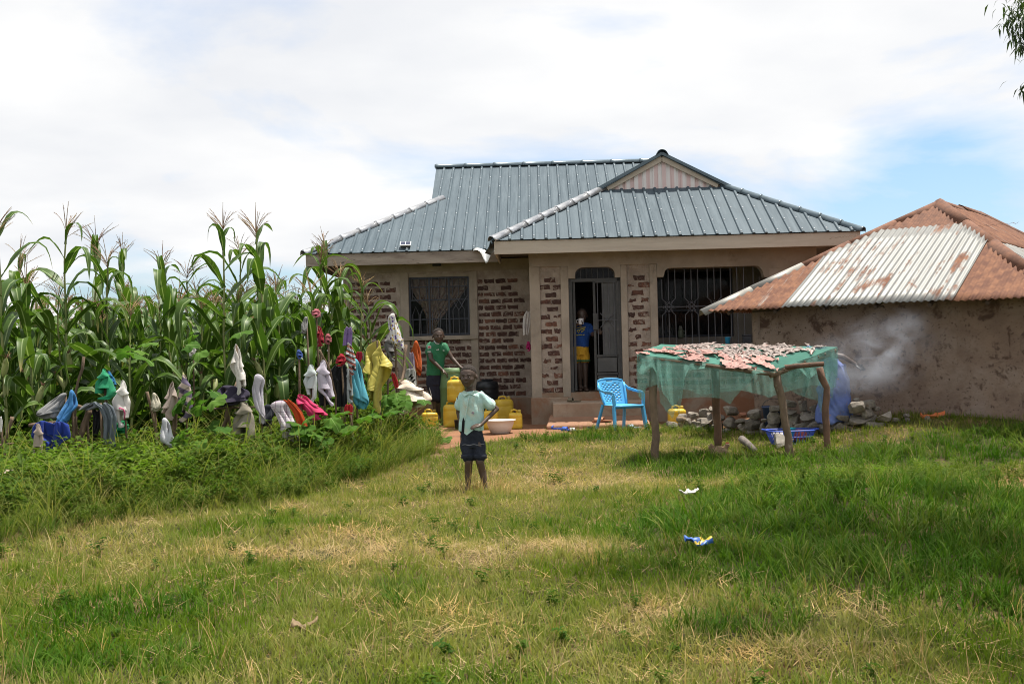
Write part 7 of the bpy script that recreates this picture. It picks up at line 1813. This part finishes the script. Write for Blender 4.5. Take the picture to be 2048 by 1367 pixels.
# --- person in the doorway ----------------------------------------------------------------
DY = WY + .32; dg_ = P(1161, 782, DY); zf = FLOOR
dp = thing('person', 'person in blue t-shirt and yellow shorts drinking from a white mug in the doorway', 'person', (dg_.x, DY, zf))
def JD(zx, zy, y=0.0): p = P(1060 + zx / 4.882, 620 + zy / 4.882, DY); return Vector((p.x - dg_.x, y, p.z - zf))
hc = JD(505, 52, .02); hs3 = .105
s1_, e1_, w1_ = JD(435, 165, .02), JD(405, 215, -.1), JD(455, 135, -.17)
s2_, e2_, w2_ = JD(575, 165, .03), JD(610, 240, -.08), JD(640, 205, -.2)
pts_ = head_parts(hc, hs3, 0, .12) + [('cap', JD(505, 95, .03), JD(503, 135, .03), .05, .058), ('ell', JD(500, 190, .03), (.15, .1, .15)), ('ell', JD(495, 280, .03), (.125, .09, .16)), ('ell', JD(492, 370, .03), (.13, .1, .1)), ('cap', JD(503, 140, .03), s1_, .055, .05), ('cap', JD(503, 140, .03), s2_, .055, .05), ('cap', s1_, e1_, .045, .035), ('cap', e1_, w1_, .035, .025), ('cap', s2_, e2_, .045, .035), ('cap', e2_, w2_, .035, .025),
    ('cap', JD(462, 400, .03), JD(480, 590, .02), .08, .052), ('cap', JD(480, 590, .02), Vector((JD(495, 760).x, .04, .07)), .05, .034), ('cap', JD(525, 400, .03), JD(540, 590, .0), .08, .052), ('cap', JD(540, 590, .0), Vector((JD(543, 760).x, .0, .07)), .05, .034)]
pts_ += hand_parts(w1_, (.35, -.15, .1), (.2, -1, 0), .16, .9) + hand_parts(w2_, (.25, -.2, -.1), (.2, .6, 0), .16, 1.1) + foot_parts((JD(495, 760).x, .04, .07), .21, -.1) + foot_parts((JD(543, 760).x, 0, .07), .21, .1)
blob('body', pts_, .009, m_skin, dp, 3); face(dp, hc, hs3, 0, .12); hair(dp, hc, hs3, 0)
m_blue = simple('blue_tshirt', (.012, .06, .25), (.01, .05, .2), 6, .85, .3, 60); m_ysh = simple('yellow_shorts', (.62, .34, .02), (.52, .27, .02), 6, .8, .3, 50)
tor = [(JD(492, 358), .148, .115), (JD(494, 300), .145, .115), (JD(498, 220), .16, .115), (JD(502, 160), .172, .11), (JD(503, 135), .13, .09), (JD(504, 122), .075, .065)]
blob('t_shirt', [('loft', [(p.x, .03, p.z, rx, ry) for p, rx, ry in tor]), ('cap', JD(440, 160, .02), JD(418, 200, -.05), .072, .07), ('cap', JD(568, 160, .03), JD(595, 212, -.02), .072, .072)], .009, m_blue, dp, 4, .013, 11)
blob('shorts', [('loft', [(p.x, .03, p.z, rx, ry) for p, rx, ry in ((JD(492, 440), .16, .12), (JD(492, 400), .155, .118), (JD(492, 350), .14, .11))]), ('cap', JD(458, 420, .03), JD(455, 478, .02), .098, .096), ('cap', JD(528, 420, .03), JD(533, 478, .02), .098, .096)], .009, m_ysh, dp, 4, .012, 12)
m_gtr = simple('dark_green_trim', (.03, .12, .05))
for zx in (455, 533):
    q = JD(zx, 492, .02); mb = MB(); mb.lathe([(.098, -.02), (.103, -.018), (.104, .012), (.1, .014)], 20, tuple(q)); link('hem', mb.mesh('hem', m_gtr, smooth=True), dp)
m_ypr = simple('yellow_print', (.5, .42, .1)); mb = MB()
for pl in (((432, 188), (470, 172), (540, 168)), ((430, 210), (470, 196), (530, 178)), ((440, 228), (458, 200), (470, 222), (490, 190), (500, 214), (530, 188)), ((450, 246), (505, 240)), ((512, 246), (528, 238))):
    mb.tube([JD(x, y, -.108 + .0006 * abs(x - 495)) for x, y in pl], .0075, 5)
link('shirt_print', mb.mesh('shirt_print', m_ypr), dp)
mug = JD(492, 112, -.185) + org(dp); t = thing('mug', 'white mug held to the mouth by the person in the doorway', 'mug', tuple(mug + Vector((0, 0, -.05)))); m_mug = simple('white_enamel', (.72, .74, .78), (.66, .68, .72), 4, .3)
mb = MB(); mb.lathe([(.04, 0), (.044, .005), (.045, .1), (.047, .103), (.04, .1), (.037, .01)], 20); link('body', mb.mesh('body', m_mug, smooth=True), t)
mb = MB(); mb.tube([(-.043, 0, .02), (-.075, 0, .03), (-.078, 0, .07), (-.043, 0, .085)], .007, 6); link('handle', mb.mesh('handle', m_mug, smooth=True), t)

# --- person bending behind the net ---------------------------------------------------------
WYY = 14.75; wp = P(1670, 800, WYY); wo = thing('person', 'person in blue patterned dress bending over behind the green net', 'person', (wp.x, WYY, gz(wp.x, WYY)))
def JW(px, py, y=0.0): p = P(px, py, WYY); return Vector((p.x - wp.x, y, p.z - gz(wp.x, WYY)))
hipw = JW(1674, 742); zf2 = 0
hd_c = JW(1594, 738, .08)
shw = JW(1620, 712, .05)
hipw.x -= .04
b_parts = [('ell', hipw, (.15, .15, .14)), ('cap', hipw, JW(1645, 715, .03), .13, .12), ('cap', JW(1645, 715, .03), shw, .12, .11), ('cap', shw, hd_c + Vector((.05, 0, .04)), .06, .05), ('ell', hd_c, (.1, .085, .1)),
    ('cap', JW(1640, 705, -.1), JW(1680, 713, -.14), .045, .036), ('cap', JW(1680, 713, -.14), JW(1703, 727, -.16), .034, .024), ('cap', JW(1625, 715, .18), JW(1622, 760, .2), .042, .034), ('cap', JW(1622, 760, .2), JW(1612, 790, .15), .034, .024),
    ('cap', hipw + Vector((-.06, 0, -.05)), Vector((hipw.x - .07, .02, .45)), .09, .06), ('cap', Vector((hipw.x - .07, .02, .45)), Vector((hipw.x - .07, .05, .07)), .06, .035), ('cap', hipw + Vector((.07, 0, -.05)), Vector((hipw.x + .08, -.02, .45)), .09, .06), ('cap', Vector((hipw.x + .08, -.02, .45)), Vector((hipw.x + .07, .02, .07)), .06, .035)]
b_parts += hand_parts(JW(1703, 727, -.16), (.6, -.1, -.5), (-.5, 0, -.6), .16, .8) + hand_parts(JW(1612, 790, .15), (-.1, 0, -1), (-1, 0, 0), .16, .6) + foot_parts((hipw.x - .07, .05, .07), .21, .2) + foot_parts((hipw.x + .07, .02, .07), .21, .3)
blob('body', b_parts, .009, m_skin, wo, 3); hair(wo, hd_c - Vector((0, 0, .03)), .098, 1.2)
m_dress = simple('blue_print_dress', (.15, .20, .44), (.11, .155, .38), 8, .85, .3, 40, spots=((.3, .2, .15), 16, .6, .68))
sk_ = [(hipw.x, hipw.y, .12, .235, .2), (hipw.x, 0, .25, .225, .19), (hipw.x, 0, .5, .205, .175), (hipw.x, 0, hipw.z - .08, .185, .17), (hipw.x, 0, hipw.z + .08, .15, .15), (hipw.x - .02, 0, hipw.z + .15, .08, .09)]
blob('dress', [('loft', sk_), ('cap', hipw, JW(1645, 715, .03), .155, .145), ('cap', JW(1645, 715, .03), shw, .145, .13), ('cap', JW(1632, 706, -.06), JW(1655, 707, -.1), .07, .06)], .010, m_dress, wo, 4, .04, 8)
q = JW(1712, 734, -.17) + org(wo); t = thing('pan_lid', 'dark pan lid in the hand of the person behind the net', 'lid', tuple(q)); t.rotation_euler = (.5, .5, 0)
mb = MB(); mb.lathe([(.0, 0), (.07, .0), (.075, .006), (.06, .014), (.01, .024)], 20); link('plate', mb.mesh('plate', m_steel, smooth=True), t); mb = MB(); mb.lathe([(.012, .02), (.012, .035), (.018, .04), (.01, .048)], 10); link('knob', mb.mesh('knob', m_sk, smooth=True), t)

# --- hen in the grass under the table ---------------------------------------------------------
gh = G(1437, 910); hen = thing('hen', 'tan hen sitting in the grass below the drying table', 'hen', tuple(gh))
ks = gh.y / FPX
def JH(px, py, y=0): return Vector(((px - 1437) * ks, y, (910 - py) * ks + .02))
m_hen = simple('tan_feathers', (.34, .23, .14), (.24, .15, .09), 14, .9, .5, 60, spots=((.42, .32, .22), 12, .55, .7)); m_comb = simple('red_comb', (.42, .05, .04))
blob('body', [('ell', JH(1438, 907), (.12, .085, .075), (0, .15, 0)), ('cap', JH(1448, 905), JH(1453, 896), .045, .028), ('ell', JH(1455, 893, -.01), (.03, .024, .026)), ('cap', JH(1428, 904), JH(1423, 892), .045, .02), ('cap', JH(1425, 902), JH(1420, 897), .04, .016), ('ell', JH(1436, 906, -.07), (.09, .03, .05))], .007, m_hen, hen, 3, .006, 40)
mb = MB(); mb.tube([JH(1458.5, 893, -.012), JH(1463, 894.5, -.02)], [.008, .002], 6); link('beak', mb.mesh('beak', simple('horn', (.4, .28, .12)), smooth=True), hen)
mb = MB()
for k in range(4): mb.ell(JH(1452.5 + k * 1.7, 888.8 + .5 * abs(k - 1.5), -.01), (.008, .005, .012), 8, 6)
link('comb', mb.mesh('comb', m_comb, smooth=True), hen)
for s in (-1, 1): mb = MB(); mb.ell(JH(1456.5, 892.5, -.01 + s * .023), (.004, .003, .004), 8, 6); link('eye', mb.mesh('eye', m_iris, smooth=True), hen)
for s in (-1, 1): mb = MB(); mb.tube([JH(1438, 912, s * .03), Vector((0, s * .03, .0)), Vector((.04, s * .03, .002))], .006, 5); link('leg', mb.mesh('leg', simple('hen_leg', (.4, .3, .12)), smooth=True), hen)

# ------------------------------------------------------------------ tree beyond the right edge
tr_ = thing('tree', 'tree with long narrow drooping leaves reaching into the top right corner', 'tree', (7.4, 7.4, gz(7.4, 7.4)))
m_bark = simple('grey_bark', (.16, .13, .10), (.1, .08, .065), 5, .95, .9, 14, stretch=(2, 2, .5))
m_tl = leafmat('narrow_tree_leaf', (.03, .055, .022), (.045, .08, .028), (.2, .17, .07), inst=False, rough=.45, trans=.25, spec=.3)
mb = MB(); mb.tube([(7.4, 7.4, -.1), (7.35, 7.4, 1.0), (7.2, 7.4, 2.2), (7.0, 7.4, 3.4), (6.7, 7.4, 4.8)], [.26, .2, .18, .16, .12], 12); mb.build('trunk', m_bark, tr_, smooth=True)
rt = random.Random(77); crown = MB()
def spray(c, n, L_, rad):
    for _ in range(n):
        a = rt.uniform(0, 6.28); e = rt.uniform(-1.2, -.1); d = Vector((math.cos(a) * math.cos(e), math.sin(a) * math.cos(e), math.sin(e)))
        o_ = Vector((rt.gauss(0, rad), rt.gauss(0, rad), rt.gauss(0, rad * .7))); l = L_ * rt.uniform(.7, 1.25)
        leafcard(crown, c + o_, d, (0, 0, 1), l, l * .17, .15)
cl_ = []
def seen(c, m):
    return c.y > .5 and abs(c.x) < .45 * c.y + m and c.z < CAMZ + .31 * c.y + .025 * max(0, c.x) + m
for _ in range(4000):
    v = Vector((rt.gauss(0, 1), rt.gauss(0, 1), rt.gauss(0, 1))).normalized() * rt.random() ** .4
    c = Vector((4.9 + v.x * 3.3, 7.2 + v.y * 2.3, 5.9 + v.z * 1.2))
    if seen(c, .75): continue
    if nz(c.x, c.y, .55, 40) < -.16 + .10 * sstep(5.2, 2.0, c.x): continue
    cl_.append(c); spray(c, 26, .15, .2)
    if len(cl_) >= 460: break
for px, py, Y, n, rad in ((2042, 8, 9.0, 34, .10), (2036, 40, 9.0, 40, .07), (2046, 62, 9.0, 46, .075), (2044, 88, 9.0, 26, .05), (2058, 30, 9.0, 60, .12), (2066, 90, 9.1, 50, .1), (2052, 178, 8.8, 16, .04), (2062, 165, 8.8, 30, .07), (2064, -20, 9.0, 60, .15)):
    spray(P(px + 4, py, Y), int(n * 1.8), .10, rad * .85); cl_.append(P(px + 12, py, Y))
crown.build('crown', m_tl, tr_, fix=False)
for i in range(0, len(cl_), 7):
    c = cl_[i]; a = Vector((6.85, 7.4, 4.0 + rt.random() * .8)); mb = MB(); mid = a.lerp(c, .55) + Vector((0, 0, .35))
    if seen(mid, .2) or seen(a.lerp(mid, .5), .2) or seen(c, .1): continue
    mb.tube([a, a.lerp(mid, .5), mid, mid.lerp(c, .5), c], [.06, .05, .035, .02, .006], 6); mb.build('limb', m_bark, tr_, smooth=True)
for px, py in ((2046, 60), (2062, 165)):
    c = P(px, py, 9.0); mb = MB(); a = Vector((6.7, 7.5, 4.9)); mb.tube([a, a.lerp(c, .4) + Vector((0, 0, .2)), c + Vector((.25, 0, .2)), c], [.03, .022, .012, .005], 6); mb.build('limb', m_bark, tr_, smooth=True)

# ------------------------------------------------------------------ smoke from the cooking fire
sm_c = P(1752, 712, 14.1)
mb = MB(); mb.ell((0, 0, 0), (1.25, .42, .62), 24, 14)
m_smoke, nt, out = newmat('wood_smoke'); pv = N(nt, 'ShaderNodeVolumePrincipled'); pv.inputs['Color'].default_value = (.82, .88, 1.0, 1); pv.inputs['Anisotropy'].default_value = .2
tcn = N(nt, 'ShaderNodeTexCoord'); mp = N(nt, 'ShaderNodeMapping'); mp.inputs['Scale'].default_value = (1 / 1.25, 1 / .42, 1 / .62); nt.links.new(tcn.outputs['Object'], mp.inputs[0])
ln = N(nt, 'ShaderNodeVectorMath', operation='LENGTH'); nt.links.new(mp.outputs[0], ln.inputs[0])
fall = rampn(nt, ln.outputs['Value'], 1.0, .25); mp2 = N(nt, 'ShaderNodeMapping'); mp2.inputs['Scale'].default_value = (1.0, 1.5, 1.6); mp2.inputs['Rotation'].default_value = (0, .5, 0); nt.links.new(tcn.outputs['Object'], mp2.inputs[0])
nzz = rampn(nt, noisen(nt, mp2.outputs[0], 2.0, 6, .6, .6), .40, .75)
nt.links.new(mathn(nt, 'MULTIPLY', mathn(nt, 'MULTIPLY', fall, nzz), 2.3), pv.inputs['Density']); nt.links.new(pv.outputs[0], out.inputs['Volume'])
o = mb.build('smoke', m_smoke, origin=(0, 0, 0), smooth=True); o.location = sm_c; o.rotation_euler = (0, -.22, .3); tag(o, 'thin bluish smoke drifting before the hut wall', 'smoke', kind='stuff')
